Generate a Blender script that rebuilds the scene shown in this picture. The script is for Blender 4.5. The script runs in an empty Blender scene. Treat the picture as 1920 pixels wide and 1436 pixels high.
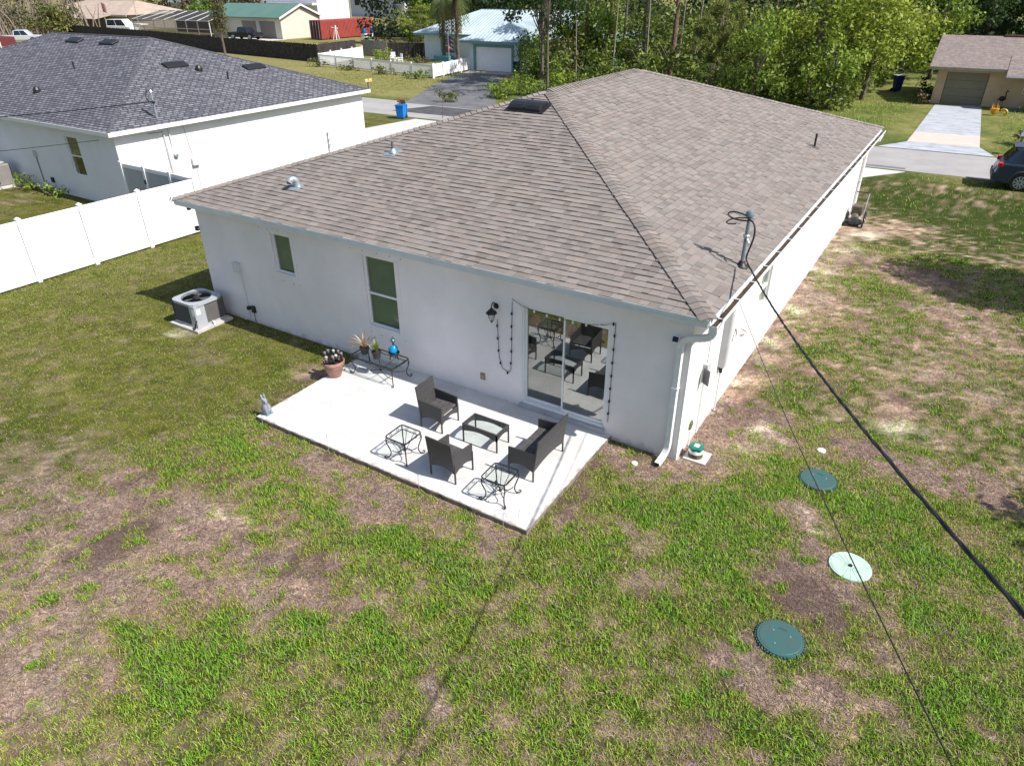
import bpy, math, random
import numpy as np
from mathutils import Vector, Matrix
random.seed(7); rng = np.random.default_rng(7)
S = bpy.context.scene
COL = S.collection
PI = math.pi
# ---------------------------------------------------------------- camera, sky, sun, exposure
CPOS = Vector((2.924, -10.189, 7.549)); YAW, PIT, ROL = .5640, .5247, -.0054
cd = bpy.data.cameras.new('camera'); cam = bpy.data.objects.new('camera', cd); COL.objects.link(cam)
fw = Vector((-math.sin(YAW)*math.cos(PIT), math.cos(YAW)*math.cos(PIT), -math.sin(PIT)))
rt = Vector((math.cos(YAW), math.sin(YAW), 0)); up = rt.cross(fw)
r2 = math.cos(ROL)*rt + math.sin(ROL)*up; u2 = -math.sin(ROL)*rt + math.cos(ROL)*up
m = Matrix((r2, u2, -fw)).transposed().to_4x4(); m.translation = CPOS
cam.matrix_world = m
cd.sensor_width = 36; cd.lens = 36*1294.19/1920; cd.clip_start = .1; cd.clip_end = 3000
S.camera = cam
SUN = Vector((2.56, .12, 2.95)).normalized()
w = bpy.data.worlds.new('World'); S.world = w; w.use_nodes = True
nt = w.node_tree; bg = nt.nodes['Background']
sky = nt.nodes.new('ShaderNodeTexSky'); sky.sky_type = 'NISHITA'; sky.sun_disc = False
sky.sun_elevation = math.asin(SUN.z); sky.sun_rotation = math.atan2(SUN.x, SUN.y); sky.air_density = 1.0; sky.dust_density = 1.5
nt.links.new(sky.outputs[0], bg.inputs[0]); bg.inputs[1].default_value = .10
sd = bpy.data.lights.new('sun', 'SUN'); sd.energy = 4.6; sd.angle = math.radians(.53); sd.color = (1, .955, .89)
so = bpy.data.objects.new('sun', sd); so.rotation_euler = SUN.to_track_quat('Z', 'Y').to_euler(); so.location = (30, 0, 40); COL.objects.link(so)
S.view_settings.view_transform = 'Standard'; S.view_settings.look = 'None'; S.view_settings.gamma = 1
S.view_settings.use_curve_mapping = False; S.view_settings.exposure = .60
S.render.engine = 'CYCLES'; S.cycles.use_denoising = True; S.cycles.max_bounces = 8; S.cycles.transparent_max_bounces = 16

# ---------------------------------------------------------------- materials
def mat(name, col, rough=.7, metal=0, var=.12, sc=3, bump=0, bsc=60, spec=.4, hue=None, det=6, sc2=None, trans=0):
    M = bpy.data.materials.new(name); M.use_nodes = True; t = M.node_tree; n = t.nodes; L = t.links
    p = n['Principled BSDF']; p.inputs['Roughness'].default_value = rough; p.inputs['Metallic'].default_value = metal
    p.inputs['Specular IOR Level'].default_value = spec
    g = n.new('ShaderNodeNewGeometry')
    no = n.new('ShaderNodeTexNoise'); no.inputs['Scale'].default_value = sc; no.inputs['Detail'].default_value = det; no.inputs['Roughness'].default_value = .62
    L.new(g.outputs['Position'], no.inputs['Vector'])
    r = n.new('ShaderNodeMapRange'); r.inputs['From Min'].default_value = .3; r.inputs['From Max'].default_value = .7
    L.new(no.outputs['Fac'], r.inputs['Value'])
    mx = n.new('ShaderNodeMix'); mx.data_type = 'RGBA'
    c2 = hue or tuple(c*(1-var*2) for c in col)
    mx.inputs['A'].default_value = (*c2, 1); mx.inputs['B'].default_value = (*[min(1, c*(1+var*.4)) for c in col], 1)
    L.new(r.outputs[0], mx.inputs['Factor']); L.new(mx.outputs['Result'], p.inputs['Base Color'])
    if bump:
        b = n.new('ShaderNodeTexNoise'); b.inputs['Scale'].default_value = bsc; b.inputs['Detail'].default_value = 4
        L.new(g.outputs['Position'], b.inputs['Vector'])
        bp = n.new('ShaderNodeBump'); bp.inputs['Strength'].default_value = bump; bp.inputs['Distance'].default_value = .02
        L.new(b.outputs['Fac'], bp.inputs['Height']); L.new(bp.outputs['Normal'], p.inputs['Normal'])
    M['p'] = 1
    return M
def vmat(name, rough=.8, var=.25, sc=40, transl=0, spec=.3, bump=0, bsc=200):
    """colour comes from the mesh's Col attribute, times fine noise"""
    M = bpy.data.materials.new(name); M.use_nodes = True; t = M.node_tree; n = t.nodes; L = t.links
    p = n['Principled BSDF']; p.inputs['Roughness'].default_value = rough; p.inputs['Specular IOR Level'].default_value = spec
    a = n.new('ShaderNodeAttribute'); a.attribute_name = 'Col'
    last = a.outputs['Color']
    g = n.new('ShaderNodeNewGeometry')
    if var:
        no = n.new('ShaderNodeTexNoise'); no.inputs['Scale'].default_value = sc; no.inputs['Detail'].default_value = 5; no.inputs['Roughness'].default_value = .7
        L.new(g.outputs['Position'], no.inputs['Vector'])
        r = n.new('ShaderNodeMapRange'); r.inputs['From Min'].default_value = .25; r.inputs['From Max'].default_value = .75; r.inputs['To Min'].default_value = 1-var; r.inputs['To Max'].default_value = 1+var
        L.new(no.outputs['Fac'], r.inputs['Value'])
        mx = n.new('ShaderNodeVectorMath'); mx.operation = 'SCALE'; L.new(last, mx.inputs[0]); L.new(r.outputs[0], mx.inputs['Scale']); last = mx.outputs[0]
    L.new(last, p.inputs['Base Color'])
    if bump:
        b = n.new('ShaderNodeTexNoise'); b.inputs['Scale'].default_value = bsc; L.new(g.outputs['Position'], b.inputs['Vector'])
        bp = n.new('ShaderNodeBump'); bp.inputs['Strength'].default_value = bump; bp.inputs['Distance'].default_value = .01
        L.new(b.outputs['Fac'], bp.inputs['Height']); L.new(bp.outputs['Normal'], p.inputs['Normal'])
    if transl:
        tr = n.new('ShaderNodeBsdfTranslucent'); L.new(last, tr.inputs['Color'])
        ms = n.new('ShaderNodeMixShader'); ms.inputs[0].default_value = transl
        L.new(p.outputs[0], ms.inputs[1]); L.new(tr.outputs[0], ms.inputs[2]); L.new(ms.outputs[0], n['Material Output'].inputs[0])
    return M
def glassmat(name, tint=(.75, .85, .8), refl=.25, rough=.0):
    M = bpy.data.materials.new(name); M.use_nodes = True; t = M.node_tree; n = t.nodes; L = t.links
    n.remove(n['Principled BSDF'])
    tr = n.new('ShaderNodeBsdfTransparent'); tr.inputs[0].default_value = (*tint, 1)
    gl = n.new('ShaderNodeBsdfGlossy'); gl.inputs['Roughness'].default_value = rough; gl.inputs[0].default_value = (.95, 1, .98, 1)
    lw = n.new('ShaderNodeLayerWeight'); lw.inputs[0].default_value = .5; pw = n.new('ShaderNodeMath'); pw.operation = 'POWER'; pw.inputs[1].default_value = 4; L.new(lw.outputs['Facing'], pw.inputs[0])
    r = n.new('ShaderNodeMapRange'); r.inputs['To Min'].default_value = refl; r.inputs['To Max'].default_value = 1
    L.new(pw.outputs[0], r.inputs['Value'])
    ms = n.new('ShaderNodeMixShader'); L.new(r.outputs[0], ms.inputs[0]); L.new(tr.outputs[0], ms.inputs[1]); L.new(gl.outputs[0], ms.inputs[2])
    L.new(ms.outputs[0], n['Material Output'].inputs[0])
    return M
# ---------------------------------------------------------------- mesh builder
class B:
    def __init__(s): s.v = []; s.f = []; s.c = None
    def poly(s, pts):
        k = len(s.v); s.v += [tuple(p) for p in pts]; s.f.append(tuple(range(k, k+len(pts)))); return s
    def bx(s, x0, x1, y0, y1, z0, z1):
        k = len(s.v); s.v += [(x, y, z) for z in (z0, z1) for y in (y0, y1) for x in (x0, x1)]
        s.f += [tuple(k+i for i in q) for q in ((0,2,3,1),(4,5,7,6),(0,1,5,4),(2,6,7,3),(0,4,6,2),(1,3,7,5))]; return s
    def box(s, c, d, rz=0, M=None):
        k = len(s.v); s.bx(-d[0]/2, d[0]/2, -d[1]/2, d[1]/2, -d[2]/2, d[2]/2)
        R = Matrix.Rotation(rz, 3, 'Z') if M is None else M
        for i in range(k, len(s.v)): s.v[i] = tuple(R @ Vector(s.v[i]) + Vector(c))
        return s
    def tube(s, pts, r, n=6, cap=True, sq=None, close=False):
        pts = [Vector(p) for p in pts]; N = len(pts); rs = r if isinstance(r, (list, tuple)) else [r]*N
        k = len(s.v); prev = None
        for i, p in enumerate(pts):
            if close: d = pts[(i+1) % N]-pts[i-1]
            else: d = pts[min(i+1, N-1)]-pts[max(i-1, 0)]
            if d.length < 1e-9: d = Vector((0, 0, 1))
            d.normalize()
            if prev is None:
                a = Vector((0, 0, 1)) if abs(d.z) < .9 else Vector((0, 1, 0)); a = a-d*a.dot(d)
            else: a = prev-d*prev.dot(d)
            if a.length < 1e-6: a = d.orthogonal()
            a.normalize(); prev = a; b = d.cross(a)
            for j in range(n):
                t = 2*PI*(j+.5)/n; ca, cb = math.cos(t), math.sin(t)
                if sq: ca, cb = math.copysign(sq[0], ca), math.copysign(sq[1], cb)
                q = p+a*ca*rs[i]+b*cb*rs[i]; s.v.append(tuple(q))
        for i in range(N if close else N-1):
            for j in range(n):
                a0 = k+i*n+j; a1 = k+i*n+(j+1) % n; i2 = (i+1) % N; b0 = k+i2*n+j; b1 = k+i2*n+(j+1) % n
                s.f.append((a0, a1, b1, b0))
        if cap and not close:
            s.f.append(tuple(k+j for j in reversed(range(n)))); s.f.append(tuple(k+(N-1)*n+j for j in range(n)))
        return s
    def cyl(s, p0, p1, r0, r1=None, n=10): return s.tube([p0, p1], [r0, r0 if r1 is None else r1], n)
    def lathe(s, prof, c, n=16, rz=0):
        k = len(s.v); c = Vector(c)
        for r, z in prof:
            for j in range(n):
                t = 2*PI*j/n+rz; s.v.append((c.x+r*math.cos(t), c.y+r*math.sin(t), c.z+z))
        for i in range(len(prof)-1):
            for j in range(n):
                s.f.append((k+i*n+j, k+i*n+(j+1) % n, k+(i+1)*n+(j+1) % n, k+(i+1)*n+j))
        s.f.append(tuple(k+j for j in reversed(range(n)))); s.f.append(tuple(k+(len(prof)-1)*n+j for j in range(n)))
        return s
    def sph(s, c, r, n=12, m=8):
        if not isinstance(r, (tuple, list)): r = (r, r, r)
        k = len(s.v)
        for i in range(1, m):
            a = PI*i/m
            for j in range(n):
                t = 2*PI*j/n; s.v.append((c[0]+r[0]*math.sin(a)*math.cos(t), c[1]+r[1]*math.sin(a)*math.sin(t), c[2]-r[2]*math.cos(a)))
        for i in range(m-2):
            for j in range(n): s.f.append((k+i*n+j, k+i*n+(j+1) % n, k+(i+1)*n+(j+1) % n, k+(i+1)*n+j))
        s.f.append(tuple(k+j for j in reversed(range(n)))); s.f.append(tuple(k+(m-2)*n+j for j in range(n)))
        return s
    def ext(s, pts, vec):
        """extrude a polygon (3d pts) along vec"""
        n = len(pts); k = len(s.v); V = Vector(vec)
        s.v += [tuple(p) for p in pts]+[tuple(Vector(p)+V) for p in pts]
        s.f.append(tuple(k+i for i in reversed(range(n)))); s.f.append(tuple(k+n+i for i in range(n)))
        for i in range(n): j = (i+1) % n; s.f.append((k+i, k+j, k+n+j, k+n+i))
        return s
    def xf(s, M):
        s.v = [tuple(M @ Vector(p)) for p in s.v]; return s
ROOT = {}
def mesh_of(b, name, smooth=False, off=None):
    me = bpy.data.meshes.new(name); v = b.v
    if off is not None: v = [(p[0]-off[0], p[1]-off[1], p[2]-off[2]) for p in v]
    me.from_pydata(v, [], b.f)
    if b.c is not None:
        a = me.color_attributes.new('Col', 'FLOAT_COLOR', 'POINT'); a.data.foreach_set('color', np.array(b.c, dtype=np.float32).ravel())
    if smooth: me.polygons.foreach_set('use_smooth', [True]*len(me.polygons))
    me.update(); return me
def recalc(me):
    import bmesh
    q = bmesh.new(); q.from_mesh(me); bmesh.ops.recalc_face_normals(q, faces=q.faces); q.to_mesh(me); q.free()
def part(name, b, m, parent, smooth=False, bevel=0, label=None, kind=None):
    off = ROOT.get(parent.name, (0, 0, 0))
    me = mesh_of(b, name, smooth, off); recalc(me)
    o = bpy.data.objects.new(name, me); COL.objects.link(o); o.parent = parent; ROOT[o.name] = off
    me.materials.append(m)
    if bevel: bv = o.modifiers.new('bevel', 'BEVEL'); bv.width = bevel; bv.segments = 2; bv.limit_method = 'ANGLE'
    if smooth: smooth_angle(o)
    if label: o['label'] = label
    if kind: o['kind'] = kind
    return o
def smooth_angle(o):
    try: o.data.set_sharp_from_angle(angle=math.radians(40))
    except Exception: pass
def thing(name, label, cat, loc=(0, 0, 0), group=None):
    o = bpy.data.objects.new(name, None); COL.objects.link(o); o.location = loc; o.empty_display_size = .2
    ROOT[o.name] = tuple(loc); o['label'] = label; o['category'] = cat
    if group: o['group'] = group
    return o
def solo(name, b, m, label, cat, group=None, smooth=False, bevel=0, loc=None):
    if loc is None:
        a = np.array(b.v); loc = (float((a[:, 0].min()+a[:, 0].max())/2), float((a[:, 1].min()+a[:, 1].max())/2), float(a[:, 2].min()))
    me = mesh_of(b, name, smooth, loc); recalc(me); o = bpy.data.objects.new(name, me); COL.objects.link(o); o.location = loc
    ROOT[o.name] = tuple(loc)
    me.materials.append(m); o['label'] = label; o['category'] = cat
    if group: o['group'] = group
    if bevel: bv = o.modifiers.new('bevel', 'BEVEL'); bv.width = bevel; bv.segments = 2; bv.limit_method = 'ANGLE'
    if smooth: smooth_angle(o)
    return o
def struct(name, b, m, kind='structure', label=None):
    me = mesh_of(b, name); o = bpy.data.objects.new(name, me); COL.objects.link(o); me.materials.append(m); o['kind'] = kind
    recalc(me); ROOT[o.name] = (0, 0, 0)
    if label: o['label'] = label
    return o
def copy_tree(o, parent=None):
    c = o.copy(); COL.objects.link(c); c.parent = parent; ROOT[c.name] = ROOT.get(o.name, (0, 0, 0))
    for ch in list(o.children): copy_tree(ch, c)
    return c
def arc(c, r, a0, a1, n, ax='xz'):
    out = []
    for i in range(n+1):
        t = a0+(a1-a0)*i/n; a, b = r*math.cos(t), r*math.sin(t)
        out.append((c[0]+a, c[1], c[2]+b) if ax == 'xz' else (c[0], c[1]+a, c[2]+b) if ax == 'yz' else (c[0]+a, c[1]+b, c[2]))
    return out
# numpy value noise
def vnoise(x, y, seed=0):
    xi = np.floor(x).astype(np.int64); yi = np.floor(y).astype(np.int64); fx = x-xi; fy = y-yi
    def h(a, b):
        n = (a*374761393+b*668265263+seed*974711) & 0x7fffffff; n = ((n ^ (n >> 13))*1274126177) & 0x7fffffff
        return ((n ^ (n >> 16)) & 0xffff)/65535.
    u = fx*fx*(3-2*fx); v = fy*fy*(3-2*fy)
    return (h(xi, yi)*(1-u)+h(xi+1, yi)*u)*(1-v)+(h(xi, yi+1)*(1-u)+h(xi+1, yi+1)*u)*v
def fbm(x, y, sc, seed=0, oc=4):
    s = np.zeros_like(x); a = .5; t = 0
    for i in range(oc): s += a*vnoise(x*sc+17*i, y*sc-9*i, seed+i); t += a; a *= .55; sc *= 2.03
    return s/t
def raw_mesh(name, V, F, mat_, col=None):
    """V (n,3) float, F (m,k) int all same k; per-vertex colours"""
    me = bpy.data.meshes.new(name); n, k = F.shape
    me.vertices.add(len(V)); me.vertices.foreach_set('co', V.astype(np.float32).ravel())
    me.loops.add(n*k); me.loops.foreach_set('vertex_index', F.astype(np.int32).ravel())
    me.polygons.add(n); me.polygons.foreach_set('loop_start', np.arange(0, n*k, k, dtype=np.int32)); me.polygons.foreach_set('loop_total', np.full(n, k, dtype=np.int32))
    me.update(calc_edges=True)
    if col is not None:
        a = me.color_attributes.new('Col', 'FLOAT_COLOR', 'POINT'); c4 = np.ones((len(V), 4), np.float32); c4[:, :3] = col; a.data.foreach_set('color', c4.ravel())
    me.materials.append(mat_); return me
# ================================================================ GROUND
DEAD=[(-8.1,-6.7,1.6,0.5),(-7.5,-5.8,1.2,0.3),(-7.8,-7.4,1,0.5),(-6.5,-6.9,1.4,0.6),(-6.3,-5.9,1.2,0.4),(-5.4,-5.6,0.9,0.4),(-4.4,-5.7,0.9,0.35),(-3.3,-5.7,0.6,0.25),(-3.2,-5.3,0.4,0.25),(-2.5,-5.5,0.3,0.25),(-6.4,-7.8,0.9,0.4),(-5.6,-7.2,0.8,0.35),(-5.2,-6.5,0.8,0.3),(-5.2,-8.7,0.5,0.5),(-6.3,-8.4,0.5,0.35),(-4.9,-8.1,0.5,0.2),(-4.1,-6.2,0.5,0.2),(-6.5,-3.3,0.4,0.25),(-5.3,-3.6,0.6,0.35),(-4.2,-3.8,0.6,0.25),(-3.3,-3.7,0.5,0.25),(-2.2,-3.6,0.5,0.2),(-1.7,-3.3,0.4,0.2),(-7.5,-2.4,0.3,0.4),(-8.0,-1.1,0.4,0.4),(-1.0,-2.3,0.25,0.3),(-1.0,-0.3,0.5,0.25),(-0.5,-0.6,0.5,0.25),(0.3,-0.1,0.5,0.35),(0.2,1.4,0.35,0.5),(0.3,2.4,0.4,0.6),(1.0,1.9,0.6,0.4),(1.4,1.5,0.5,0.3),(2.2,-0.3,0.5,0.3),(2.6,-1.7,0.5,0.5),(2.9,-1.9,0.45,0.4),(2.1,-3.5,0.35,0.35),(2.5,-3.7,0.4,0.25),(3.3,-3.5,0.4,0.25),(2.9,-4.0,0.3,0.2),(3.1,2.0,0.5,0.4),(3.6,1.9,0.7,0.4),(4.3,2.0,0.7,0.4),(4.8,2.0,0.6,0.3),(3.3,4.3,0.5,0.4),(3.8,6.2,0.7,0.5),(4.7,8.6,0.9,0.6),(3.0,7.6,0.5,0.4),(1.7,8.2,0.6,0.5),(0.7,9.2,0.5,0.6),(1.6,12.7,0.6,0.8),(2.8,12.4,1,0.8),(4.0,10.0,1,0.6),(4.9,5.3,0.5,0.4),(0.9,4.7,0.3,0.4),(0.4,6.6,0.4,0.5),(2.0,17.3,0.9,0.9),(1.1,16.7,0.6,0.8),(2.5,24.4,0.6,0.35),(3.8,22.3,0.5,0.35),(-0.9,-6.1,0.2,0.15)]
SAND=[(1.2,1.6,0.4,0.25),(2.2,-0.3,0.3,0.12),(2.6,-0.4,0.25,0.1),(0.7,13.8,0.4,0.5),(0.5,11.4,0.3,0.4),(0.8,15.8,0.5,0.3),(1.0,0.9,0.3,0.15),(-0.9,-6.1,0.12,0.1),(3.4,3.4,0.4,0.2),(-12.5,-1.5,0.3,0.15),(-5.8,-5.2,0.4,0.1),(0.4,8.2,0.3,0.3),(0.2,5.8,0.25,0.3)]
LUSH=[(0.4,-1.4,1.2,0.5),(1.4,-1.1,0.7,0.6),(1.4,-2.2,0.7,0.3),(1.8,-0.1,0.5,0.3),(3.1,0.3,0.6,0.4),(4.3,-0.4,0.7,0.5),(4.2,-1.6,0.6,0.4),(-2.3,-3.4,0.3,0.15),(-3.2,-4.4,0.6,0.35),(-4.2,-4.3,0.4,0.2),(-3.4,-7.1,0.6,0.3),(-2.9,-6.4,0.6,0.25),(-1.9,-4.3,0.5,0.25),(1.1,3.4,0.6,0.5),(1.2,5.8,0.5,0.6),(1.4,11.0,0.5,0.3),(1.4,15.5,0.9,0.35),(4.5,-2.8,0.5,0.3),(3.1,-2.2,0.3,0.2),(1.0,-3.3,0.7,0.2),(-0.5,-2.6,0.4,0.2),(-2.0,-5.9,0.5,0.2),(-4.0,-7.7,0.7,0.2)]
LIDS = [(2.32, .75, .33), (3.15, -1.16, .34), (2.59, -3.06, .32), (2.19, 1.71, .09), (-.6, -.48, .07)]
PATIO = (-7.6, -1.29, -3.12, 0.0)
def blobs(L, x, y, k=1.0):
    s = np.zeros_like(x)
    for cx, cy, a, b in L:
        m = (np.abs(x-cx) < 3.2*a) & (np.abs(y-cy) < 3.2*b)
        if m.any(): s[m] = np.maximum(s[m], np.exp(-(((x[m]-cx)/a)**2+((y[m]-cy)/b)**2)*k))
    return s
SOLID = [(2.6, -1.6, .5, .45), (2.95, -2.05, .45, .45), (2.2, -.35, .45, .25), (2.1, -3.5, .33, .38), (2.45, -3.9, .3, .2), (3.35, -3.5, .3, .2), (-1, -.3, .6, .2), (-.4, -.55, .5, .2), (.25, .2, .5, .5), (.2, 1.4, .3, .6), (3.6, 2, .8, .33), (4.5, 1.9, .7, .3), (-5.3, -3.5, .5, .2), (-4.2, -3.65, .5, .14), (1, 1.9, .6, .35), (-7.4, -6.3, .9, .25), (-5.6, -5.6, .8, .2), (-6.2, -7.2, .7, .25), (-5.3, -8.8, .4, .3), (-7.9, -1.2, .35, .3), (1.1, 13, .5, .7), (2.9, 12.2, .8, .6), (1.2, 8.8, .5, .4), (3.8, 9.4, .6, .35), (3.3, 4.4, .4, .25)]
def lawn_state(x, y):
    """(live, sand): how green the turf is and how much bare pale sand shows, by ground position"""
    wx = x+(fbm(x, y, 1.9, 3)-.5)*1.1; wy = y+(fbm(x, y, 1.9, 9)-.5)*1.1
    n1 = fbm(x, y, .55, 21); n2 = fbm(x, y, 2.0, 33); n3 = fbm(x, y, 5.0, 45, 3); n4 = fbm(x, y, 15.0, 57, 2)
    ctr = np.clip((x+3.5)/2, 0, 1)*np.clip((-3.2-y)/.8, 0, 1)*np.clip((2.2-x)/.8, 0, 1)
    rgt = np.clip((x-.3)/1., 0, 1)*np.clip((y-1.5)/1.5, 0, 1)*np.clip((19-y)/3, 0, 1)
    live = .66-.06*rgt+(n1-.5)*(.45-.25*ctr-.15*rgt)+(n2-.5)*(.75-.35*ctr-.25*rgt)+(n4-.5)*.5*rgt+(n3-.5)*.8+(n4-.5)*.6
    left = np.clip((-6.8-x)/2.5, 0, 1)*np.clip((y+6.3)/1.5, 0, 1)     # evenly mown part beside the fence
    live = live*(1-left*.8)+left*.8*(.72+(n1-.5)*.25+(n3-.5)*.35)
    live -= .60*blobs(DEAD, wx, wy, .9)+.55*blobs(SOLID, wx*.6+x*.4, wy*.6+y*.4, .8); live += .38*blobs(LUSH, wx, wy)
    edge = np.exp(-np.clip(x, 0, 9)/.45)*(x > 0)*(y > 0)*(y < 19)       # strip under the gutter stays bare
    live -= .8*edge*(.6+n2)
    live += np.clip(n3-.53, 0, 1)*3.8*(live < .38)                        # tufts in the bare patches
    sand = blobs(SAND, wx, wy)*(.3+1.1*n3)+.5*edge*(n2 > .55)
    live = np.where((x > .5) & (y > 17), live+.15, live)
    return np.clip(live, 0, 1), np.clip(sand, 0, 1)
C_LUSH = np.array((.085, .15, .02)); C_OLIVE = np.array((.165, .165, .052)); C_STRAW = np.array((.45, .345, .28))
C_DEAD = np.array((.255, .165, .138)); C_SAND = np.array((.56, .49, .44)); C_DARK = np.array((.12, .082, .072))
def ramp3(t, a, b, c):
    t = t[:, None]; return np.where(t < .5, a+(b-a)*(t*2), b+(c-b)*(t*2-1))
def ground_colour(x, y):
    live, sand = lawn_state(x, y); n = fbm(x, y, 3.1, 77); q = fbm(x, y, .9, 91)
    dead = C_DEAD+(C_STRAW-C_DEAD)*np.clip((n-.3)*2, 0, 1)[:, None]
    sp = fbm(x, y, 7.0, 101, 2); dead = dead*(.45+1.05*sp)[:, None]; gy_ = fbm(x, y, 1.4, 121, 3)[:, None]; dead = dead*(1-np.clip((gy_-.5)*2.5, 0, .5)*np.array((.22, .06, -.06))); dead = dead+(C_DARK-dead)*(np.clip((.40-q)*7, 0, .7))[:, None]
    live_shade_c = C_OLIVE*.42+(C_LUSH*.28-C_OLIVE*.42)*np.clip(live*1.2-.3, 0, 1)[:, None]  # turf ground darkened: shade in the gaps between blades put into the colour
    lf_ = (np.clip((-6.8-x)/2.5, 0, 1)*np.clip((y+6.3)/1.5, 0, 1))[:, None]; g4 = fbm(x, y, 6.0, 111, 2)[:, None]; live_shade_c = live_shade_c*(1-lf_)+lf_*(np.array((.082, .085, .018))*(.55+.9*g4))
    c = dead+(live_shade_c-dead)*np.clip(live*1.9-.35, 0, 1)[:, None]
    return c+(C_SAND-c)*sand[:, None]
def axis(*segs):
    out = []
    for a, b, st in segs: out += list(np.arange(a, b-1e-6, st))
    return np.array(out+[segs[-1][1]])
gx = axis((-620, -60, 28), (-60, -20, .8), (-20, 8, .14), (8, 60, 4), (60, 500, 40))
gy = axis((-80, -10, 7), (-10, 20, .14), (20, 64, .5), (64, 100, 4), (100, 900, 50))
GX, GY = np.meshgrid(gx, gy); X = GX.ravel(); Y = GY.ravel()
col = ground_colour(X, Y)
far = np.clip((Y-24)/3, 0, 1)[:, None]
nf = fbm(X, Y, .35, 5)[:, None]; nf = np.clip((nf-.3)*2.5, 0, 1); nf2 = fbm(X, Y, 1.3, 15)[:, None]; fcol = (np.array((.075, .105, .026))*(1-nf)+np.array((.165, .16, .06))*nf)*(.6+.8*nf2)
lf = (np.clip((-30-X)/4, 0, 1)*np.clip((Y-32)/2, 0, 1))[:, None]
fcol = fcol*(1-.55*lf)+.55*lf*np.array((.26, .22, .105))
col = col*(1-far)+fcol*far
nx, ny = len(gx), len(gy); ii = np.arange(nx-1); jj = np.arange(ny-1); I, J = np.meshgrid(ii, jj); b0 = (J*nx+I).ravel()
F = np.stack([b0, b0+1, b0+nx+1, b0+nx], 1)
M_ground = vmat('lawn_soil', rough=.95, var=.5, sc=18, spec=.1, bump=.6, bsc=45)
def roughen(M):   # a second, coarser mottling so that distant ground is not one tone
    t = M.node_tree; n = t.nodes; L = t.links; p = n['Principled BSDF']; src = p.inputs['Base Color'].links[0].from_socket
    no = n.new('ShaderNodeTexNoise'); no.inputs['Scale'].default_value = 2.3; no.inputs['Detail'].default_value = 9; no.inputs['Roughness'].default_value = .75; g = n.new('ShaderNodeNewGeometry'); L.new(g.outputs['Position'], no.inputs['Vector'])
    r = n.new('ShaderNodeValToRGB'); e = r.color_ramp.elements; e[0].position = .36; e[0].color = (.62, .72, .55, 1); e[1].position = .64; e[1].color = (1.35, 1.25, 1.2, 1); L.new(no.outputs['Fac'], r.inputs[0])
    m_ = n.new('ShaderNodeMix'); m_.data_type = 'RGBA'; m_.blend_type = 'MULTIPLY'; m_.inputs['Factor'].default_value = 1; L.new(src, m_.inputs['A']); L.new(r.outputs[0], m_.inputs['B']); L.new(m_.outputs['Result'], p.inputs['Base Color'])
roughen(M_ground)
me = raw_mesh('ground', np.stack([X, Y, np.zeros_like(X)], 1), F, M_ground, col)
gr = bpy.data.objects.new('ground', me); COL.objects.link(gr); gr['kind'] = 'structure'; gr['label'] = 'patchy back lawn of green turf, straw and bare soil'

# grass blades and straw, sown by the same turf state
def sow(n, dmin, dmax, seed):
    r = np.random.default_rng(seed)
    # sector in front of the drone, a margin wider than the picture
    d = np.sqrt(r.uniform(dmin**2, dmax**2, n)); a = r.uniform(-.95, .95, n)+YAW
    x = CPOS.x-np.sin(a)*d; y = CPOS.y+np.cos(a)*d
    ok = ~((x > -12.84) & (x < .02) & (y > -.02) & (y < 18.6)) & ~((x > PATIO[0]) & (x < PATIO[1]) & (y > PATIO[2]-.02) & (y < 0))
    ok &= (x > -62) & (x < 9) & ((y < 26.3) | ((y > 32.2) & (y < 52) & ~((x > -.9) & (x < 4.5)) & ((x < -37) | (x > -8)))) & ~((x < -12) & (y > 4.2) & (y < 26.3)) & ~((x > -13.25) & (x < -11.9) & (y > -1.35) & (y < -.2))
    ok &= ~((x > -8.1) & (x < 1.05) & (y > 24.3) & (y < 26.6)) & ~((x > -6.7) & (x < -.4) & (y > 18) & (y < 26))
    for cx, cy, rr in LIDS: ok &= ((x-cx)**2+(y-cy)**2) > (rr*.93)**2
    return x[ok], y[ok], d[ok], r
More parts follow.
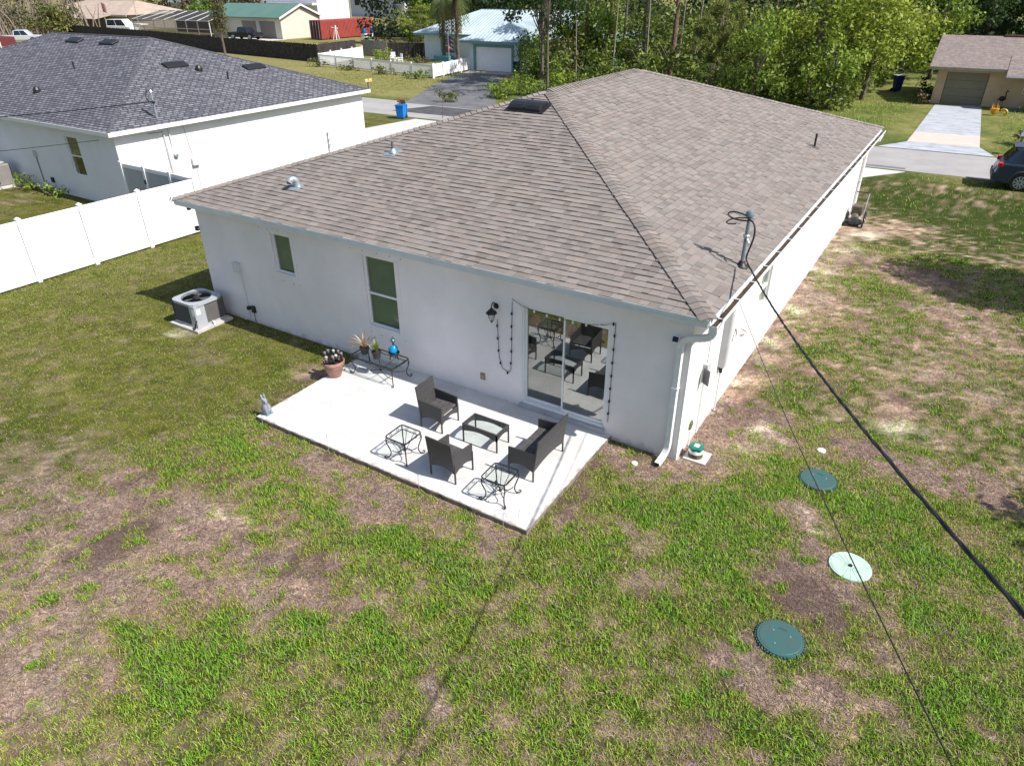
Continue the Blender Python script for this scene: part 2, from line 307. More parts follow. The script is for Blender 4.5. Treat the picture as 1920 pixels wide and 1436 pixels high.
def blades(n, dmin, dmax, seed):
    x, y, d, r = sow(n, dmin, dmax, seed)
    live, sand = lawn_state(x, y); clump = fbm(x, y, 9, 61, 2)
    p = np.clip(live*2.1-.32, 0, 1)*(.50+.75*clump)
    isg = r.random(len(x)) < p
    iss = (~isg) & (r.random(len(x)) < .85*(1-sand))
    keep = isg | iss; x, y, d, live, clump, isg = x[keep], y[keep], d[keep], live[keep], clump[keep], isg[keep]; N = len(x)
    k = np.maximum(1, d/11.)
    left = np.clip((-6.8-x)/2.5, 0, 1)
    ln = np.where(isg, np.minimum(.11, .050*np.exp(r.normal(0, .36, N)))*(.5+.7*live)*(1-.45*left), r.uniform(.05, .12, N))
    ln = ln*np.clip(d/26, 1, 3); wd = np.where(isg, .0085, .006)*r.uniform(.7, 1.3, N)*k**.8
    az = r.uniform(0, 2*PI, N); tilt = np.where(isg, r.uniform(.15, 1.15, N), r.uniform(1.2, 1.55, N))
    dx, dy = np.cos(az), np.sin(az); hx, hy = np.sin(tilt), np.cos(tilt)
    z0 = np.where(isg, 0, .006*r.random(N))
    P0 = np.stack([x, y, z0], 1); W = np.stack([-dy, dx, 0*dx], 1)*wd[:, None]/2
    mid = P0+np.stack([dx*hx*.5*ln, dy*hx*.5*ln, hy*.62*ln], 1)
    tip = P0+np.stack([dx*hx*ln, dy*hx*ln, hy*.85*ln*np.where(isg, 1, .6)], 1)
    if dmin > 12:
        V = np.stack([P0-W, P0+W, tip+W*.4, tip-W*.4], 1).reshape(-1, 3); F = np.arange(N*4).reshape(-1, 4); nv = 4
    else:
        nv = 6; V = np.stack([P0-W, P0+W, mid+W*.8, mid-W*.8, tip+W*.15, tip-W*.15], 1).reshape(-1, 3)
        b = np.arange(N)*6; F = np.concatenate([np.stack([b, b+1, b+2, b+3], 1), np.stack([b+3, b+2, b+4, b+5], 1)])
    t = np.clip(live*1.05-.12+r.normal(0, .16, N), 0, 1); q = fbm(x, y, .9, 91)
    cg = ramp3(t, np.array((.43, .34, .11)), np.array((.32, .375, .05)), np.array((.18, .38, .028)))
    cs = C_DEAD*.55+(C_STRAW*1.3-C_DEAD*.55)*(r.random(N)**1.5)[:, None]; cs = cs+(C_DARK-cs)*np.clip((.40-q)*7, 0, .7)[:, None]
    cg = cg*(1-.6*left[:, None])+.6*left[:, None]*np.array((.165, .185, .032))
    c = np.where(isg[:, None], cg, cs)*r.uniform(.6, 1.35, N)[:, None]
    return V, F, np.repeat(c, nv, 0)
M_grass = vmat('grass_blades', rough=.6, var=0, transl=.3, spec=.35)
for nm, args, lab in (('grass', (500000, 2.6, 13.0, 11), 'green and straw turf blades around the patio'), ('grass', (440000, 13.0, 25.0, 12), 'turf blades towards the fence and along the side wall'),
                      ('grass', (230000, 25.0, 76.0, 13), 'turf blades of the front yard near the road')):
    V, F, c = blades(*args)
    o = bpy.data.objects.new(nm, raw_mesh(nm, V, F, M_grass, c)); COL.objects.link(o); o['kind'] = 'stuff'; o['label'] = lab; o['category'] = 'grass'

# ================================================================ ROADS, DRIVES, PATIO
M_road = mat('road_concrete', (.34, .325, .32), .9, var=.10, sc=.6, bump=.15, bsc=40)
M_conc = mat('drive_concrete', (.54, .52, .50), .85, var=.08, sc=1.2, bump=.15, bsc=50)
M_road_shade = mat('road_shade', (.085, .085, .095), .9, var=.25, sc=1.5, bump=.3, bsc=50)  # dark tone of the sheet that paints a shadow onto the road
M_beige = mat('bare_concrete', (.55, .47, .42), .9, var=.08, sc=1.5)
def sheet(name, pts, z, m, th=.03):
    return struct(name, B().ext([(p[0], p[1], z-th) for p in pts], (0, 0, th)), m)
sheet('road', [(-170, 26.2), (70, 27.0), (70, 32.2), (-170, 31.4)], .012, M_road)
sheet('road_shade_and_seam', [(-31, 28.1), (-20, 28.3), (-20, 31.2), (-29.8, 31.1)], .018, M_road_shade, .02)  # dark sheet standing in for a shadow cast across the road
sheet('road_shade_and_seam', [(-12, 26.95), (.95, 27.0), (.95, 27.35), (-12, 27.3)], .018, mat('tar_seam', (.16, .16, .17), .9), .02)
sheet('driveway', [(-28.4, 17.6), (-22.8, 17.6), (-22.8, 26.25), (-27.4, 26.23)], .02, M_conc)
sheet('driveway', [(-6.6, 18.7), (-.5, 18.7), (-.5, 24.4), (1.0, 26.5), (-8, 26.45), (-6.6, 24.4)], .02, M_conc)
sheet('driveway', [(-32.5, 31.3), (-24.5, 31.35), (-29.2, 38.4), (-35.4, 49.8), (-40.2, 49.4), (-38.6, 44.2)], .02, mat('worn_asphalt', (.15, .15, .16), .9, var=.2, sc=.9, bump=.3, bsc=30))
sheet('driveway_apron', [(-35.4, 49.8), (-35.4, 52.4), (-40.9, 52.3), (-40.2, 49.4)], .024, M_beige)
# painted drive of the beige house: worn pale-blue paint with bare spots
def painted():
    M = bpy.data.materials.new('worn_blue_white_paint'); M.use_nodes = True; t = M.node_tree; n = t.nodes; L = t.links
    g = n.new('ShaderNodeNewGeometry'); mp = n.new('ShaderNodeMapping'); mp.inputs['Scale'].default_value = (1.2, 2.6, 1); L.new(g.outputs['Position'], mp.inputs[0])
    a = n.new('ShaderNodeTexNoise'); a.inputs['Scale'].default_value = .9; a.inputs['Detail'].default_value = 9; a.inputs['Roughness'].default_value = .72; L.new(mp.outputs[0], a.inputs['Vector'])
    r = n.new('ShaderNodeValToRGB'); e = r.color_ramp.elements; e[0].position = .36; e[0].color = (.20, .21, .23, 1); e[1].position = .46; e[1].color = (.34, .36, .40, 1)
    x = e.new(.62); x.color = (.42, .44, .48, 1); L.new(a.outputs['Fac'], r.inputs[0]); L.new(r.outputs[0], n['Principled BSDF'].inputs['Base Color']); n['Principled BSDF'].inputs['Roughness'].default_value = .8
    return M
M_blue = painted()
sheet('driveway', [(.35, 37.6), (3.6, 37.9), (3.3, 50.2), (.5, 49.6)], .024, M_blue)
sheet('driveway', [(.28, 34.2), (3.68, 34.4), (3.6, 37.88), (.35, 37.58)], .024, M_beige)
sheet('driveway_apron', [(-.9, 32.05), (4.4, 32.15), (3.68, 34.38), (.28, 34.18)], .024, M_blue)
def patio_mat():
    M = bpy.data.materials.new('patio_concrete'); M.use_nodes = True; t = M.node_tree; n = t.nodes; L = t.links; p = n['Principled BSDF']
    g = n.new('ShaderNodeNewGeometry')
    a = n.new('ShaderNodeTexNoise'); a.inputs['Scale'].default_value = 1.6; a.inputs['Detail'].default_value = 8; a.inputs['Roughness'].default_value = .65; L.new(g.outputs['Position'], a.inputs['Vector'])
    r = n.new('ShaderNodeValToRGB'); e = r.color_ramp.elements; e[0].position = .3; e[0].color = (.46, .45, .44, 1); e[1].position = .6; e[1].color = (.60, .59, .585, 1)
    L.new(a.outputs['Fac'], r.inputs[0])
    s = n.new('ShaderNodeTexNoise'); s.inputs['Scale'].default_value = 22; s.inputs['Detail'].default_value = 4; L.new(g.outputs['Position'], s.inputs['Vector'])
    r2_ = n.new('ShaderNodeValToRGB'); e = r2_.color_ramp.elements; e[0].position = .30; e[0].color = (.72, .66, .6, 1); e[1].position = .36; e[1].color = (1, 1, 1, 1); L.new(s.outputs['Fac'], r2_.inputs[0])
    mx = n.new('ShaderNodeMix'); mx.data_type = 'RGBA'; mx.blend_type = 'MULTIPLY'; mx.inputs['Factor'].default_value = 1
    L.new(r.outputs[0], mx.inputs['A']); L.new(r2_.outputs[0], mx.inputs['B']); L.new(mx.outputs['Result'], p.inputs['Base Color']); p.inputs['Roughness'].default_value = .85
    sx = n.new('ShaderNodeSeparateXYZ'); L.new(g.outputs['Position'], sx.inputs[0])   # soil washed onto the two outer rims
    def mth(op, a_, b_):
        q = n.new('ShaderNodeMath'); q.operation = op
        for i, v in enumerate((a_, b_)):
            if isinstance(v, (int, float)): q.inputs[i].default_value = v
            else: L.new(v, q.inputs[i])
        return q.outputs[0]
    ed = mth('MINIMUM', mth('SUBTRACT', PATIO[1], sx.outputs['X']), mth('SUBTRACT', sx.outputs['Y'], PATIO[2])); ed = mth('MINIMUM', ed, mth('SUBTRACT', sx.outputs['X'], PATIO[0]))
    wn_ = n.new('ShaderNodeTexNoise'); wn_.inputs['Scale'].default_value = 6; wn_.inputs['Detail'].default_value = 9; wn_.inputs['Roughness'].default_value = .7; L.new(g.outputs['Position'], wn_.inputs['Vector'])
    mk = n.new('ShaderNodeMapRange'); mk.inputs['From Min'].default_value = 0; mk.inputs['From Max'].default_value = .05; mk.inputs['To Max'].default_value = .65; L.new(mth('SUBTRACT', mth('MULTIPLY_ADD', wn_.outputs['Fac'], .35), ed), mk.inputs['Value'])
    mk.inputs['Value'].links[0].from_node.inputs[0].links[0].from_node.inputs[2].default_value = -.13
    dm = n.new('ShaderNodeMix'); dm.data_type = 'RGBA'; L.new(mk.outputs[0], dm.inputs['Factor']); L.new(mx.outputs['Result'], dm.inputs['A']); dm.inputs['B'].default_value = (.25, .20, .16, 1); L.new(dm.outputs['Result'], p.inputs['Base Color'])
    b = n.new('ShaderNodeBump'); b.inputs['Strength'].default_value = .15; b.inputs['Distance'].default_value = .01; L.new(s.outputs['Fac'], b.inputs['Height']); L.new(b.outputs[0], p.inputs['Normal'])
    return M
M_edge = mat('slab_edge_soil_stained', (.25, .20, .165), .95, var=.35, sc=7, bump=.6, bsc=30)
PZ = .10
def wob(a, b, n, amp, ax):
    out = []
    for i in range(n+1):
        t = i/n; p = [a[0]+(b[0]-a[0])*t, a[1]+(b[1]-a[1])*t]
        if 0 < i < n: p[ax] += random.uniform(-amp, amp)
        out.append(tuple(p))
    return out
px0, px1, py0, py1 = PATIO
ring = wob((px0, py0), (px1, py0), 60, .008, 1)[:-1]+wob((px1, py0), (px1, -.001), 30, .008, 0)+[(px0, -.001)]
pm = patio_mat()
po = struct('patio', B().ext([(x, y, -.06) for x, y in ring], (0, 0, .06+PZ-.012)), M_edge)
po['label'] = 'pale concrete patio slab behind the house'
inner = [(x+(.01 if abs(x-px0) < .02 else -.01 if abs(x-px1) < .02 else 0), y+(.01 if y < -3 else 0)) for x, y in ring]
part('slab_top', B().ext([(x, y, PZ-.012) for x, y in inner], (0, 0, .012)), pm, po)
ck = B()   # hairline cracks in the slab
for pts in ([(-3.05, -3.1), (-3.12, -2.86), (-2.98, -2.62), (-2.86, -2.5)], [(-1.55, -2.95), (-1.66, -2.72), (-1.5, -2.6)]):
    ck.tube([(x, y, PZ+.001) for x, y in pts], .003, 3)
part('crack', ck, mat('crack_dirt', (.3, .26, .22), 1), po)
# ================================================================ MAIN HOUSE
W_, L_, SOF, OV = 12.82, 18.55, 2.86, .30
ZE, SL = 3.01, .32
M_stucco = mat('pale_grey_stucco', (.82, .775, .775), .92, var=.05, sc=1.1, bump=.35, bsc=130, spec=.15)
def foot_tint(M):   # tints the wall browner towards its foot, with a noisy edge
    t = M.node_tree; n = t.nodes; L = t.links; p = n['Principled BSDF']; src = p.inputs['Base Color'].links[0].from_socket; g = n.new('ShaderNodeNewGeometry'); sx = n.new('ShaderNodeSeparateXYZ'); L.new(g.outputs['Position'], sx.inputs[0])
    no = n.new('ShaderNodeTexNoise'); no.inputs['Scale'].default_value = 4; no.inputs['Detail'].default_value = 8; L.new(g.outputs['Position'], no.inputs['Vector'])
    a = n.new('ShaderNodeMath'); a.operation = 'MULTIPLY_ADD'; a.inputs[1].default_value = .45; a.inputs[2].default_value = -.10; L.new(no.outputs['Fac'], a.inputs[0])
    r = n.new('ShaderNodeMath'); r.operation = 'SUBTRACT'; L.new(a.outputs[0], r.inputs[0]); L.new(sx.outputs['Z'], r.inputs[1])
    q = n.new('ShaderNodeMapRange'); q.inputs['From Max'].default_value = .12; q.inputs['To Max'].default_value = .45; L.new(r.outputs[0], q.inputs['Value'])
    m_ = n.new('ShaderNodeMix'); m_.data_type = 'RGBA'; L.new(q.outputs[0], m_.inputs['Factor']); L.new(src, m_.inputs['A']); m_.inputs['B'].default_value = (.30, .24, .19, 1); L.new(m_.outputs['Result'], p.inputs['Base Color'])
foot_tint(M_stucco)
M_trim = mat('grey_white_aluminium', (.62, .66, .68), .45, var=.05, sc=4)
M_white = mat('white_vinyl', (.80, .80, .80), .4, var=.03, sc=3)
M_gut = mat('white_gutter_paint', (.74, .75, .75), .4, var=.08, sc=5)
M_dark = mat('black_plastic', (.018, .018, .02), .45, var=.2, sc=8)
M_galv = mat('galvanised_metal', (.46, .53, .58), .38, metal=.6, var=.12, sc=9)
M_brown = mat('leaf_litter', (.10, .065, .04), .95, var=.45, sc=30, bump=1, bsc=60)
M_glass = glassmat('window_glass', (.62, .70, .60), .09)
M_dglass = glassmat('door_glass', (.34, .42, .38), .36)
M_sglass = glassmat('screened_door_glass', (.42, .41, .39), .24)
M_blind = mat('blind_slats', (.50, .53, .46), .6, var=.05)
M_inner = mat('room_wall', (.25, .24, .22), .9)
M_roofbase = mat('roof_underlay', (.13, .11, .10), .95, var=.2, sc=30)
house = thing('house', 'single-storey grey stucco house with a brown shingle hip roof and back patio', 'house', (-6.41, 9.27, 0))
def holes_wall(b, x0, x1, z0, z1, holes, T, dep=.2, rev=.11):
    """flat wall in local x/z facing -y with rectangular openings; T maps local to world"""
    xs = sorted({x0, x1, *[h[0] for h in holes], *[h[1] for h in holes]}); zs = sorted({z0, z1, *[h[2] for h in holes], *[h[3] for h in holes]})
    for i in range(len(xs)-1):
        for j in range(len(zs)-1):
            cx, cz = (xs[i]+xs[i+1])/2, (zs[j]+zs[j+1])/2
            if any(h[0] < cx < h[1] and h[2] < cz < h[3] for h in holes): continue
            b.poly([T(xs[i], 0, zs[j]), T(xs[i+1], 0, zs[j]), T(xs[i+1], 0, zs[j+1]), T(xs[i], 0, zs[j+1])])
            b.poly([T(xs[i], dep, zs[j+1]), T(xs[i+1], dep, zs[j+1]), T(xs[i+1], dep, zs[j]), T(xs[i], dep, zs[j])])
    for a, c, d, e in holes:
        for p, q in (((a, d), (c, d)), ((c, d), (c, e)), ((c, e), (a, e)), ((a, e), (a, d))):
            b.poly([T(p[0], 0, p[1]), T(q[0], 0, q[1]), T(q[0], dep, q[1]), T(p[0], dep, p[1])])
TB = lambda x, y, z: (x, y, z)
TS = lambda x, y, z: (-y, x, z)
WIN1 = (-10.14, -9.50, 1.63, 2.57); WIN2 = (-7.28, -6.40, .95, 2.57); DOOR = (-3.29, -1.46, .20, 2.31); WINS = (4.62, 5.56, 1.10, 2.05)
wb = B(); holes_wall(wb, -W_, 0, 0, SOF, [WIN1, WIN2, DOOR], TB); holes_wall(wb, 0, L_, 0, SOF, [WINS], TS)
wb.poly([(-W_, 0, 0), (-W_, L_, 0), (-W_, L_, SOF), (-W_, 0, SOF)]); wb.poly([(0, L_, 0), (-W_, L_, 0), (-W_, L_, SOF), (0, L_, SOF)])
part('wall', wb, M_stucco, house)
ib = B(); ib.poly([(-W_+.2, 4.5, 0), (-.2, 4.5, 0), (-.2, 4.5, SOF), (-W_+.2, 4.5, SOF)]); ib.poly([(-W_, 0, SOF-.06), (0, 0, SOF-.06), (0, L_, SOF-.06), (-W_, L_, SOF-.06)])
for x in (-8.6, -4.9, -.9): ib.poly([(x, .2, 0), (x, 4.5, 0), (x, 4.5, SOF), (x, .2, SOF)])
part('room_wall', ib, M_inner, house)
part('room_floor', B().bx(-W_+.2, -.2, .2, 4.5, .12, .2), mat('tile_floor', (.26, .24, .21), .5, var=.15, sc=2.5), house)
# soffit, fascia, drip edge
xo0, xo1, yo0, yo1 = -W_-OV, OV, -OV, L_+OV
sf = B()
for a in ((xo0, xo1, yo0, 0), (xo0, xo1, L_, yo1), (0, xo1, 0, L_), (xo0, -W_, 0, L_)): sf.bx(a[0], a[1], a[2], a[3], SOF+.002, SOF+.03)
part('soffit', sf, M_white, house)
for nm, a in (('fascia', (xo0, xo1, yo0-.022, yo0)), ('fascia', (xo0, xo1, yo1, yo1+.022)), ('fascia', (xo1, xo1+.02, yo0, yo1)), ('fascia', (xo0-.02, xo0, yo0, yo1))):
    part(nm, B().bx(a[0], a[1], a[2], a[3], SOF+.012, ZE-.02), M_trim, house, bevel=.004)
de = B(); de.bx(xo0-.03, xo1+.02, yo0-.04, yo0-.023, ZE-.05, ZE+.004); part('drip_edge', de, M_trim, house)
# roof deck
hw = W_/2+OV; rx = -W_/2; ry0, ry1 = yo0+hw, yo1-hw; zr = ZE+SL*hw
E0, E1, E2, E3 = (xo0, yo0, ZE), (xo1, yo0, ZE), (xo1, yo1, ZE), (xo0, yo1, ZE); R0, R1 = (rx, ry0, zr), (rx, ry1, zr)
rb = B(); rb.poly([E0, E1, R0]); rb.poly([E1, E2, R1, R0]); rb.poly([E2, E3, R1]); rb.poly([E3, E0, R0, R1])
rb.poly([(p[0], p[1], ZE-.03) for p in (E3, E2, E1, E0)])
for a, c in ((E0, E1), (E1, E2), (E2, E3), (E3, E0)): rb.poly([(a[0], a[1], ZE-.03), (c[0], c[1], ZE-.03), c, a])
roof = part('roof', rb, M_roofbase, house)
M_shin = vmat('asphalt_shingle', rough=.95, var=.22, sc=170, spec=.12, bump=.5, bsc=300)
def shcol(light=1.0):
    k = random.choice((.78, .84, .89, .93, .96, .99, 1.02, 1.05))*random.uniform(.95, 1.05)*light
    h = random.choice(((.243, .212, .194), (.238, .212, .197), (.248, .212, .193), (.235, .212, .197)))
    return tuple(c*k for c in h)
def clip(poly, f):
    out = []
    for i in range(len(poly)):
        a, c = poly[i], poly[(i+1) % len(poly)]; fa, fc = f(a), f(c)
        if fa >= 0: out.append(a)
        if (fa >= 0) != (fc >= 0): t = fa/(fa-fc); out.append((a[0]+(c[0]-a[0])*t, a[1]+(c[1]-a[1])*t))
    return out
EXPO = .146; KS = math.sqrt(1+SL*SL)
def shingle_slope(o, u, length, vdir, n):
    """list of (polys of one shingle as B, score)"""
    o, u, vdir, n = Vector(o), Vector(u), Vector(vdir), Vector(n); res = []
    vmax = hw*KS; row = 0; v = -.025
    while v < vmax:
        x = -random.uniform(0, .3); run = random.random()
        while x < length:
            wd = random.choice((.12, .15, .17, .19, .22, .26))*random.uniform(.92, 1.08)
            x0, x1 = x+.0025, x+wd-.0025; x += wd
            P = [(x0, v+random.uniform(-.004, .004)), (x1, v+random.uniform(-.004, .004)), (x1, v+EXPO+.03), (x0, v+EXPO+.03)]
            P = clip(P, lambda p: p[0]-p[1]/KS+.02); 
            if len(P) > 2: P = clip(P, lambda p: length-p[1]/KS-p[0]+.02)
            if len(P) < 3: continue
            t = random.choice((.013, .016, .020, .025))
            hgt = lambda q: .003+t*max(0, 1-(q-v)/(EXPO+.03))
            b = B(); k = len(P)
            b.v = [tuple(o+u*p[0]+vdir*p[1]+n*hgt(p[1])) for p in P]+[tuple(o+u*p[0]+vdir*p[1]+n*.0005) for p in P]
            b.f = [tuple(range(k))]+[(i, k+i, k+(i+1) % k, (i+1) % k) for i in range(k)]
            b.c = [(*shcol(), 1)]*(2*k)
            c = o+u*P[0][0]+vdir*v; res.append((b, (x1-x0)/max(1, (c-CPOS).length)**2))
        v += EXPO; row += 1
    return res
sh = shingle_slope(E0, (1, 0, 0), 2*hw, (0, 1/KS, SL/KS), (0, -SL/KS, 1/KS))+shingle_slope(E1, (0, 1, 0), yo1-yo0, (-1/KS, 0, SL/KS), (SL/KS, 0, 1/KS))
sh.sort(key=lambda a: -a[1])
for b, s in sh[:300]: part('shingle', b, M_shin, roof)
def join(bs):
    o = B(); o.c = []
    for b in bs:
        k = len(o.v); o.v += b.v; o.f += [tuple(i+k for i in f) for f in b.f]; o.c += b.c
    return o
part('shingles', join([b for b, s in sh[300:]]), M_shin, roof, kind='stuff')
# the two slopes nobody sees from here still carry shingle courses as one sheet
def caps(p0, p1, na, nb, wa, wb_, step=.15, wid=.155):
    p0, p1 = Vector(p0), Vector(p1); d = (p1-p0); ln = d.length; d.normalize(); n = int(ln/step)
    na, nb, wa, wb_ = Vector(na), Vector(nb), Vector(wa).normalized(), Vector(wb_).normalized(); up_ = (na+nb).normalized()
    out = []
    for i in range(n):
        a = p0+d*(i*step-.01); e = p0+d*min(ln, (i+1)*step+.035); h0, h1 = .044+random.uniform(-.002, .003), .022; j = random.uniform(-.006, .006)
        b = B()
        for q, h in ((a, h0), (e, h1)):
            b.v += [tuple(q+wa*(wid+j)+na*h), tuple(q+up_*(h+.004)), tuple(q+wb_*(wid+j)+nb*h), tuple(q+wa*(wid+j)+na*(h-.014)), tuple(q+up_*(h-.014)), tuple(q+wb_*(wid+j)+nb*(h-.014))]
        b.f = [(0, 1, 7, 6), (1, 2, 8, 7), (3, 9, 10, 4), (4, 10, 11, 5), (0, 3, 4, 1), (1, 4, 5, 2), (6, 7, 10, 9), (7, 8, 11, 10), (0, 6, 9, 3), (2, 5, 11, 8)]
        b.c = [(*shcol(1.06), 1)]*12; out.append(b)
    return out
nB, nR, nL, nF = (0, -SL/KS, 1/KS), (SL/KS, 0, 1/KS), (-SL/KS, 0, 1/KS), (0, SL/KS, 1/KS)
def inpl(n, d, side):
    n, d = Vector(n), Vector(d).normalized(); q = n.cross(d); return q if q.dot(Vector(side)) > 0 else -q
for p0, p1, na, nb, sa, sb in ((E1, R0, nB, nR, (-1, 0, 0), (0, 1, 0)), (E0, R0, nB, nL, (1, 0, 0), (0, 1, 0)), (E2, R1, nR, nF, (0, -1, 0), (-1, 0, 0)), (R0, R1, nL, nR, (-1, 0, 0), (1, 0, 0))):
    d = Vector(p1)-Vector(p0)
    for b in caps(p0, p1, na, nb, inpl(na, d, sa), inpl(nb, d, sb)): part('ridge_cap', b, M_shin, roof)
# ---- openings
def tr(b, T): b.v = [T(*p) for p in b.v]; return b
def window(rect, T, rail=True, slats=True):
    x0, x1, z0, z1 = rect; f = .035; y0, y1 = .055, .105
    b = B(); b.bx(x0, x0+f, y0, y1, z0, z1); b.bx(x1-f, x1, y0, y1, z0, z1); b.bx(x0+f, x1-f, y0, y1, z0, z0+f); b.bx(x0+f, x1-f, y0, y1, z1-f, z1)
    wn = part('window', tr(b, T), M_white, house)
    zm = z0+(z1-z0)*.47
    if rail: part('meeting_rail', tr(B().bx(x0+f, x1-f, y0-.012, y1-.01, zm-.02, zm+.02), T), M_white, wn)
    for a, c in ((z0+f, zm-.02), (zm+.02, z1-f)) if rail else ((z0+f, z1-f),):
        part('pane', tr(B().poly([(x0+f, .085, a), (x1-f, .085, a), (x1-f, .085, c), (x0+f, .085, c)]), T), M_glass, wn)
    part('sill', tr(B().bx(x0+.002, x1-.002, -.025, .054, z0-.03, z0+.004), T), M_stucco, wn)
    if slats:
        sb = B(); z = z0+.05
        while z < z1-.03: sb.poly([(x0+.03, .135, z), (x1-.03, .135, z), (x1-.03, .155, z+.017), (x0+.03, .155, z+.017)]); z += .02
        part('blinds', tr(sb, T), M_blind, wn, kind='stuff')
    return wn
window(WIN1, TB, rail=False); window(WIN2, TB); window(WINS, TS)
for r, s in ((WIN1, .09), (WIN2, .11)):   # raised stucco bands beside the two back windows
    x0, x1, z0, z1 = r
    for a, c in ((x0-s, x0-.002), (x1+.002, x1+s)): part('stucco_band', B().bx(a, c, -.012, .0, z0-.03, z1+.02), M_stucco, house, bevel=.004)
# sliding door
x0, x1, z0, z1 = DOOR; f = .032; xm = (x0+x1)/2-.03
b = B(); b.bx(x0, x0+f, .02, .14, z0, z1); b.bx(x1-f, x1, .02, .14, z0, z1); b.bx(x0+f, x1-f, .02, .14, z1-f, z1); b.bx(x0+f, x1-f, .0, .14, z0, z0+.05)
sdoor = part('sliding_door', b, M_white, house, bevel=.004)
def panel(a, c, y, g, nm):
    b = B(); s = .032; za, zb = z0+.052, z1-f-.002
    b.bx(a, a+s, y, y+.035, za, zb); b.bx(c-s, c, y, y+.035, za, zb); b.bx(a+s, c-s, y, y+.035, za, za+s+.02); b.bx(a+s, c-s, y, y+.035, zb-s, zb)
    part(nm, b, M_white, sdoor, bevel=.003); part('pane', B().poly([(a+s, y+.017, za+s), (c-s, y+.017, za+s), (c-s, y+.017, zb-s), (a+s, y+.017, zb-s)]), g, sdoor)
panel(x0+f, xm+.03, .095, M_sglass, 'door_panel'); panel(xm-.015, x1-f, .045, M_dglass, 'door_panel')
part('door_handle', B().bx(xm-.006, xm+.016, .02, .045, 1.1, 1.32), M_white, sdoor)
cb = B(); n = 26
for i in range(n):
    xa, xb = x0+.04+i*.42/n, x0+.04+(i+1)*.42/n; ya, yb = .30+(.025 if i % 2 else 0), .30+(0 if i % 2 else .025)
    cb.poly([(xa, ya, z0), (xb, yb, z0), (xb, yb, z1), (xa, ya, z1)])
part('curtain', cb, mat('curtain', (.6, .58, .55), .9), house)
part('door_shade_strip', B().bx(x0-.03, x1+.03, -.06, .0, PZ, z0-.002), mat('door_shade_grey', (.42, .43, .46), .8), house)  # added grey strip, stands in for the shade below the door
# ---- gutter with straps and litter
gut = B(); gy0, gy1 = yo0-.02, yo1+.05; gx0 = xo1+.021
prof = [(gx0, 2.90), (gx0, 2.80), (gx0+.075, 2.80), (gx0+.125, 2.86), (gx0+.125, 2.925), (gx0+.112, 2.925), (gx0+.112, 2.866), (gx0+.072, 2.812), (gx0+.012, 2.812), (gx0+.012, 2.90)]
gut.ext([(x, gy0, z) for x, z in prof], (0, gy1-gy0, 0)); gut.ext([(gx0, gy0-.004, 2.80), (gx0+.075, gy0-.004, 2.80), (gx0+.125, gy0-.004, 2.86), (gx0+.125, gy0-.004, 2.925), (gx0, gy0-.004, 2.925)], (0, .004, 0))
gutter = part('gutter', gut, M_gut, house)
y = gy0+.35
while y < gy1: part('gutter_strap', B().bx(gx0+.002, gx0+.122, y-.012, y+.012, 2.917, 2.927), M_gut, gutter); y += .92
lit = B(); r_ = np.random.default_rng(3); yy = gy0+.02
lit.bx(gx0+.014, gx0+.108, gy0+.01, gy1-.01, 2.83, 2.895)
for i in range(1400):
    q = (gx0+.02+r_.random()*.08, gy0+.03+r_.random()*(gy1-gy0-.06), 2.898+r_.random()*.02); a = r_.random()*6.28; s = .012+r_.random()*.02
    lit.poly([(q[0]-s*math.cos(a)*.5, q[1]-s*math.sin(a), q[2]), (q[0]+s*math.sin(a)*.5, q[1]-s*math.cos(a)*.5, q[2]+.006), (q[0]+s*math.cos(a)*.5, q[1]+s*math.sin(a), q[2]+.003)])
part('leaf_litter', lit, M_brown, gutter, kind='stuff')
# downspout: ribbed elbow round the corner, straight drop, kicked-out foot
def bez(p, n):
    p = [Vector(a) for a in p]; out = []
    for i in range(n+1):
        t = i/n; q = p[:]
        while len(q) > 1: q = [q[k]*(1-t)+q[k+1]*t for k in range(len(q)-1)]
        out.append(tuple(q[0]))
    return out
el = bez([(.40, -.26, 2.84), (.40, -.27, 2.62), (.10, -.22, 2.62), (-.10, -.10, 2.56), (-.165, -.055, 2.42), (-.165, -.052, 2.25)], 26)
path = el+[(-.165, -.052, .42)]+bez([(-.165, -.052, .36), (-.165, -.054, .2), (-.19, -.16, .13), (-.22, -.36, .07)], 6)
rr = [1.0+(.10 if i < 15 and i % 2 else 0) for i in range(len(path))]
dsp = part('downspout', B().tube(path, rr, 4, sq=(.036, .05)), M_gut, house)
part('spout_mouth', B().box((-.2225, -.373, .066), (.07, .012, .05)), M_dark, dsp)
part('pipe_strap', B().bx(-.225, -.105, -.106, -.0, 1.5, 1.53), M_gut, dsp)
# ---- roof furniture (parts of the house)
def on_back(x, y): return ZE+SL*(y-yo0)+.02
def on_right(x, y): return ZE+SL*(xo1-x)+.02
c = (-10.1, .95, on_back(0, .95))
g = B(); g.bx(c[0]-.16, c[0]+.16, c[1]-.14, c[1]+.16, -.006, .006); g.v = [(p[0], p[1], p[2]+on_back(0, p[1])) for p in g.v]
gv = part('gooseneck_vent', g, M_galv, house, label='blue-grey metal gooseneck vent on the back slope')
part('vent_hood', B().tube([(c[0], c[1]+.03, c[2]-.02), (c[0], c[1]+.03, c[2]+.10)]+[(c[0]-.01*i, c[1]+.03-.085+.085*math.cos(t), c[2]+.10+.085*math.sin(t)) for i, t in enumerate([.4, .8, 1.2, 1.6, 2.0, 2.4, 2.8])], .072, 12), M_galv, gv, smooth=True)
part('vent_mouth', B().box((c[0]-.06, c[1]-.145, c[2]+.115), (.12, .02, .06)), M_dark, gv)
c = (-8.68, 2.84, on_back(0, 2.84))
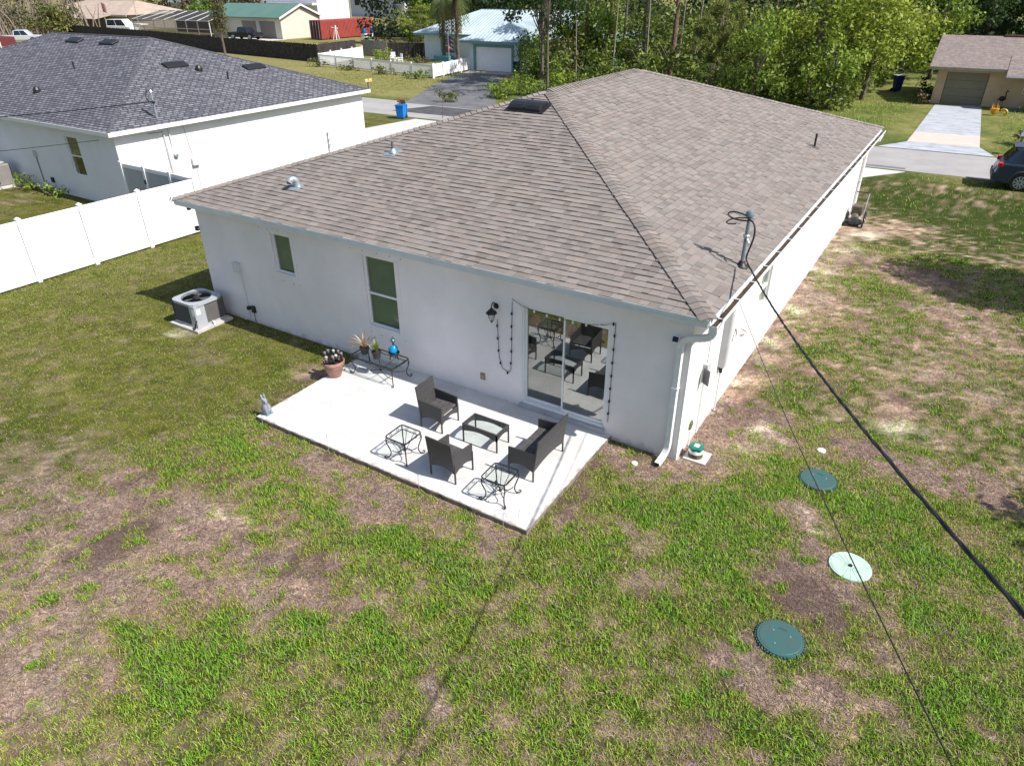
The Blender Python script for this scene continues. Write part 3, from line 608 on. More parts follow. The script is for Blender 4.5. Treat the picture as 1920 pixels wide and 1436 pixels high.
g = B(); g.bx(c[0]-.17, c[0]+.17, c[1]-.17, c[1]+.17, -.004, .006); g.v = [(p[0], p[1], p[2]+on_back(0, p[1])) for p in g.v]
vp = part('vent_pipe', B().cyl((c[0], c[1], c[2]-.05), (c[0], c[1], c[2]+.25), .03, n=12), mat('grey_pvc', (.13, .13, .14), .6), house, smooth=True)
part('flashing', g, M_galv, vp); part('pipe_boot', B().lathe([(.1, 0), (.05, .09), (.045, .09)], (c[0], c[1], c[2]-.01)), M_galv, vp, smooth=True)
c = (-.75, 12.25, on_right(-.75, 0))
vp = part('vent_pipe', B().cyl((c[0], c[1], c[2]-.05), (c[0], c[1], c[2]+.36), .03, n=10), M_dark, house, smooth=True)
g = B(); g.bx(c[0]-.13, c[0]+.13, c[1]-.13, c[1]+.13, -.004, .006); g.v = [(p[0], p[1], p[2]+on_right(p[0], 0)) for p in g.v]
part('flashing', g, M_roofbase, vp)
# off-ridge vent: two rounded black hoods on a flange
def slope_box(b, f): b.v = [(p[0], p[1], p[2]+f(p[0], p[1])) for p in b.v]; return b
ov = part('ridge_vent', slope_box(B().bx(-7.02, -5.92, 5.22, 5.78, -.005, .012), on_back), M_dark, house, label='black twin-hood roof vent below the ridge')
for a, c_ in ((-6.93, -6.49), (-6.455, -6.02)):
    pf = [(a, 5.28, 0), (a, 5.27, .07), (a, 5.33, .125), (a, 5.45, .14), (a, 5.66, .10), (a, 5.72, 0)]
    part('vent_hood', slope_box(B().ext(pf, (c_-a, 0, 0)), on_back), mat('black_vent_metal', (.022, .022, .025), .38, var=.2, sc=6), ov, bevel=.015)
part('vent_strap', slope_box(B().bx(-6.488, -6.457, 5.27, 5.72, .0, .10), on_back), M_dark, ov)
# ================================================================ THINGS FIXED TO THE HOUSE
M_wire = mat('black_cable', (.012, .012, .014), .5, var=.1)
M_steel = mat('painted_steel_mast', (.22, .27, .32), .4, metal=.3, var=.1, sc=6)
M_box = mat('grey_meter_paint', (.50, .51, .52), .5, var=.06, sc=5)
M_stbox = mat('stucco_painted_box', (.62, .615, .63), .75, var=.04)
# service mast and overhead cable
ms = thing('service_mast', 'steel service mast with black cable loops standing on the roof slope', 'mast', (.09, 2.11, 3.07))
part('pole', B().cyl((.09, 2.11, 3.05), (.09, 2.11, 4.02), .034, n=14), M_steel, ms, smooth=True)
part('weatherhead', B().lathe([(.05, 0), (.075, .02), (.08, .06), (.06, .11), (.02, .13)], (.09, 2.11, 3.98), 14), M_steel, ms, smooth=True)
part('roof_boot', B().lathe([(.14, 0), (.07, .05), (.05, .1)], (.09, 2.11, 3.08), 14), M_dark, ms, smooth=True)
part('clamp', B().lathe([(.05, 0), (.06, .01), (.06, .04), (.05, .05)], (.09, 2.11, 3.62), 12), M_galv, ms)
part('insulator', B().cyl((.12, 2.08, 3.60), (.19, 1.98, 3.55), .02), mat('porcelain', (.7, .7, .7), .3), ms)
part('cable_loop', B().tube(bez([(.09, 2.05, 4.0), (-.35, 2.1, 4.16), (-.45, 2.0, 3.92), (-.05, 2.0, 3.92), (.10, 2.06, 3.93)], 14), .014, 5), M_wire, ms)
part('cable_loop', B().tube(bez([(.09, 2.05, 3.98), (-.2, 1.9, 4.02), (-.42, 1.95, 3.8), (-.1, 2.02, 3.86)], 12), .012, 5), M_wire, ms)
part('cable_loop', B().tube(bez([(.1, 2.03, 3.96), (.35, 1.85, 4.0), (.30, 1.9, 3.6), (.14, 1.98, 3.38), (.22, 1.85, 3.29)], 16), .016, 5), M_wire, ms)
cp = [(.20, 1.95, 3.53)]
A0, A1 = Vector((.22, 1.85, 3.29)), Vector((5.9, -12.45, 6.4))
pts = []
for i in range(61):
    t = i/60; p = A0.lerp(A1, t); p.z = 3.29+1.57*t+1.88*t*t; pts.append(p)
sv = thing('service_cable', 'thick twisted black power cable running from the roof mast over the lawn', 'cable', tuple(A0))
for k, rad in ((0, .0095), (2.1, .0095), (4.2, .007)):
    tw = [(p.x+.0095*math.cos(k+i*1.9), p.y, p.z+.0095*math.sin(k+i*1.9)) for i, p in enumerate(pts)]
    part('strand', B().tube(tw, rad, 5), M_wire, sv)
# thin telephone drop wire from the gutter
A, Z = Vector((.43, .95, 2.86)), Vector((4.445, -9.811, 5.035)); wp = []
for i in range(31):
    t = i/30; p = A.lerp(Z, t); p.z -= .16*math.sin(PI*t); wp.append(tuple(p))
solo('telephone_wire', B().tube(wp, .0045, 4), M_wire, 'thin black wire running from the gutter across the lawn past the tank lids', 'wire', loc=tuple(A))
# meter, panels and pump on the side wall
mp = thing('breaker_cabinet', 'tall narrow grey electric panel under the gutter on the white side wall', 'electric panel', (0, 2.0, 1.05))
part('cabinet', B().bx(.002, .13, 1.93, 2.13, 1.05, 2.42), M_box, mp, bevel=.008)
part('door', B().bx(.131, .138, 1.945, 2.115, 1.1, 2.36), M_box, mp); part('conduit', B().cyl((.05, 2.03, .02), (.05, 2.03, 1.05), .02), M_gut, mp); part('coupling', B().cyl((.05, 2.03, .90), (.05, 2.03, 1.0), .035), M_dark, mp)
tb = thing('telephone_box', 'open grey telephone box with dangling wires on the side wall', 'utility box', (0, .98, 1.1))
part('cabinet', B().bx(.002, .09, .88, 1.12, 1.28, 1.60), M_box, tb, bevel=.006); part('box_door', B().box((.11, .80, 1.40), (.02, .17, .30), rz=.9), mat('dark_grey_cover', (.12, .12, .13), .6), tb)
part('conduit', B().cyl((.04, .95, .1), (.04, .95, 1.28), .016), M_gut, tb); part('conduit', B().cyl((.04, 1.02, .1), (.04, 1.02, 1.28), .012), M_gut, tb)
part('lead_wire', B().tube(bez([(.04, .98, 1.6), (.06, 1.0, 2.0), (.03, .85, 2.3), (.05, .8, 2.72)], 10), .006, 4), M_wire, tb)
fl = thing('flood_light', 'small twin flood light high on the white side wall', 'flood light', (0, 2.95, 1.45))
part('base', B().lathe([(.06, 0), (.06, .03), (.03, .05)], (.0, 0, 0), 12).xf(Matrix.Translation((.002, 2.95, 1.5)) @ Matrix.Rotation(PI/2, 4, 'Y')), M_white, fl)
for s in (-.1, .1): part('lamp_head', B().cyl((.05, 2.95+s*.4, 1.5), (.17, 2.95+s*1.5, 1.42), .03, .055, 12), M_white, fl, smooth=True)
hb = thing('hose_bib', 'round green meter cover beside thin pipes low on the side wall', 'tap', (0, .62, .3))
part('cover', B().lathe([(.10, 0), (.10, .015), (.07, .03)], (0, 0, 0), 16).xf(Matrix.Translation((.002, .62, .44)) @ Matrix.Rotation(PI/2, 4, 'Y')), mat('moss_cover', (.14, .15, .06), .8, var=.3, sc=20), hb)
part('pipe', B().cyl((.03, .56, .02), (.03, .56, .36), .014), M_gut, hb); part('pipe', B().cyl((.03, .62, .02), (.03, .62, .36), .010), M_gut, hb)
pu = thing('well_pump', 'green-topped white pump housing on a small concrete square by the house corner', 'pump', (.24, .30, 0))
part('pad', B().bx(.08, .50, .12, .52, 0, .035), M_conc, pu, bevel=.006); part('housing', B().lathe([(.13, 0), (.13, .14), (.12, .17)], (.26, .30, .035), 18), M_white, pu, smooth=True)
part('lid', B().lathe([(.14, 0), (.14, .05), (.12, .065)], (.26, .30, .195), 6, .3), mat('teal_green_plastic', (.0, .17, .12), .4), pu)
part('label_plate', B().bx(.22, .31, .25, .35, .262, .265), M_white, pu)
part('dirt_stain', B().lathe([(.132, .0), (.132, .09)], (.26, .30, .036), 18), mat('mud', (.16, .13, .08), .95, var=.4, sc=20), pu)
# wall lantern, string lights, covers on the back wall
wl = thing('wall_lantern', 'black coach lantern with a curved bracket beside the sliding door', 'lantern', (-3.87, 0, 1.95))
part('back_plate', B().lathe([(.06, 0), (.06, .015), (.03, .025)], (0, 0, 0), 14).xf(Matrix.Translation((-3.87, -.001, 2.18)) @ Matrix.Rotation(PI/2, 4, 'X')), M_dark, wl)
part('bracket', B().tube(bez([(-3.87, -.02, 2.18), (-3.87, -.06, 2.32), (-3.87, -.17, 2.32), (-3.87, -.17, 2.18)], 10), .012, 6), M_dark, wl)
part('shade', B().lathe([(.11, 0), (.10, .02), (.04, .08), (.015, .11)], (-3.87, -.17, 2.09), 12), M_dark, wl)
part('globe', B().lathe([(.025, 0), (.05, .05), (.075, .16)], (-3.87, -.17, 1.93), 8), glassmat('lantern_glass', (.7, .7, .7), .2), wl)
for k in range(4):
    t = k*PI/2+.4; part('cage_bar', B().cyl((-3.87+.03*math.cos(t), -.17+.03*math.sin(t), 1.93), (-3.87+.08*math.cos(t), -.17+.08*math.sin(t), 2.09), .006, n=5), M_dark, wl)
part('finial', B().lathe([(.005, -.05), (.02, -.02), (.03, 0)], (-3.87, -.17, 1.93), 8), M_dark, wl)
st = thing('string_lights', 'black string of small bulbs draped around the sliding door', 'string lights', (-3.5, 0, .84))
sp = [(-3.84, -.02, 1.92), (-3.83, -.015, 1.5), (-3.81, -.015, 1.1), (-3.74, -.015, .86), (-3.60, -.015, .80), (-3.54, -.015, .86), (-3.52, -.012, 1.3), (-3.51, -.012, 1.9), (-3.50, -.012, 2.41), (-3.3, -.025, 2.33), (-2.9, -.02, 2.27), (-2.4, -.02, 2.25), (-1.9, -.02, 2.28), (-1.6, -.02, 2.34), (-1.37, -.012, 2.43), (-1.375, -.012, 1.8), (-1.38, -.012, 1.1), (-1.385, -.012, .38)]
cord = part('cord', B().tube(sp, .0055, 5), M_wire, st)
def along(P, step):
    P = [Vector(p) for p in P]; out = []; acc = step*.5
    for a, c in zip(P, P[1:]):
        d = (c-a).length
        while acc < d: out.append(a.lerp(c, acc/d)); acc += step
        acc -= d
    return out
for p in along(sp, .27): part('bulb', B().lathe([(.012, .02), (.02, -.005), (.021, -.02), (.008, -.04)], tuple(p+Vector((0, -.014, 0))), 8), M_dark if not (2.2 < p.z < 2.4) else mat('clear_bulb', (.75, .75, .7), .2), st)
def plate(name, label, cat, x, z, w_, h, m, d=.03):
    return solo(name, B().bx(x-w_/2, x+w_/2, -d, -.001, z-h/2, z+h/2), m, label, cat, bevel=.006)
jb = thing('disconnect_box', 'pale grey disconnect box with a thin conduit left of the small window', 'utility box', (-11.59, 0, 1.3))
part('cabinet', B().bx(-11.69, -11.49, -.10, -.001, 1.33, 1.60), M_stbox, jb, bevel=.008); part('conduit', B().tube([(-11.52, -.03, 1.33), (-11.50, -.02, .9), (-11.47, -.02, .35), (-11.48, -.03, .12), (-11.62, -.10, .06)], .012, 6), M_stbox, jb)
ob = thing('outdoor_outlet', 'black weatherproof outlet with a plugged-in box low on the wall', 'outlet', (-11.38, 0, .35))
part('cover', B().bx(-11.34, -11.22, -.06, -.001, .30, .48), M_dark, ob, bevel=.01); part('adapter', B().lathe([(.05, -.03), (.06, 0), (.05, .05)], (-11.42, -.06, .40), 10), M_dark, ob)
part('lead', B().tube([(-11.28, -.04, .3), (-11.27, -.04, .18), (-11.24, -.06, .05)], .008, 5), M_wire, ob)
br = thing('brass_outlet', 'small brass outlet cover low on the back wall near the lantern', 'outlet', (-4.23, 0, .45))
part('plate', B().bx(-4.29, -4.17, -.02, -.001, .44, .60), mat('aged_brass', (.35, .28, .10), .5, metal=.3, var=.3, sc=20), br, bevel=.02); part('hatch', B().bx(-4.265, -4.195, -.03, -.021, .46, .55), mat('dull_cover', (.32, .31, .22), .6), br, bevel=.008)
def solar(name, label, x, y, z, rz, face=(0, -1)):
    t = thing(name, label, 'solar light', (x, y, z)); R = Matrix.Translation((x, y, z)) @ Matrix.Rotation(rz, 4, 'Z') @ Matrix.Rotation(-.5, 4, 'X')
    part('case', B().bx(-.065, .065, -.02, .02, -.06, .06).xf(R), M_white, t, bevel=.006); part('solar_cell', B().bx(-.05, .05, -.025, -.0205, -.045, .045).xf(R), mat('solar_cell', (.015, .02, .045), .2), t)
    part('bracket', B().cyl((x, y+.02, z), (x, y+.07, z-.02), .012), M_dark, t)
solar('solar_light', 'small white-framed solar light on the back wall beside the downspout', -.26, -.07, 2.43, 0)
solar('solar_light', 'small dark solar panel on the far left eave corner of the roof', -13.17, -.34, 3.0, -.5)
cm = thing('camera', 'small black camera under the eave at the left end of the back wall', 'camera', (-12.86, 0, 2.3))
part('body', B().bx(-12.93, -12.84, -.06, .03, 2.18, 2.29), M_dark, cm, bevel=.01); part('bracket', B().cyl((-12.82, -.02, 2.24), (-12.86, -.02, 2.24), .015), M_white, cm)
cm2 = thing('motion_sensor', 'tiny black sensor hanging from the soffit at the left wall end', 'sensor', (-12.9, -.1, 2.65))
part('body', B().bx(-12.95, -12.87, -.14, -.06, 2.72, 2.82), M_dark, cm2, bevel=.01); part('stem', B().cyl((-12.91, -.1, 2.81), (-12.91, -.1, 2.87), .01), M_dark, cm2)
# nail stubs left in the stucco above and below the windows: shutter anchors
an = []
for x, zz in [(-10.5, 2.66), (-10.2, 2.66), (-9.85, 2.67), (-9.5, 2.67), (-10.3, 1.45), (-9.95, 1.44), (-9.6, 1.42), (-9.4, 1.43), (-7.6, 2.67), (-7.25, 2.67), (-6.85, 2.68), (-6.5, 2.68), (-6.2, 2.68), (-7.25, .78), (-6.95, .76), (-6.6, .76), (-6.25, .8)]:
    part('shutter_anchor', B().lathe([(.014, 0), (.012, .012)], (0, 0, 0), 6).xf(Matrix.Translation((x, -.0005, zz)) @ Matrix.Rotation(PI/2, 4, 'X')), M_galv, house)
# AC unit on its pad
ac = thing('air_conditioner', 'square outdoor air conditioner with a round fan grille on a concrete pad', 'air conditioner', (-12.56, -.68, 0))
AX0, AX1, AY0, AY1, AZ0, AZ1 = -13.02, -12.12, -1.12, -.26, .09, .66
part('pad', B().bx(-13.12, -11.99, -1.24, -.18, 0, .07), mat('grey_pad', (.50, .48, .45), .9, var=.12, sc=4), ac, bevel=.008)
M_acd = mat('dark_coil', (.045, .045, .05), .6, var=.2, sc=30); M_acl = mat('taupe_louvre', (.095, .09, .088), .55, var=.08); M_acg = mat('grey_casing', (.36, .38, .41), .4, var=.04)
part('coil', B().bx(AX0+.03, AX1-.03, AY0+.03, AY1-.03, AZ0, AZ1-.02), M_acd, ac)
part('base_pan', B().bx(AX0, AX1, AY0, AY1, AZ0-.018, AZ0+.03), M_acg, ac, bevel=.006)
for i in range(8):
    z = AZ0+.05+i*.066
    part('louvre', B().poly([(AX1-.004, AY0+.30, z), (AX1-.004, AY1, z), (AX1-.024, AY1, z+.058), (AX1-.024, AY0+.30, z+.058)]), M_acl, ac)
    part('louvre', B().poly([(AX0, AY0+.004, z), (AX1-.22, AY0+.004, z), (AX1-.22, AY0+.024, z+.058), (AX0, AY0+.024, z+.058)]), M_acd, ac)
part('corner_panel', B().bx(AX1-.22, AX1, AY0, AY0+.02, AZ0+.03, AZ1-.02).bx(AX1-.02, AX1, AY0+.021, AY0+.30, AZ0+.03, AZ1-.02), M_acg, ac, bevel=.004)
part('sticker', B().bx(AX1+.001, AX1+.003, AY0+.05, AY0+.16, .42, .56), M_white, ac); part('sticker', B().bx(AX1-.12, AX1-.03, AY0-.003, AY0-.001, .40, .58), M_white, ac)
part('rear_shell', B().bx(AX0, AX1, AY1-.02, AY1, AZ0+.03, AZ1-.02).bx(AX0, AX0+.02, AY0, AY1-.021, AZ0+.03, AZ1-.02), M_acl, ac)
cx, cy = (AX0+AX1)/2, (AY0+AY1)/2; tp = B(); n = 32; R = .36; z = AZ1+.035
def sqp(t, h, k=.12):
    c, s = math.cos(t), math.sin(t); q = h/max(abs(c), abs(s)); q = min(q, h*1.27); return c*q, s*q
for zz in (AZ1-.03, z): tp.v += [(cx+sqp(2*PI*i/n, .47)[0]*(1), cy+sqp(2*PI*i/n, .45)[1], zz) for i in range(n)]
tp.v += [(cx+R*math.cos(2*PI*i/n), cy+R*math.sin(2*PI*i/n), z) for i in range(n)]+[(cx+R*math.cos(2*PI*i/n), cy+R*math.sin(2*PI*i/n), z-.05) for i in range(n)]
for i in range(n):
    j = (i+1) % n; tp.f += [(i, j, n+j, n+i), (n+i, n+j, 2*n+j, 2*n+i), (2*n+i, 2*n+j, 3*n+j, 3*n+i)]
part('top_panel', tp, M_acg, ac)
part('fan_well', B().lathe([(R, -.06), (R*.99, -.055)], (cx, cy, z), 32), M_dark, ac)
gr_ = B()
for q in (.06, .11, .16, .21, .26, .31, .355): gr_.tube([(cx+q*math.cos(2*PI*i/28), cy+q*math.sin(2*PI*i/28), z+.012+.03*(1-q/.36)) for i in range(28)], .0035, 4, close=True)
for k in range(8): t = k*PI/4; gr_.cyl((cx, cy, z+.04), (cx+.365*math.cos(t), cy+.365*math.sin(t), z+.01), .004, n=4)
part('fan_grille', gr_, M_dark, ac)
for k in range(3):
    t = k*2.094+.3; part('fan_blade', B().poly([(cx+.05*math.cos(t), cy+.05*math.sin(t), z-.03), (cx+.31*math.cos(t-.35), cy+.31*math.sin(t-.35), z-.045), (cx+.33*math.cos(t+.35), cy+.33*math.sin(t+.35), z-.015)]), mat('fan_blade', (.16, .17, .18), .4), ac)
part('fan_motor', B().lathe([(.08, -.05), (.08, .0), (.05, .02)], (cx, cy, z-.01), 14), M_acd, ac)
part('valve', B().tube([(-12.1, -1.13, .30), (-12.07, -1.2, .22), (-12.1, -1.22, .12), (-12.2, -1.2, .09)], .02, 6), M_dark, ac); part('drain_pipe', B().tube([(-12.1, -.7, .14), (-12.0, -.72, .12), (-11.97, -.75, .05)], .018, 6), M_white, ac)
# ================================================================ PATIO FURNITURE
def wicker():
    M = bpy.data.materials.new('dark_wicker'); M.use_nodes = True; t = M.node_tree; n = t.nodes; L = t.links; p = n['Principled BSDF']
    tc = n.new('ShaderNodeTexCoord'); b = n.new('ShaderNodeTexBrick'); b.inputs['Scale'].default_value = 1; b.inputs['Brick Width'].default_value = .03; b.inputs['Row Height'].default_value = .012; b.inputs['Mortar Size'].default_value = .0018
    b.inputs['Color1'].default_value = (.042, .042, .045, 1); b.inputs['Color2'].default_value = (.070, .069, .072, 1); b.inputs['Mortar'].default_value = (.02, .018, .017, 1)
    mp = n.new('ShaderNodeMapping'); mp.inputs['Rotation'].default_value = (PI/2, 0, .8); L.new(tc.outputs['Object'], mp.inputs[0]); L.new(mp.outputs[0], b.inputs['Vector'])
    L.new(b.outputs['Color'], p.inputs['Base Color']); p.inputs['Roughness'].default_value = .55
    bp = n.new('ShaderNodeBump'); bp.inputs['Strength'].default_value = .6; bp.inputs['Distance'].default_value = .004; L.new(b.outputs['Fac'], bp.inputs['Height']); bp.invert = True; L.new(bp.outputs[0], p.inputs['Normal'])
    return M
M_wick = wicker(); M_iron = mat('black_wrought_iron', (.018, .018, .02), .45, var=.2, sc=10)
M_tglass = glassmat('table_glass', (.86, .92, .91), .05); M_seatw = mat('worn_seat_wicker', (.095, .09, .092), .6, var=.3, sc=14, bump=.4, bsc=90)
def archy(x0, x1, zt0, zt1, zb, rise, n=10):
    """outline in (u,z): straight top, arched lower edge"""
    out = [(x0, zt0), (x1, zt1)]
    for i in range(n+1): t = 1-i/n; out.append((x0+(x1-x0)*t, zb+rise*math.sin(PI*t)))
    return out
def make_seat(name, label, wid, loc, rz, group):
    """faces local +x; width along y"""
    t = thing(name, label, 'chair' if wid < .8 else 'sofa', (0, 0, 0), group); d = .50; h = wid/2
    bk = archy(-h, h, .85, .85, .20, .07); th = .03
    shear = lambda z: -d/2-.02-.17*max(0, z-.36)
    b = B(); b.ext([(0, u, z) for u, z in bk], (th, 0, 0)); b.v = [(x+shear(z), y, z) for x, y, z in b.v]; part('backrest', b, M_wick, t, bevel=.006)
    for s in (-1, 1):
        o = archy(-d/2+.0, d/2, .60, .56, .19, .08); y = s*h-(th if s > 0 else 0)
        pts = [(u+(-.17*max(0, z-.36) if u < -d/2+.01 else 0), y, z) for u, z in o]
        part('arm_panel', B().ext(pts, (0, th, 0)), M_wick, t, bevel=.006)
        part('leg', B().bx(d/2-.026, d/2-.002, s*h-.012, s*h+.012, 0, .40), M_wick, t); part('leg', B().bx(-d/2-.022, -d/2+.002, s*h-.012, s*h+.012, 0, .40), M_wick, t)
    part('seat', B().bx(-d/2+.012, d/2-.035, -h+th+.004, h-th-.004, .35, .395), M_seatw, t, bevel=.008)
    part('front_apron', B().ext([(d/2-.032, u, z) for u, z in archy(-h+th+.002, h-th-.002, .34, .34, .20, .07)], (.025, 0, 0)), M_wick, t)
    t.location = (*loc, PZ); t.rotation_euler = (0, 0, rz); return t
make_seat('wicker_armchair', 'dark wicker armchair turned towards the sofa on the patio', .54, (-4.30, -1.39), .02, 'dark wicker patio set')
make_seat('wicker_armchair', 'dark wicker armchair with its back to the lawn edge of the patio', .54, (-3.19, -2.50), PI/2-.03, 'dark wicker patio set')
make_seat('wicker_sofa', 'dark wicker two-seat sofa on the patio in front of the sliding door', 1.06, (-2.09, -1.48), PI, 'dark wicker patio set')
ct = thing('coffee_table', 'dark wicker coffee table with a glass top between the chairs and sofa', 'table', (0, 0, 0), 'dark wicker patio set')
hx_, hy_ = .385, .21
for s in (-1, 1):
    part('apron', B().ext([(u, s*hy_-(.022 if s > 0 else 0), z) for u, z in archy(-hx_, hx_, .385, .385, .24, .07)], (0, .022, 0)), M_wick, ct)
    part('apron', B().ext([(s*hx_-(.022 if s > 0 else 0), u, z) for u, z in archy(-hy_+.024, hy_-.024, .384, .384, .26, .05)], (.022, 0, 0)), M_wick, ct)
    for q in (-1, 1): part('leg', B().bx(s*hx_-.012-s*.012, s*hx_+.012-s*.012, q*hy_-.012-q*.012, q*hy_+.012-q*.012, 0, .383), M_wick, ct)
fr = B(); fr.bx(-hx_-.003, hx_+.003, -hy_-.003, -hy_+.03, .386, .398); fr.bx(-hx_-.003, hx_+.003, hy_-.03, hy_+.003, .386, .398); fr.bx(-hx_-.003, -hx_+.03, -hy_+.0305, hy_-.0305, .386, .398); fr.bx(hx_-.03, hx_+.003, -hy_+.0305, hy_-.0305, .386, .398)
part('frame', fr, M_wick, ct); part('glass_top', B().poly([(-hx_+.0305, -hy_+.0305, .392), (hx_-.0305, -hy_+.0305, .392), (hx_-.0305, hy_-.0305, .392), (-hx_+.0305, hy_-.0305, .392)]), glassmat('tinted_table_glass', (.74, .82, .80), .06), ct)
ct.location = (-3.20, -1.43, PZ); ct.rotation_euler = (0, 0, .0)
# wrought-iron tables
def rrect(hx, hy, z, r=.06, n=5):
    out = []
    for cx_, cy_, a in ((hx-r, hy-r, 0), (-hx+r, hy-r, PI/2), (-hx+r, -hy+r, PI), (hx-r, -hy+r, 1.5*PI)):
        out += [(cx_+r*math.cos(a+PI/2*i/n), cy_+r*math.sin(a+PI/2*i/n), z) for i in range(n+1)]
    return out
def iron_table(name, label, hx, hy, H, loc, rz, group, glass=True, cat='table'):
    t = thing(name, label, cat, (0, 0, 0), group)
    part('top_rail', B().tube(rrect(hx, hy, H), .012, 6, close=True), M_iron, t); part('lower_rail', B().tube(rrect(hx-.045, hy-.045, H-.055, .05), .009, 6, close=True), M_iron, t)
    for s in (-1, 1):
        for q in (-1, 1):
            a, c = s*(hx-.03), q*(hy-.03); ux, uy = s*.7071, q*.7071
            P = bez([(a, c, H-.01), (a+ux*.07, c+uy*.07, H-.09), (a+ux*.02, c+uy*.02, H*.55), (a-ux*.10, c-uy*.10, H*.38), (a-ux*.06, c-uy*.06, H*.12), (a+ux*.02, c+uy*.02, .012)], 14)
            P += [(a+ux*(.05), c+uy*(.05), .014), (a+ux*.075, c+uy*.075, .045), (a+ux*.055, c+uy*.055, .07), (a+ux*.03, c+uy*.03, .055)]
            part('leg', B().tube(P, .011, 6), M_iron, t)
            part('scroll', B().tube([(a-ux*.02-ux*.035*math.cos(k), c-uy*.02-uy*.035*math.cos(k), H-.09+.035*math.sin(k)) for k in [i*.5 for i in range(11)]], .006, 5), M_iron, t)
            part('stretcher', B().tube(bez([(a-ux*.07, c-uy*.07, H*.33), (a*.55, c*.55, H*.16), (s*.03, q*.03, H*.30)], 8), .008, 5), M_iron, t)
            part('strut', B().cyl((s*.02, q*.02, H*.28), (s*(hx-.05)*.45, q*(hy-.05), H-.06), .006, n=5), M_iron, t)
        for k in (-1, 1):      # small rings and fans between the two rails
            part('ring', B().tube([(s*(hx-.022), k*hy*.4+.03*math.cos(u), H-.028+.026*math.sin(u)) for u in [i*PI/5 for i in range(10)]], .004, 4, close=True), M_iron, t)
            for e in (-.035, 0, .035): part('spoke', B().cyl((k*hx*.4+e*.3, s*(hy-.045), H-.055), (k*hx*.4+e, s*(hy-.008), H-.003), .0035, n=4), M_iron, t)
    part('hub', B().sph((0, 0, H*.29), .032, 10, 6), M_iron, t)
    if glass: part('glass_top', B().poly([(-hx+.02, -hy+.02, H), (hx-.02, -hy+.02, H), (hx-.02, hy-.02, H), (-hx+.02, hy-.02, H)]), M_tglass, t)
    t.location = (*loc, PZ); t.rotation_euler = (0, 0, rz); return t
iron_table('iron_side_table', 'black wrought-iron side table left of the armchair at the lawn edge', .235, .235, .47, (-4.20, -2.58), .0, 'black wrought-iron tables')
iron_table('iron_side_table', 'black wrought-iron side table in front of the sofa, nearest the patio corner', .235, .235, .47, (-2.10, -2.63), .03, 'black wrought-iron tables')
iron_table('iron_bench_table', 'long black wrought-iron glass table against the wall carrying plants', .60, .29, .44, (-6.60, -.52), .0, 'black wrought-iron tables')
TT = PZ+.44
# pots and ornaments
def vaselike(name, label, cat, prof, c, m, n=20): 
    t = thing(name, label, cat, c); part('pot', B().lathe(prof, c, n), m, t, smooth=True); return t
M_terra = mat('weathered_terracotta', (.36, .205, .165), .9, var=.22, sc=6, bump=.3, bsc=40); M_soil = mat('potting_soil', (.05, .035, .025), 1, var=.4, sc=40)
c = (-7.44, -1.08, PZ)
tp_ = vaselike('terracotta_pot', 'large banded terracotta pot full of black garden lights at the patio edge', 'pot', [(.135, 0), (.17, .12), (.178, .13), (.205, .24), (.21, .245), (.215, .31), (.245, .315), (.25, .37), (.235, .385), (.215, .37), (.20, .30)], c, M_terra, 26)
part('soil', B().lathe([(.205, .29), (.19, .305)], c, 20), M_soil, tp_)
r_ = random.Random(5)
for k in range(9):
    a = k*.7; q = .04+.12*((k*37) % 10)/10; x, y = c[0]+q*math.cos(a), c[1]+q*math.sin(a); dx, dy = .10*math.cos(a), .10*math.sin(a); z = PZ+.28; h = .17+.12*r_.random()
    g = thing('garden_light', ['black stake light at the middle of the bundle in the terracotta pot', 'black stake light leaning to the far side of the terracotta pot', 'black stake light at the wall side of the terracotta pot', 'black stake light at the far left rim of the terracotta pot', 'black stake light at the left rim of the terracotta pot', 'black stake light at the near left rim of the terracotta pot', 'black stake light at the near rim of the terracotta pot', 'black stake light at the near right rim of the terracotta pot', 'black stake light at the right rim of the terracotta pot'][k], 'garden light', (x, y, z), 'stake lights in the terracotta pot')
    part('stake', B().cyl((x, y, z), (x+dx*.6, y+dy*.6, z+h*.6), .009, n=6), M_dark, g); part('lamp_head', B().lathe([(.018, 0), (.04, .02), (.045, .06), (.03, .085)], (x+dx*.7, y+dy*.7, z+h*.6), 10), M_dark, g)
    part('lens', B().lathe([(.03, 0), (.032, .03), (.02, .04)], (x+dx*.7, y+dy*.7, z+h*.6+.086), 8), mat('clear_lens', (.20, .20, .21), .2) if k % 3 else mat('pale_lens', (.5, .5, .48), .2), g)
def leafy(name, label, c, cols, n, ln, wd, arch, seed):
    rr_ = random.Random(seed); t = vaselike(name, label, 'plant', [(.075, 0), (.098, .13), (.108, .136), (.108, .16), (.096, .16), (.088, .13)], c, mat('black_nursery_pot', (.03, .03, .032), .6)); 
    part('soil', B().lathe([(.088, .13), (.08, .14)], c, 14), M_soil, t)
    for k in range(n):
        a = rr_.uniform(0, 6.28); e = rr_.uniform(.15, 1.0)*arch; l = ln*rr_.uniform(.7, 1.15); p = []
        for i in range(7):
            s = i/6; p.append(Vector((c[0]+math.cos(a)*l*e*s, c[1]+math.sin(a)*l*e*s, c[2]+.13+l*(s-(.55*e)*s*s*1.4))))
        w_ = Vector((-math.sin(a), math.cos(a), 0)); b = B()
        for i in range(6):
            f0, f1 = wd*math.sin(PI*(.12+.88*i/6))+.001, wd*math.sin(PI*(.12+.88*(i+1)/6))+.001
            b.poly([p[i]-w_*f0, p[i]+w_*f0, p[i+1]+w_*f1, p[i+1]-w_*f1])
        part('leaf', b, mat('leaf_'+name, cols[k % len(cols)], .5, var=.15, sc=20), t)
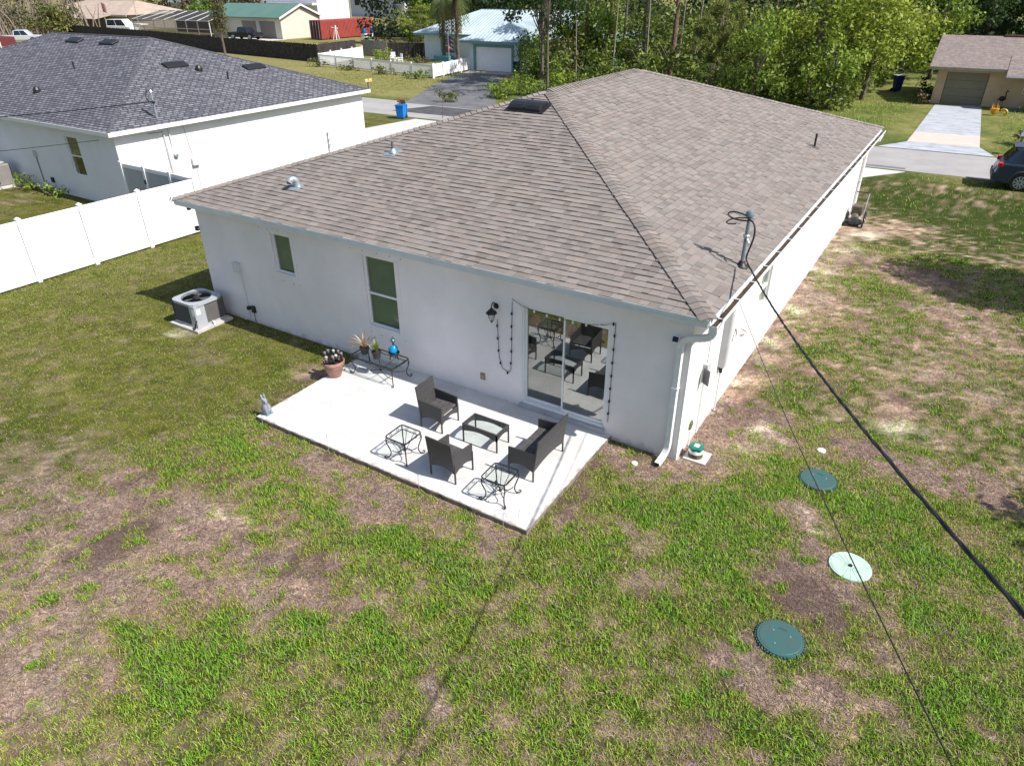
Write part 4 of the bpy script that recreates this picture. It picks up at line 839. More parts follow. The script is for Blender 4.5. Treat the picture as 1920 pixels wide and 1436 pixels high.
leafy('spider_plant', 'potted plant with arching orange and pale leaves on the iron table', (-6.98, -.55, TT), [(.36, .16, .05), (.45, .38, .28), (.38, .22, .08), (.30, .28, .22)], 20, .46, .013, 1.0, 3)
leafy('aloe_plant', 'potted plant with upright lime-green leaves on the iron table', (-6.62, -.57, TT), [(.20, .26, .05), (.27, .32, .08), (.16, .24, .04)], 18, .34, .020, .6, 4)
c = (-6.25, -.42, TT)
bl = thing('blue_lantern', 'bright blue glass globe lantern with a black finial on the iron table', 'lantern', c)
for k in range(3): part('foot', B().tube(bez([(c[0], c[1], TT+.13), (c[0]+.1*math.cos(k*2.1), c[1]+.1*math.sin(k*2.1), TT+.14), (c[0]+.10*math.cos(k*2.1), c[1]+.10*math.sin(k*2.1), TT+.01)], 6), .012, 5), M_dark, bl)
part('bowl', B().lathe([(.03, .10), (.10, .13), (.125, .17), (.12, .175), (.09, .15)], c, 16), M_dark, bl, smooth=True)
part('globe', B().lathe([(.04, .13), (.085, .17), (.10, .23), (.085, .29), (.045, .335), (.02, .35)], c, 18), mat('blue_glass', (.0, .27, .62), .12, var=.1), bl, smooth=True)
part('neck', B().lathe([(.02, .35), (.015, .40)], c, 10), M_dark, bl); part('finial', B().lathe([(.015, .40), (.05, .43), (.055, .46), (.03, .49), (.01, .54)], c, 8), mat('pewter', (.07, .08, .10), .35), bl)
for s in (-1, 1): part('side_scroll', B().tube([(c[0]+s*(.12+.03*math.cos(k)), c[1], TT+.20+.03*math.sin(k)) for k in [i*.7 for i in range(9)]], .008, 5), M_dark, bl)
# garden statue
c = (-7.48, -2.93, PZ)
stt = thing('garden_statue', 'mottled blue-grey sitting animal statue on the far patio corner', 'statue', c)
M_mot = mat('mottled_stone', (.34, .36, .43), .6, var=.2, sc=34, hue=(.02, .025, .05), det=3)
part('plinth', B().bx(c[0]-.10, c[0]+.09, c[1]-.08, c[1]+.08, PZ, PZ+.025), mat('teal_base', (.16, .33, .38), .6), stt, bevel=.006)
part('body', B().lathe([(.06, .02), (.095, .06), (.10, .12), (.08, .19), (.055, .24), (.045, .26)], c, 18), M_mot, stt, smooth=True)
part('head', B().sph((c[0]-.012, c[1], PZ+.30), (.06, .055, .06), 14, 10), M_mot, stt, smooth=True); part('muzzle', B().sph((c[0]+.035, c[1]-.01, PZ+.285), (.035, .03, .028), 10, 8), M_mot, stt, smooth=True)
for s in (-1, 1):
    part('ear', B().tube([(c[0]-.025, c[1]+s*.028, PZ+.34), (c[0]-.04, c[1]+s*.032, PZ+.41), (c[0]-.055, c[1]+s*.03, PZ+.44)], [.022, .02, .006], 8), M_mot, stt, smooth=True); part('paw', B().sph((c[0]+.07, c[1]+s*.045, PZ+.045), (.04, .028, .022), 10, 6), M_mot, stt, smooth=True)
    part('eye', B().sph((c[0]+.035, c[1]+s*.03, PZ+.312), .009, 8, 6), M_dark, stt)
# thin shepherd hooks stuck in the ground along the slab
for i, (x, y, h, lab) in enumerate([(-5.53, -3.18, .42, 'thin pale shepherd hook stuck in the lawn edge before the empty patio'), (-3.38, -3.20, .40, 'thin pale shepherd hook before the armchair with its back to the lawn'), (-1.69, -3.18, .30, 'short thin shepherd hook near the outer patio corner'), (-7.34, -3.18, .22, 'short thin stake beside the garden statue')]):
    P = [(x, y, 0), (x, y, h)]+[(x+.035-.035*math.cos(t), y, h+.035*math.sin(t)) for t in (.5, 1, 1.5, 2, 2.5, 3, 3.5)]
    solo('shepherd_hook', B().tube(P, .004, 5), mat('pale_wire', (.42, .42, .40), .5), lab, 'garden hook', 'shepherd hooks along the patio edge', loc=(x, y, 0))
# ================================================================ LIDS ON THE LAWN
M_lid = mat('teal_green_lid', (.024, .095, .095), .6, var=.2, sc=5, hue=(.055, .085, .08))
def lid(c, r, h, m, label, tooth=True, ribs=0):
    t = thing('septic_lid', label, 'tank lid', (c[0], c[1], 0), 'round tank lids in the lawn')
    part('disc', B().lathe([(r, 0), (r, h-.012), (r*.985, h), (r*.9, h), (r*.88, h+.004)], (c[0], c[1], 0), 40), m, t)
    if tooth:
        tb_ = B()
        for k in range(44): a = 2*PI*k/44; tb_.box((c[0]+(r+.009)*math.cos(a), c[1]+(r+.009)*math.sin(a), h*.4), (.02, .022, h*.7), a)
        part('rim_teeth', tb_, m, t, kind='stuff')
        for a in (.6, 2.5, 4.4): part('screw', B().lathe([(.013, 0), (.011, .006)], (c[0]+r*.45*math.cos(a), c[1]+r*.45*math.sin(a), h+.004), 8), M_galv, t)
        part('lid_handle', B().bx(c[0]-.05, c[0]+.05, c[1]+r*.5, c[1]+r*.55, h+.004, h+.012), m, t)
    for k in range(ribs): a = 2*PI*k/ribs; part('rib', B().tube([(c[0]+.05*math.cos(a), c[1]+.05*math.sin(a), h+.006), (c[0]+r*.92*math.cos(a), c[1]+r*.92*math.sin(a), h+.004)], .0045, 4), m, t)
    return t
lid(LIDS[0], .30, .045, M_lid, 'dark teal round tank lid below the white clean-out cap')
pl = lid(LIDS[1], .30, .03, mat('pale_mint_lid', (.44, .60, .50), .6, var=.12, sc=5), 'pale mint round tank lid with radial ribs', False, 18)
part('knob', B().lathe([(.03, .03), (.028, .05)], (LIDS[1][0], LIDS[1][1], 0), 10), M_dark, pl)
lid(LIDS[2], .30, .05, M_lid, 'dark teal round tank lid lowest of the three on the lawn')
solo('cleanout_cap', B().lathe([(.075, 0), (.075, .03), (.06, .035)], (2.19, 1.71, 0), 18), M_white, 'white round clean-out cap above the upper teal lid', 'cap', smooth=True)
solo('cleanout_cap', B().lathe([(.055, 0), (.055, .03), (.045, .035)], (-.6, -.48, 0), 18), M_white, 'small white clean-out cap in the soil by the house corner', 'cap', smooth=True)
# mower parked at the front corner of the side wall
mw = thing('push_mower', 'dark push mower with a large spoked rear wheel by the far wall corner', 'mower', (.42, 16.9, 0))
part('deck', B().lathe([(.26, .08), (.28, .12), (.26, .2), (.12, .24)], (.34, 16.75, 0), 16), M_dark, mw); part('engine', B().lathe([(.12, .22), (.13, .34), (.08, .42)], (.34, 16.75, 0), 12), mat('engine_grey', (.10, .09, .08), .5), mw)
for x, y, r in ((.62, 17.15, .22), (.64, 16.6, .10), (.06, 16.55, .10), (.06, 17.05, .20)):
    part('tyre', B().tube([(x, y+(r-.03)*math.cos(k*PI/9), r+(r-.03)*math.sin(k*PI/9)) for k in range(18)], .03, 6, close=True), M_dark, mw); part('rim', B().tube([(x, y+(r-.07)*math.cos(k*PI/9), r+(r-.07)*math.sin(k*PI/9)) for k in range(18)], .012, 5, close=True), M_galv, mw)
    for k in range(3): part('spoke', B().cyl((x, y+(r-.07)*math.cos(k*PI/3), r+(r-.07)*math.sin(k*PI/3)), (x, y-(r-.07)*math.cos(k*PI/3), r-(r-.07)*math.sin(k*PI/3)), .007, n=5), M_galv, mw)
for s in (.12, .56): part('handle_bar', B().tube([(s, 16.95, .2), (s, 17.35, .62), (s, 17.6, .98)], .013, 6), M_galv, mw)
part('grip', B().cyl((.12, 17.6, .98), (.56, 17.6, .98), .016), M_dark, mw)
part('grass_bag', B().box((.32, 17.32, .42), (.36, .42, .36)), mat('olive_bag', (.13, .11, .08), .9, var=.3, sc=9), mw, bevel=.05)
hr = thing('downspout', 'white downspout with a black foot at the far end of the side wall', 'downspout', (.05, 18.3, 0))
part('pipe', B().tube([(.38, 18.6, 2.8), (.33, 18.5, 2.62), (.07, 18.35, 2.5), (.055, 18.3, 2.3), (.055, 18.3, .35), (.12, 18.28, .2)], 1, 4, sq=(.036, .05)), M_gut, hr); part('strap', B().bx(.004, .11, 18.23, 18.37, 1.2, 1.24), M_gut, hr)
# ================================================================ WHITE VINYL FENCE
M_vin = mat('white_vinyl_fence', (.82, .82, .84), .35, var=.02, sc=1.5)
fy = [-9.35, -7.45, -5.35, -3.3, -1.45, .29, 2.16, 4.2]
fe = thing('vinyl_fence', 'tall white vinyl privacy fence along the left side of the lawn', 'fence', (-19.02, -2.5, 0))
def post(x, y, h=1.86): 
    p = part('post', B().bx(x-.06, x+.06, y-.06, y+.06, 0, h), M_vin, fe, bevel=.008); part('post_cap', B().lathe([(.095, 0), (.095, .02), (.02, .07)], (x, y, h+.001), 4, PI/4), M_vin, p)
def fpanel(p, q, h=1.78, bm=None):
    """tongue-and-groove panel between two posts"""
    p, q = Vector((*p, 0)), Vector((*q, 0)); d = q-p; ln = d.length; d.normalize(); nrm = Vector((-d.y, d.x, 0)); R = Matrix((d, nrm, Vector((0, 0, 1)))).transposed()
    a, c = .065, ln-.065; mid = lambda s, z: tuple(p+d*s+Vector((0, 0, z)))
    for z in (.12, h-.02): part('rail', B().box(mid((a+c)/2, z), (c-a, .05, .14), M=R), M_vin, fe, bevel=.006)
    n = max(1, round((c-a)/.19)); w_ = (c-a)/n
    for i in range(n): part('board', B().box(mid(a+w_*(i+.5), h/2+.03), (w_-.008, .022, h-.24), M=R), bm or M_vin, fe)
for y in fy: post(-19.02, y)
for a, c in zip(fy, fy[1:]): fpanel((-19.02, a), (-19.02, c))
gp = [(-19.02, 4.2), (-20.45, 4.3), (-22.0, 4.32), (-23.45, 4.34)]
for x, y in gp[1:]: post(x, y)
M_gatep = mat('grey_gate_board', (.40, .42, .44), .5, var=.05)
for a, c in zip(gp, gp[1:]): fpanel(a, c, bm=M_gatep)
part('gate_latch', B().bx(-22.03, -21.95, 4.22, 4.25, 1.25, 1.4), M_dark, fe)
# ================================================================ NEIGHBOUR HOUSE (dark grey roof)
def shingle_mat(name, c1, c2, c3, rot=0, scale=1.0, bw=.28, ms=.006, sm=.1):
    M = bpy.data.materials.new(name); M.use_nodes = True; t = M.node_tree; n = t.nodes; L = t.links; p = n['Principled BSDF']
    g = n.new('ShaderNodeNewGeometry'); mp = n.new('ShaderNodeMapping'); mp.inputs['Rotation'].default_value = (0, 0, rot); L.new(g.outputs['Position'], mp.inputs[0])
    b = n.new('ShaderNodeTexBrick'); b.inputs['Scale'].default_value = scale; b.inputs['Brick Width'].default_value = bw; b.inputs['Row Height'].default_value = .137; b.inputs['Mortar Size'].default_value = ms; b.inputs['Mortar Smooth'].default_value = sm; b.offset = .37
    b.inputs['Color1'].default_value = (*c1, 1); b.inputs['Color2'].default_value = (*c2, 1); b.inputs['Mortar'].default_value = (*c3, 1); L.new(mp.outputs[0], b.inputs['Vector'])
    no = n.new('ShaderNodeTexNoise'); no.inputs['Scale'].default_value = 5; no.inputs['Detail'].default_value = 6; L.new(g.outputs['Position'], no.inputs['Vector'])
    r = n.new('ShaderNodeMapRange'); r.inputs['From Min'].default_value = .3; r.inputs['From Max'].default_value = .7; r.inputs['To Min'].default_value = .85; r.inputs['To Max'].default_value = 1.15; L.new(no.outputs['Fac'], r.inputs['Value'])
    s = n.new('ShaderNodeVectorMath'); s.operation = 'SCALE'; L.new(b.outputs['Color'], s.inputs[0]); L.new(r.outputs[0], s.inputs['Scale']); L.new(s.outputs[0], p.inputs['Base Color'])
    bp = n.new('ShaderNodeBump'); bp.inputs['Strength'].default_value = .8; bp.inputs['Distance'].default_value = .02; bp.invert = True; L.new(b.outputs['Fac'], bp.inputs['Height']); L.new(bp.outputs[0], p.inputs['Normal'])
    p.inputs['Roughness'].default_value = .95; p.inputs['Specular IOR Level'].default_value = .15
    return M
def hip_roof(b, x0, x1, y0, y1, ze, sl, th=.0):
    w_ = x1-x0; d = y1-y0; h = min(w_, d)/2; zr = ze+sl*h
    E = [(x0, y0, ze), (x1, y0, ze), (x1, y1, ze), (x0, y1, ze)]
    if d >= w_: R = [((x0+x1)/2, y0+h, zr), ((x0+x1)/2, y1-h, zr)]; fs = [[E[0], E[1], R[0]], [E[1], E[2], R[1], R[0]], [E[2], E[3], R[1]], [E[3], E[0], R[0], R[1]]]
    else: R = [(x0+h, (y0+y1)/2, zr), (x1-h, (y0+y1)/2, zr)]; fs = [[E[0], E[1], R[1], R[0]], [E[1], E[2], R[1]], [E[2], E[3], R[0], R[1]], [E[3], E[0], R[0]]]
    for f_ in fs: b.poly(f_)
    b.poly([(p[0], p[1], ze-.02) for p in reversed(E)])
    for i in range(4): a, c = E[i], E[(i+1) % 4]; b.poly([(a[0], a[1], ze-.02), (c[0], c[1], ze-.02), c, a])
    return E, R, fs
M_nst = mat('white_grey_stucco', (.76, .75, .77), .92, var=.04, sc=.8, bump=.2, bsc=90)
M_dshA = shingle_mat('charcoal_shingle_back', (.095, .097, .115), (.19, .19, .215), (.045, .047, .058), bw=.30, ms=.034, sm=.6); M_dshB = shingle_mat('charcoal_shingle_side', (.095, .097, .115), (.19, .19, .215), (.045, .047, .058), PI/2, bw=.30, ms=.034, sm=.6)
nb = thing('neighbour_house', 'pale stucco house with a dark grey hip roof beyond the white fence', 'house', (-34, 11, 0))
NX0, NX1, NY0, NY1 = -45.0, -23.6, 4.40, 17.6; NZ = 2.79
NW = (-27.1, -26.2, .95, 2.45)
w_ = B(); holes_wall(w_, NX0, NX1, 0, NZ, [NW], lambda x, y, z: (x, NY0+y, z)); w_.bx(NX1-.2, NX1, NY0+.0005, NY1, 0, NZ); w_.bx(NX0, NX1-.201, NY1-.2, NY1, 0, NZ); w_.bx(NX0, NX0+.2, NY0+.2, NY1-.2, 0, NZ)
part('wall', w_, M_nst, nb)
q = B(); E, R, fs = hip_roof(q, NX0-.3, NX1+.3, NY0-.3, NY1+.3, 2.92, .365)
rf = part('roof', q, M_dshA, nb); rf.data.materials.append(M_dshB)
for p_ in rf.data.polygons:
    if abs(p_.normal.x) > .2: p_.material_index = 1
M_dcap = mat('charcoal_caps', (.10, .10, .12), .95, var=.25, sc=4)
for a, c in ((E[1], R[1]), (E[2], R[1]), (R[0], R[1]), (E[0], R[0]), (E[3], R[0])):
    part('ridge_cap_row', B().tube([(a[0], a[1], a[2]+.0), (c[0], c[1], c[2]+.0)], .045, 6), M_dcap, rf)
for a in ((NX0-.3, NX1+.3, NY0-.33, NY0-.3), (NX0-.3, NX1+.3, NY1+.3, NY1+.33)): part('fascia', B().bx(*a, 2.78, 2.93), M_white, nb)
part('fascia', B().bx(NX1+.3, NX1+.33, NY0-.33, NY1+.33, 2.78, 2.93), M_white, nb); part('soffit', B().bx(NX0-.3, NX1+.3, NY0-.3, NY1+.3, 2.782, 2.80), M_white, nb)
x0, x1, z0, z1 = NW; f = .04; y = NY0+.05
b = B(); b.bx(x0, x0+f, y, y+.05, z0, z1); b.bx(x1-f, x1, y, y+.05, z0, z1); b.bx(x0+f, x1-f, y, y+.05, z0, z0+f); b.bx(x0+f, x1-f, y, y+.05, z1-f, z1); b.bx(x0+f, x1-f, y, y+.05, 1.68, 1.73)
wn = part('window', b, M_white, nb)
for a, c in ((z0+f, 1.68), (1.73, z1-f)): part('pane', B().poly([(x0+f, y+.03, a), (x1-f, y+.03, a), (x1-f, y+.03, c), (x0+f, y+.03, c)]), M_glass, wn)
part('blinds', B().bx(x0+.03, x1-.03, y+.10, y+.11, 1.70, z1-.02), mat('ochre_blind', (.30, .27, .18), .8), wn)
def nzR(x, y): return 2.92+.365*(NX1+.3-x)
def nzB(x, y): return 2.92+.365*(y-NY0+.3)
for (x, y, f_, ax) in ((-27.5, 10.2, nzR, 'y'), (-26.6, 13.7, nzR, 'y'), (-35.3, 10.3, nzB, 'x'), (-32.4, 10.3, nzB, 'x')):
    hx_, hy_ = (.2, .55) if ax == 'y' else (.55, .2)
    b = B(); b.bx(x-hx_, x+hx_, y-hy_, y+hy_, .0, .10); b.v = [(p[0], p[1], p[2]+f_(p[0], p[1])) for p in b.v]; part('roof_vent', b, M_dark, nb, bevel=.03)
for (x, y, f_) in ((-26.9, 10.9, nzR), (-31.3, 5.95, nzB)):
    b = B().lathe([(.16, -.05), (.15, .10), (.10, .20), (.03, .22)], (x, y, f_(x, y)), 10); part('vent_cap', b, M_dark, nb)
for (x, y, f_) in ((-25.9, 11.6, nzR), (-31.6, 7.95, nzB)): part('vent_pipe', B().cyl((x, y, f_(x, y)-.05), (x, y, f_(x, y)+.3), .035), M_dark, nb)
x, y = -23.75, 6.4; zb = nzR(x, y)
nm_ = thing('service_mast', 'slim steel mast with cable loops on the dark neighbouring roof', 'mast', (x, y, zb))
part('pole', B().cyl((x, y, zb-.05), (x, y, zb+.95), .035), M_galv, nm_); part('weatherhead', B().lathe([(.04, 0), (.07, .03), (.03, .1)], (x, y, zb+.92), 10), M_galv, nm_); part('cable_loop', B().tube(bez([(x, y, zb+.95), (x-.5, y, zb+1.1), (x-.3, y-.1, zb+.5), (x-.02, y-.05, zb+.6)], 10), .018, 5), M_wire, nm_)
part('insulator', B().sph((x+.1, y-.05, zb+.6), .06, 8, 6), M_dark, nm_)
def span(a, c, sag, r, label):
    P = []
    for i in range(25):
        t = i/24; p = Vector(a).lerp(Vector(c), t); p.z -= sag*4*t*(1-t); P.append(tuple(p))
    solo('overhead_wire', B().tube(P, r, 4), M_wire, label, 'wire', 'wires to the neighbouring house', loc=tuple(a))
span((x, y-.05, zb+.62), (-33.9, .5, 2.85), .12, .020, 'thick wire meeting the mast on the dark neighbouring roof')
span((-23.3, 6.2, 2.66), (-31.5, -5.0, 2.3), .15, .012, 'thin wire crossing before the neighbouring back wall')
M_mb = mat('meter_white', (.66, .66, .67), .5)
nmt = thing('electric_meter', 'white electric meter and panel on the sunlit neighbouring side wall', 'electric meter', (-23.6, 6.6, .9))
part('panel', B().bx(-23.598, -23.48, 6.35, 6.75, .85, 2.0), M_mb, nmt, bevel=.01); part('meter_glass', B().lathe([(.09, 0), (.09, .08), (.05, .1)], (0, 0, 0), 12).xf(Matrix.Translation((-23.48, 6.62, 1.7)) @ Matrix.Rotation(PI/2, 4, 'Y')), M_galv, nmt)
for yy in (6.38, 6.62): part('conduit', B().cyl((-23.55, yy, 2.0), (-23.55, yy, 2.72), .03), M_mb, nmt)
nbx = thing('utility_box', 'small white utility box under a thin conduit on the neighbouring side wall', 'utility box', (-23.6, 7.45, 1.2))
part('cabinet', B().bx(-23.598, -23.46, 7.3, 7.62, 1.15, 1.42), M_mb, nbx, bevel=.01); part('conduit', B().cyl((-23.58, 7.45, 1.42), (-23.58, 7.3, 2.7), .012), M_box, nbx); part('lead', B().cyl((-23.58, 7.5, .2), (-23.58, 7.5, 1.15), .012), M_box, nbx)
nsp = thing('standpipe', 'thin white pipe with fittings low on the neighbouring side wall near the drive', 'pipe', (-23.55, 14.9, 0)); part('pipe', B().cyl((-23.55, 14.9, 0), (-23.55, 14.9, 1.3), .03), M_box, nsp)
for z in (.7, .95, 1.25): part('fitting', B().cyl((-23.52, 14.9, z), (-23.42, 14.9, z), .03), M_galv, nsp)
nac = thing('air_conditioner', 'taupe outdoor air conditioner behind the neighbouring house', 'air conditioner', (-32.1, 3.6, 0))
part('pad', B().bx(-32.75, -31.45, 2.95, 4.2, 0, .08), M_conc, nac); part('casing', B().bx(-32.6, -31.6, 3.1, 4.05, .08, .95), mat('taupe_casing', (.22, .20, .185), .6, var=.06, sc=4), nac, bevel=.05)
part('top_panel', B().lathe([(.44, .0), (.46, .03), (.36, .05)], (-32.1, 3.57, .951), 20), M_acg, nac); part('valve', B().bx(-31.6, -31.5, 3.2, 3.4, .2, .5), M_dark, nac)
for i in range(7): part('louvre', B().bx(-32.55, -31.65, 3.085, 3.099, .16+i*.11, .22+i*.11), M_acl, nac)
# wall clutter behind the neighbour's house
ncl = thing('outlet', 'grey outlet and hanging cord on the neighbouring back wall', 'outlet', (-29.8, 4.4, .5)); part('cover', B().bx(-29.9, -29.7, 4.33, 4.399, 1.35, 1.6), M_box, ncl); part('cord', B().cyl((-29.8, 4.37, .3), (-29.8, 4.37, 1.35), .014), M_wire, ncl); part('socket', B().bx(-29.1, -28.95, 4.33, 4.399, .4, .6), M_dark, ncl)
# ================================================================ ACROSS THE ROAD, RIGHT: BEIGE HOUSE
M_bei = mat('peach_stucco', (.56, .40, .25), .92, var=.08, sc=1.2, bump=.3, bsc=60); M_gdoor = mat('olive_garage_door', (.205, .18, .115), .6, var=.05, sc=2)
M_oldroof = shingle_mat('weathered_brown_shingle', (.20, .165, .155), (.27, .225, .21), (.12, .10, .095))
bh = thing('beige_house', 'peach stucco house with an olive garage door and weathered brown roof', 'house', (6, 54, 0))
GD = (.70, 3.22, .02, 2.08); BW = (5.35, 7.2, .95, 1.95)
w_ = B(); holes_wall(w_, .1, 16, 0, 2.45, [GD, BW], lambda x, y, z: (x, 50.3+y, z)); w_.bx(.1, .3, 50.5, 58.6, 0, 2.45); w_.bx(.3, 16, 58.4, 58.6, 0, 2.45); part('wall', w_, M_bei, bh)
part('gable_wall', B().ext([(.1, 50.3, 2.451), (.1, 58.6, 2.451), (.1, 54.45, 3.98)], (.15, 0, 0)), M_bei, bh)
rf = part('roof', B().ext([(-.45, 49.5, 2.34), (-.45, 54.45, 4.02), (-.45, 59.4, 2.34), (-.45, 59.4, 2.44), (-.45, 54.45, 4.14), (-.45, 49.5, 2.44)], (17, 0, 0)), M_oldroof, bh)
part('porch_roof', B().ext([(4.15, 48.7, 2.10), (4.15, 51.5, 3.06), (4.15, 51.5, 3.16), (4.15, 48.7, 2.20)], (12, 0, 0)), M_oldroof, rf)
part('fascia', B().bx(-.45, 4.148, 49.45, 49.495, 2.27, 2.43), mat('tan_fascia', (.32, .28, .22), .7), bh); part('fascia', B().bx(4.15, 16.1, 48.65, 48.695, 2.04, 2.19), M_white, bh); part('ridge_board', B().bx(3.4, 16, 54.3, 54.6, 4.15, 4.22), mat('rust_metal', (.20, .10, .07), .8), rf)
for i in range(4): part('garage_panel', B().bx(GD[0]+.03, GD[1]-.03, 50.36, 50.40, .04+i*.51, .542+i*.51), M_gdoor, bh, bevel=.008)
b = B(); b.bx(BW[0], BW[0]+.05, 50.34, 50.4, BW[2], BW[3]); b.bx(BW[1]-.05, BW[1], 50.34, 50.4, BW[2], BW[3]); b.bx(BW[0]+.05, BW[1]-.05, 50.34, 50.4, BW[2], BW[2]+.05); b.bx(BW[0]+.05, BW[1]-.05, 50.34, 50.4, BW[3]-.05, BW[3]); b.bx(BW[0]+.05, BW[1]-.05, 50.34, 50.4, 1.43, 1.48)
wn = part('window', b, M_white, bh); part('pane', B().poly([(BW[0]+.05, 50.38, BW[2]+.05), (BW[1]-.05, 50.38, BW[2]+.05), (BW[1]-.05, 50.38, 1.43), (BW[0]+.05, 50.38, 1.43)]), glassmat('blue_window_glass', (.1, .12, .2), .35), wn); part('pane', B().poly([(BW[0]+.05, 50.38, 1.48), (BW[1]-.05, 50.38, 1.48), (BW[1]-.05, 50.38, BW[3]-.05), (BW[0]+.05, 50.38, BW[3]-.05)]), glassmat('blue_window_glass', (.1, .12, .2), .35), wn)
part('room_back', B().bx(.4, 15.8, 52.4, 52.5, 0, 2.4), M_inner, bh)
part('flower_edging', B().bx(4.6, 9, 48.9, 49.0, .0, .2), mat('teal_edging', (.06, .16, .17), .6), bh)
# cut-out bird ornament and yellow sculpture
bd = thing('bird_statue', 'black long-legged bird statue standing against the peach wall', 'statue', (4.35, 49.9, 0)); M_blk = mat('black_ornament', (.012, .012, .014), .5)
part('body', B().sph((4.35, 49.9, .62), (.20, .13, .16), 12, 8), M_blk, bd, smooth=True); part('neck', B().tube(bez([(4.45, 49.9, .68), (4.55, 49.9, .85), (4.42, 49.9, .95), (4.5, 49.9, 1.08)], 8), .035, 6), M_blk, bd); part('head', B().sph((4.52, 49.9, 1.1), (.07, .05, .05), 8, 6), M_blk, bd); part('beak', B().cyl((4.57, 49.9, 1.1), (4.66, 49.9, 1.06), .02, .004), M_blk, bd); part('tail', B().box((4.14, 49.9, .55), (.2, .1, .05)), M_blk, bd)
for s in (-.06, .06): part('leg', B().cyl((4.36+s, 49.9, 0), (4.36+s, 49.9, .5), .014, n=6), M_blk, bd)
ys = thing('yellow_sculpture', 'bright yellow curled metal garden sculpture beside the painted drive', 'sculpture', (4.2, 46.4, 0)); M_yel = mat('yellow_paint', (.75, .36, .02), .4, var=.2, sc=6)
part('blossom', B().lathe([(.08, .05), (.18, .18), (.26, .42), (.22, .44), (.1, .2)], (4.05, 46.4, 0), 10), M_yel, ys)
for k in range(6): a = k*1.05; part('petal', B().tube(bez([(4.05, 46.4, .1), (4.05+.2*math.cos(a), 46.4+.2*math.sin(a), .35), (4.05+.18*math.cos(a), 46.4+.18*math.sin(a), .62+.12*(k % 2))], 6), [.05, .06, .06, .05, .04, .025, .008], 6), M_yel, ys)
part('curl', B().tube([(4.55+.22*math.cos(t), 46.4, .2+.2*math.sin(t)) for t in [-1.2+i*.45 for i in range(9)]], .06, 8), M_yel, ys)
# wheeled bins, mailboxes
def bin_(name, label, x, y, rz, body, lidc, h=1.0, rubbish=None):
    t = thing(name, label, 'wheelie bin', (x, y, 0), 'wheeled bins'); R = Matrix.Translation((x, y, 0)) @ Matrix.Rotation(rz, 4, 'Z')
    b = B(); b.v = [(-.22, -.25, .06), (.22, -.25, .06), (.22, .2, .06), (-.22, .2, .06), (-.28, -.32, h), (.28, -.32, h), (.28, .30, h), (-.28, .30, h)]; b.f = [(0, 3, 2, 1), (0, 1, 5, 4), (1, 2, 6, 5), (2, 3, 7, 6), (3, 0, 4, 7), (4, 5, 6, 7)]
    part('body', b.xf(R), body, t, bevel=.02); part('rim', B().bx(-.30, .30, -.34, .32, h-.06, h-.01).xf(R), body, t)
    L_ = B().bx(-.29, .29, -.34, .34, 0, .05); part('lid', L_.xf(R @ Matrix.Translation((0, 0, h+.005)) if rubbish is None else R @ Matrix.Translation((0, .36, h-.02)) @ Matrix.Rotation(-1.75, 4, 'X') @ Matrix.Translation((0, .34, 0))), lidc, t, bevel=.015)
    for s in (-.24, .24): part('wheel', B().cyl((s-.03, .24, .12), (s+.03, .24, .12), .12, n=14).xf(R), M_dark, t)
    part('handle', B().cyl((-.22, .36, h-.08), (.22, .36, h-.08), .02).xf(R), body, t)
    if rubbish:
        rr_ = random.Random(2)
        for k in range(3): solo('cardboard', B().box((x-.17+.17*k, y+rr_.uniform(-.15, .15), h+.08+rr_.uniform(0, .16)), (.34, .05, .3), M=Matrix.Rotation(rr_.uniform(0, 6), 3, 'Z') @ Matrix.Rotation(rr_.uniform(-.7, .7), 3, 'X')), rubbish, ['brown cardboard flap at the left of the blue bin', 'brown cardboard sheet at the middle of the blue bin', 'brown cardboard piece at the right of the blue bin'][k], 'cardboard', 'cardboard in the blue bin')
bin_('recycling_bin', 'bright blue bin overflowing with cardboard at the road edge', -28.3, 26.0, .3, mat('bright_blue_plastic', (.01, .20, .62), .4), mat('bright_blue_lid', (.01, .20, .62), .4), .86, mat('cardboard', (.28, .16, .08), .9, var=.3, sc=5))
bin_('rubbish_bin', 'dark blue bin with a pale lid at the edge of the trees', -2.7, 55.6, 2.2, mat('navy_plastic', (.012, .03, .13), .5), mat('pale_lid', (.5, .55, .62), .5), 1.15)
bin_('rubbish_bin', 'dark bin standing beside the white garage door under the trees', -35.0, 50.9, .2, mat('dark_navy_plastic', (.012, .02, .05), .5), mat('dark_navy_lid', (.012, .02, .05), .5), 1.05)
def mailbox(label, x, y, m, h=.95, L=.5):
    t = thing('mailbox', label, 'mailbox', (x, y, 0), 'kerbside mailboxes'); part('post', B().bx(x-.05, x+.05, y-.05, y+.05, 0, h-.12), mat('post_wood', (.2, .17, .14), .9), t)
    P = [(x-.1, y-L/2, h-.12), (x+.1, y-L/2, h-.12)]+[(x+.1*math.cos(k*PI/6), y-L/2, h+.1*math.sin(k*PI/6)) for k in range(7)]
    part('box', B().ext(P, (0, L, 0)), m, t); part('box_door', B().ext([(p[0], p[1]-.012, p[2]) for p in P], (0, .011, 0)), M_white, t); part('flag', B().bx(x+.101, x+.115, y-.05, y-.02, h, h+.18), mat('red_flag', (.5, .03, .03), .5), t)
mailbox('pale yellow mailbox on a post across the road near the blue bin', -38.3, 33.9, mat('straw_yellow', (.55, .42, .18), .6), .95, .75)
mailbox('grey-blue mailbox on a post beside the dry bush behind the parked car', 5.3, 33.3, mat('slate_blue_box', (.10, .16, .22), .5), 1.05, .5)
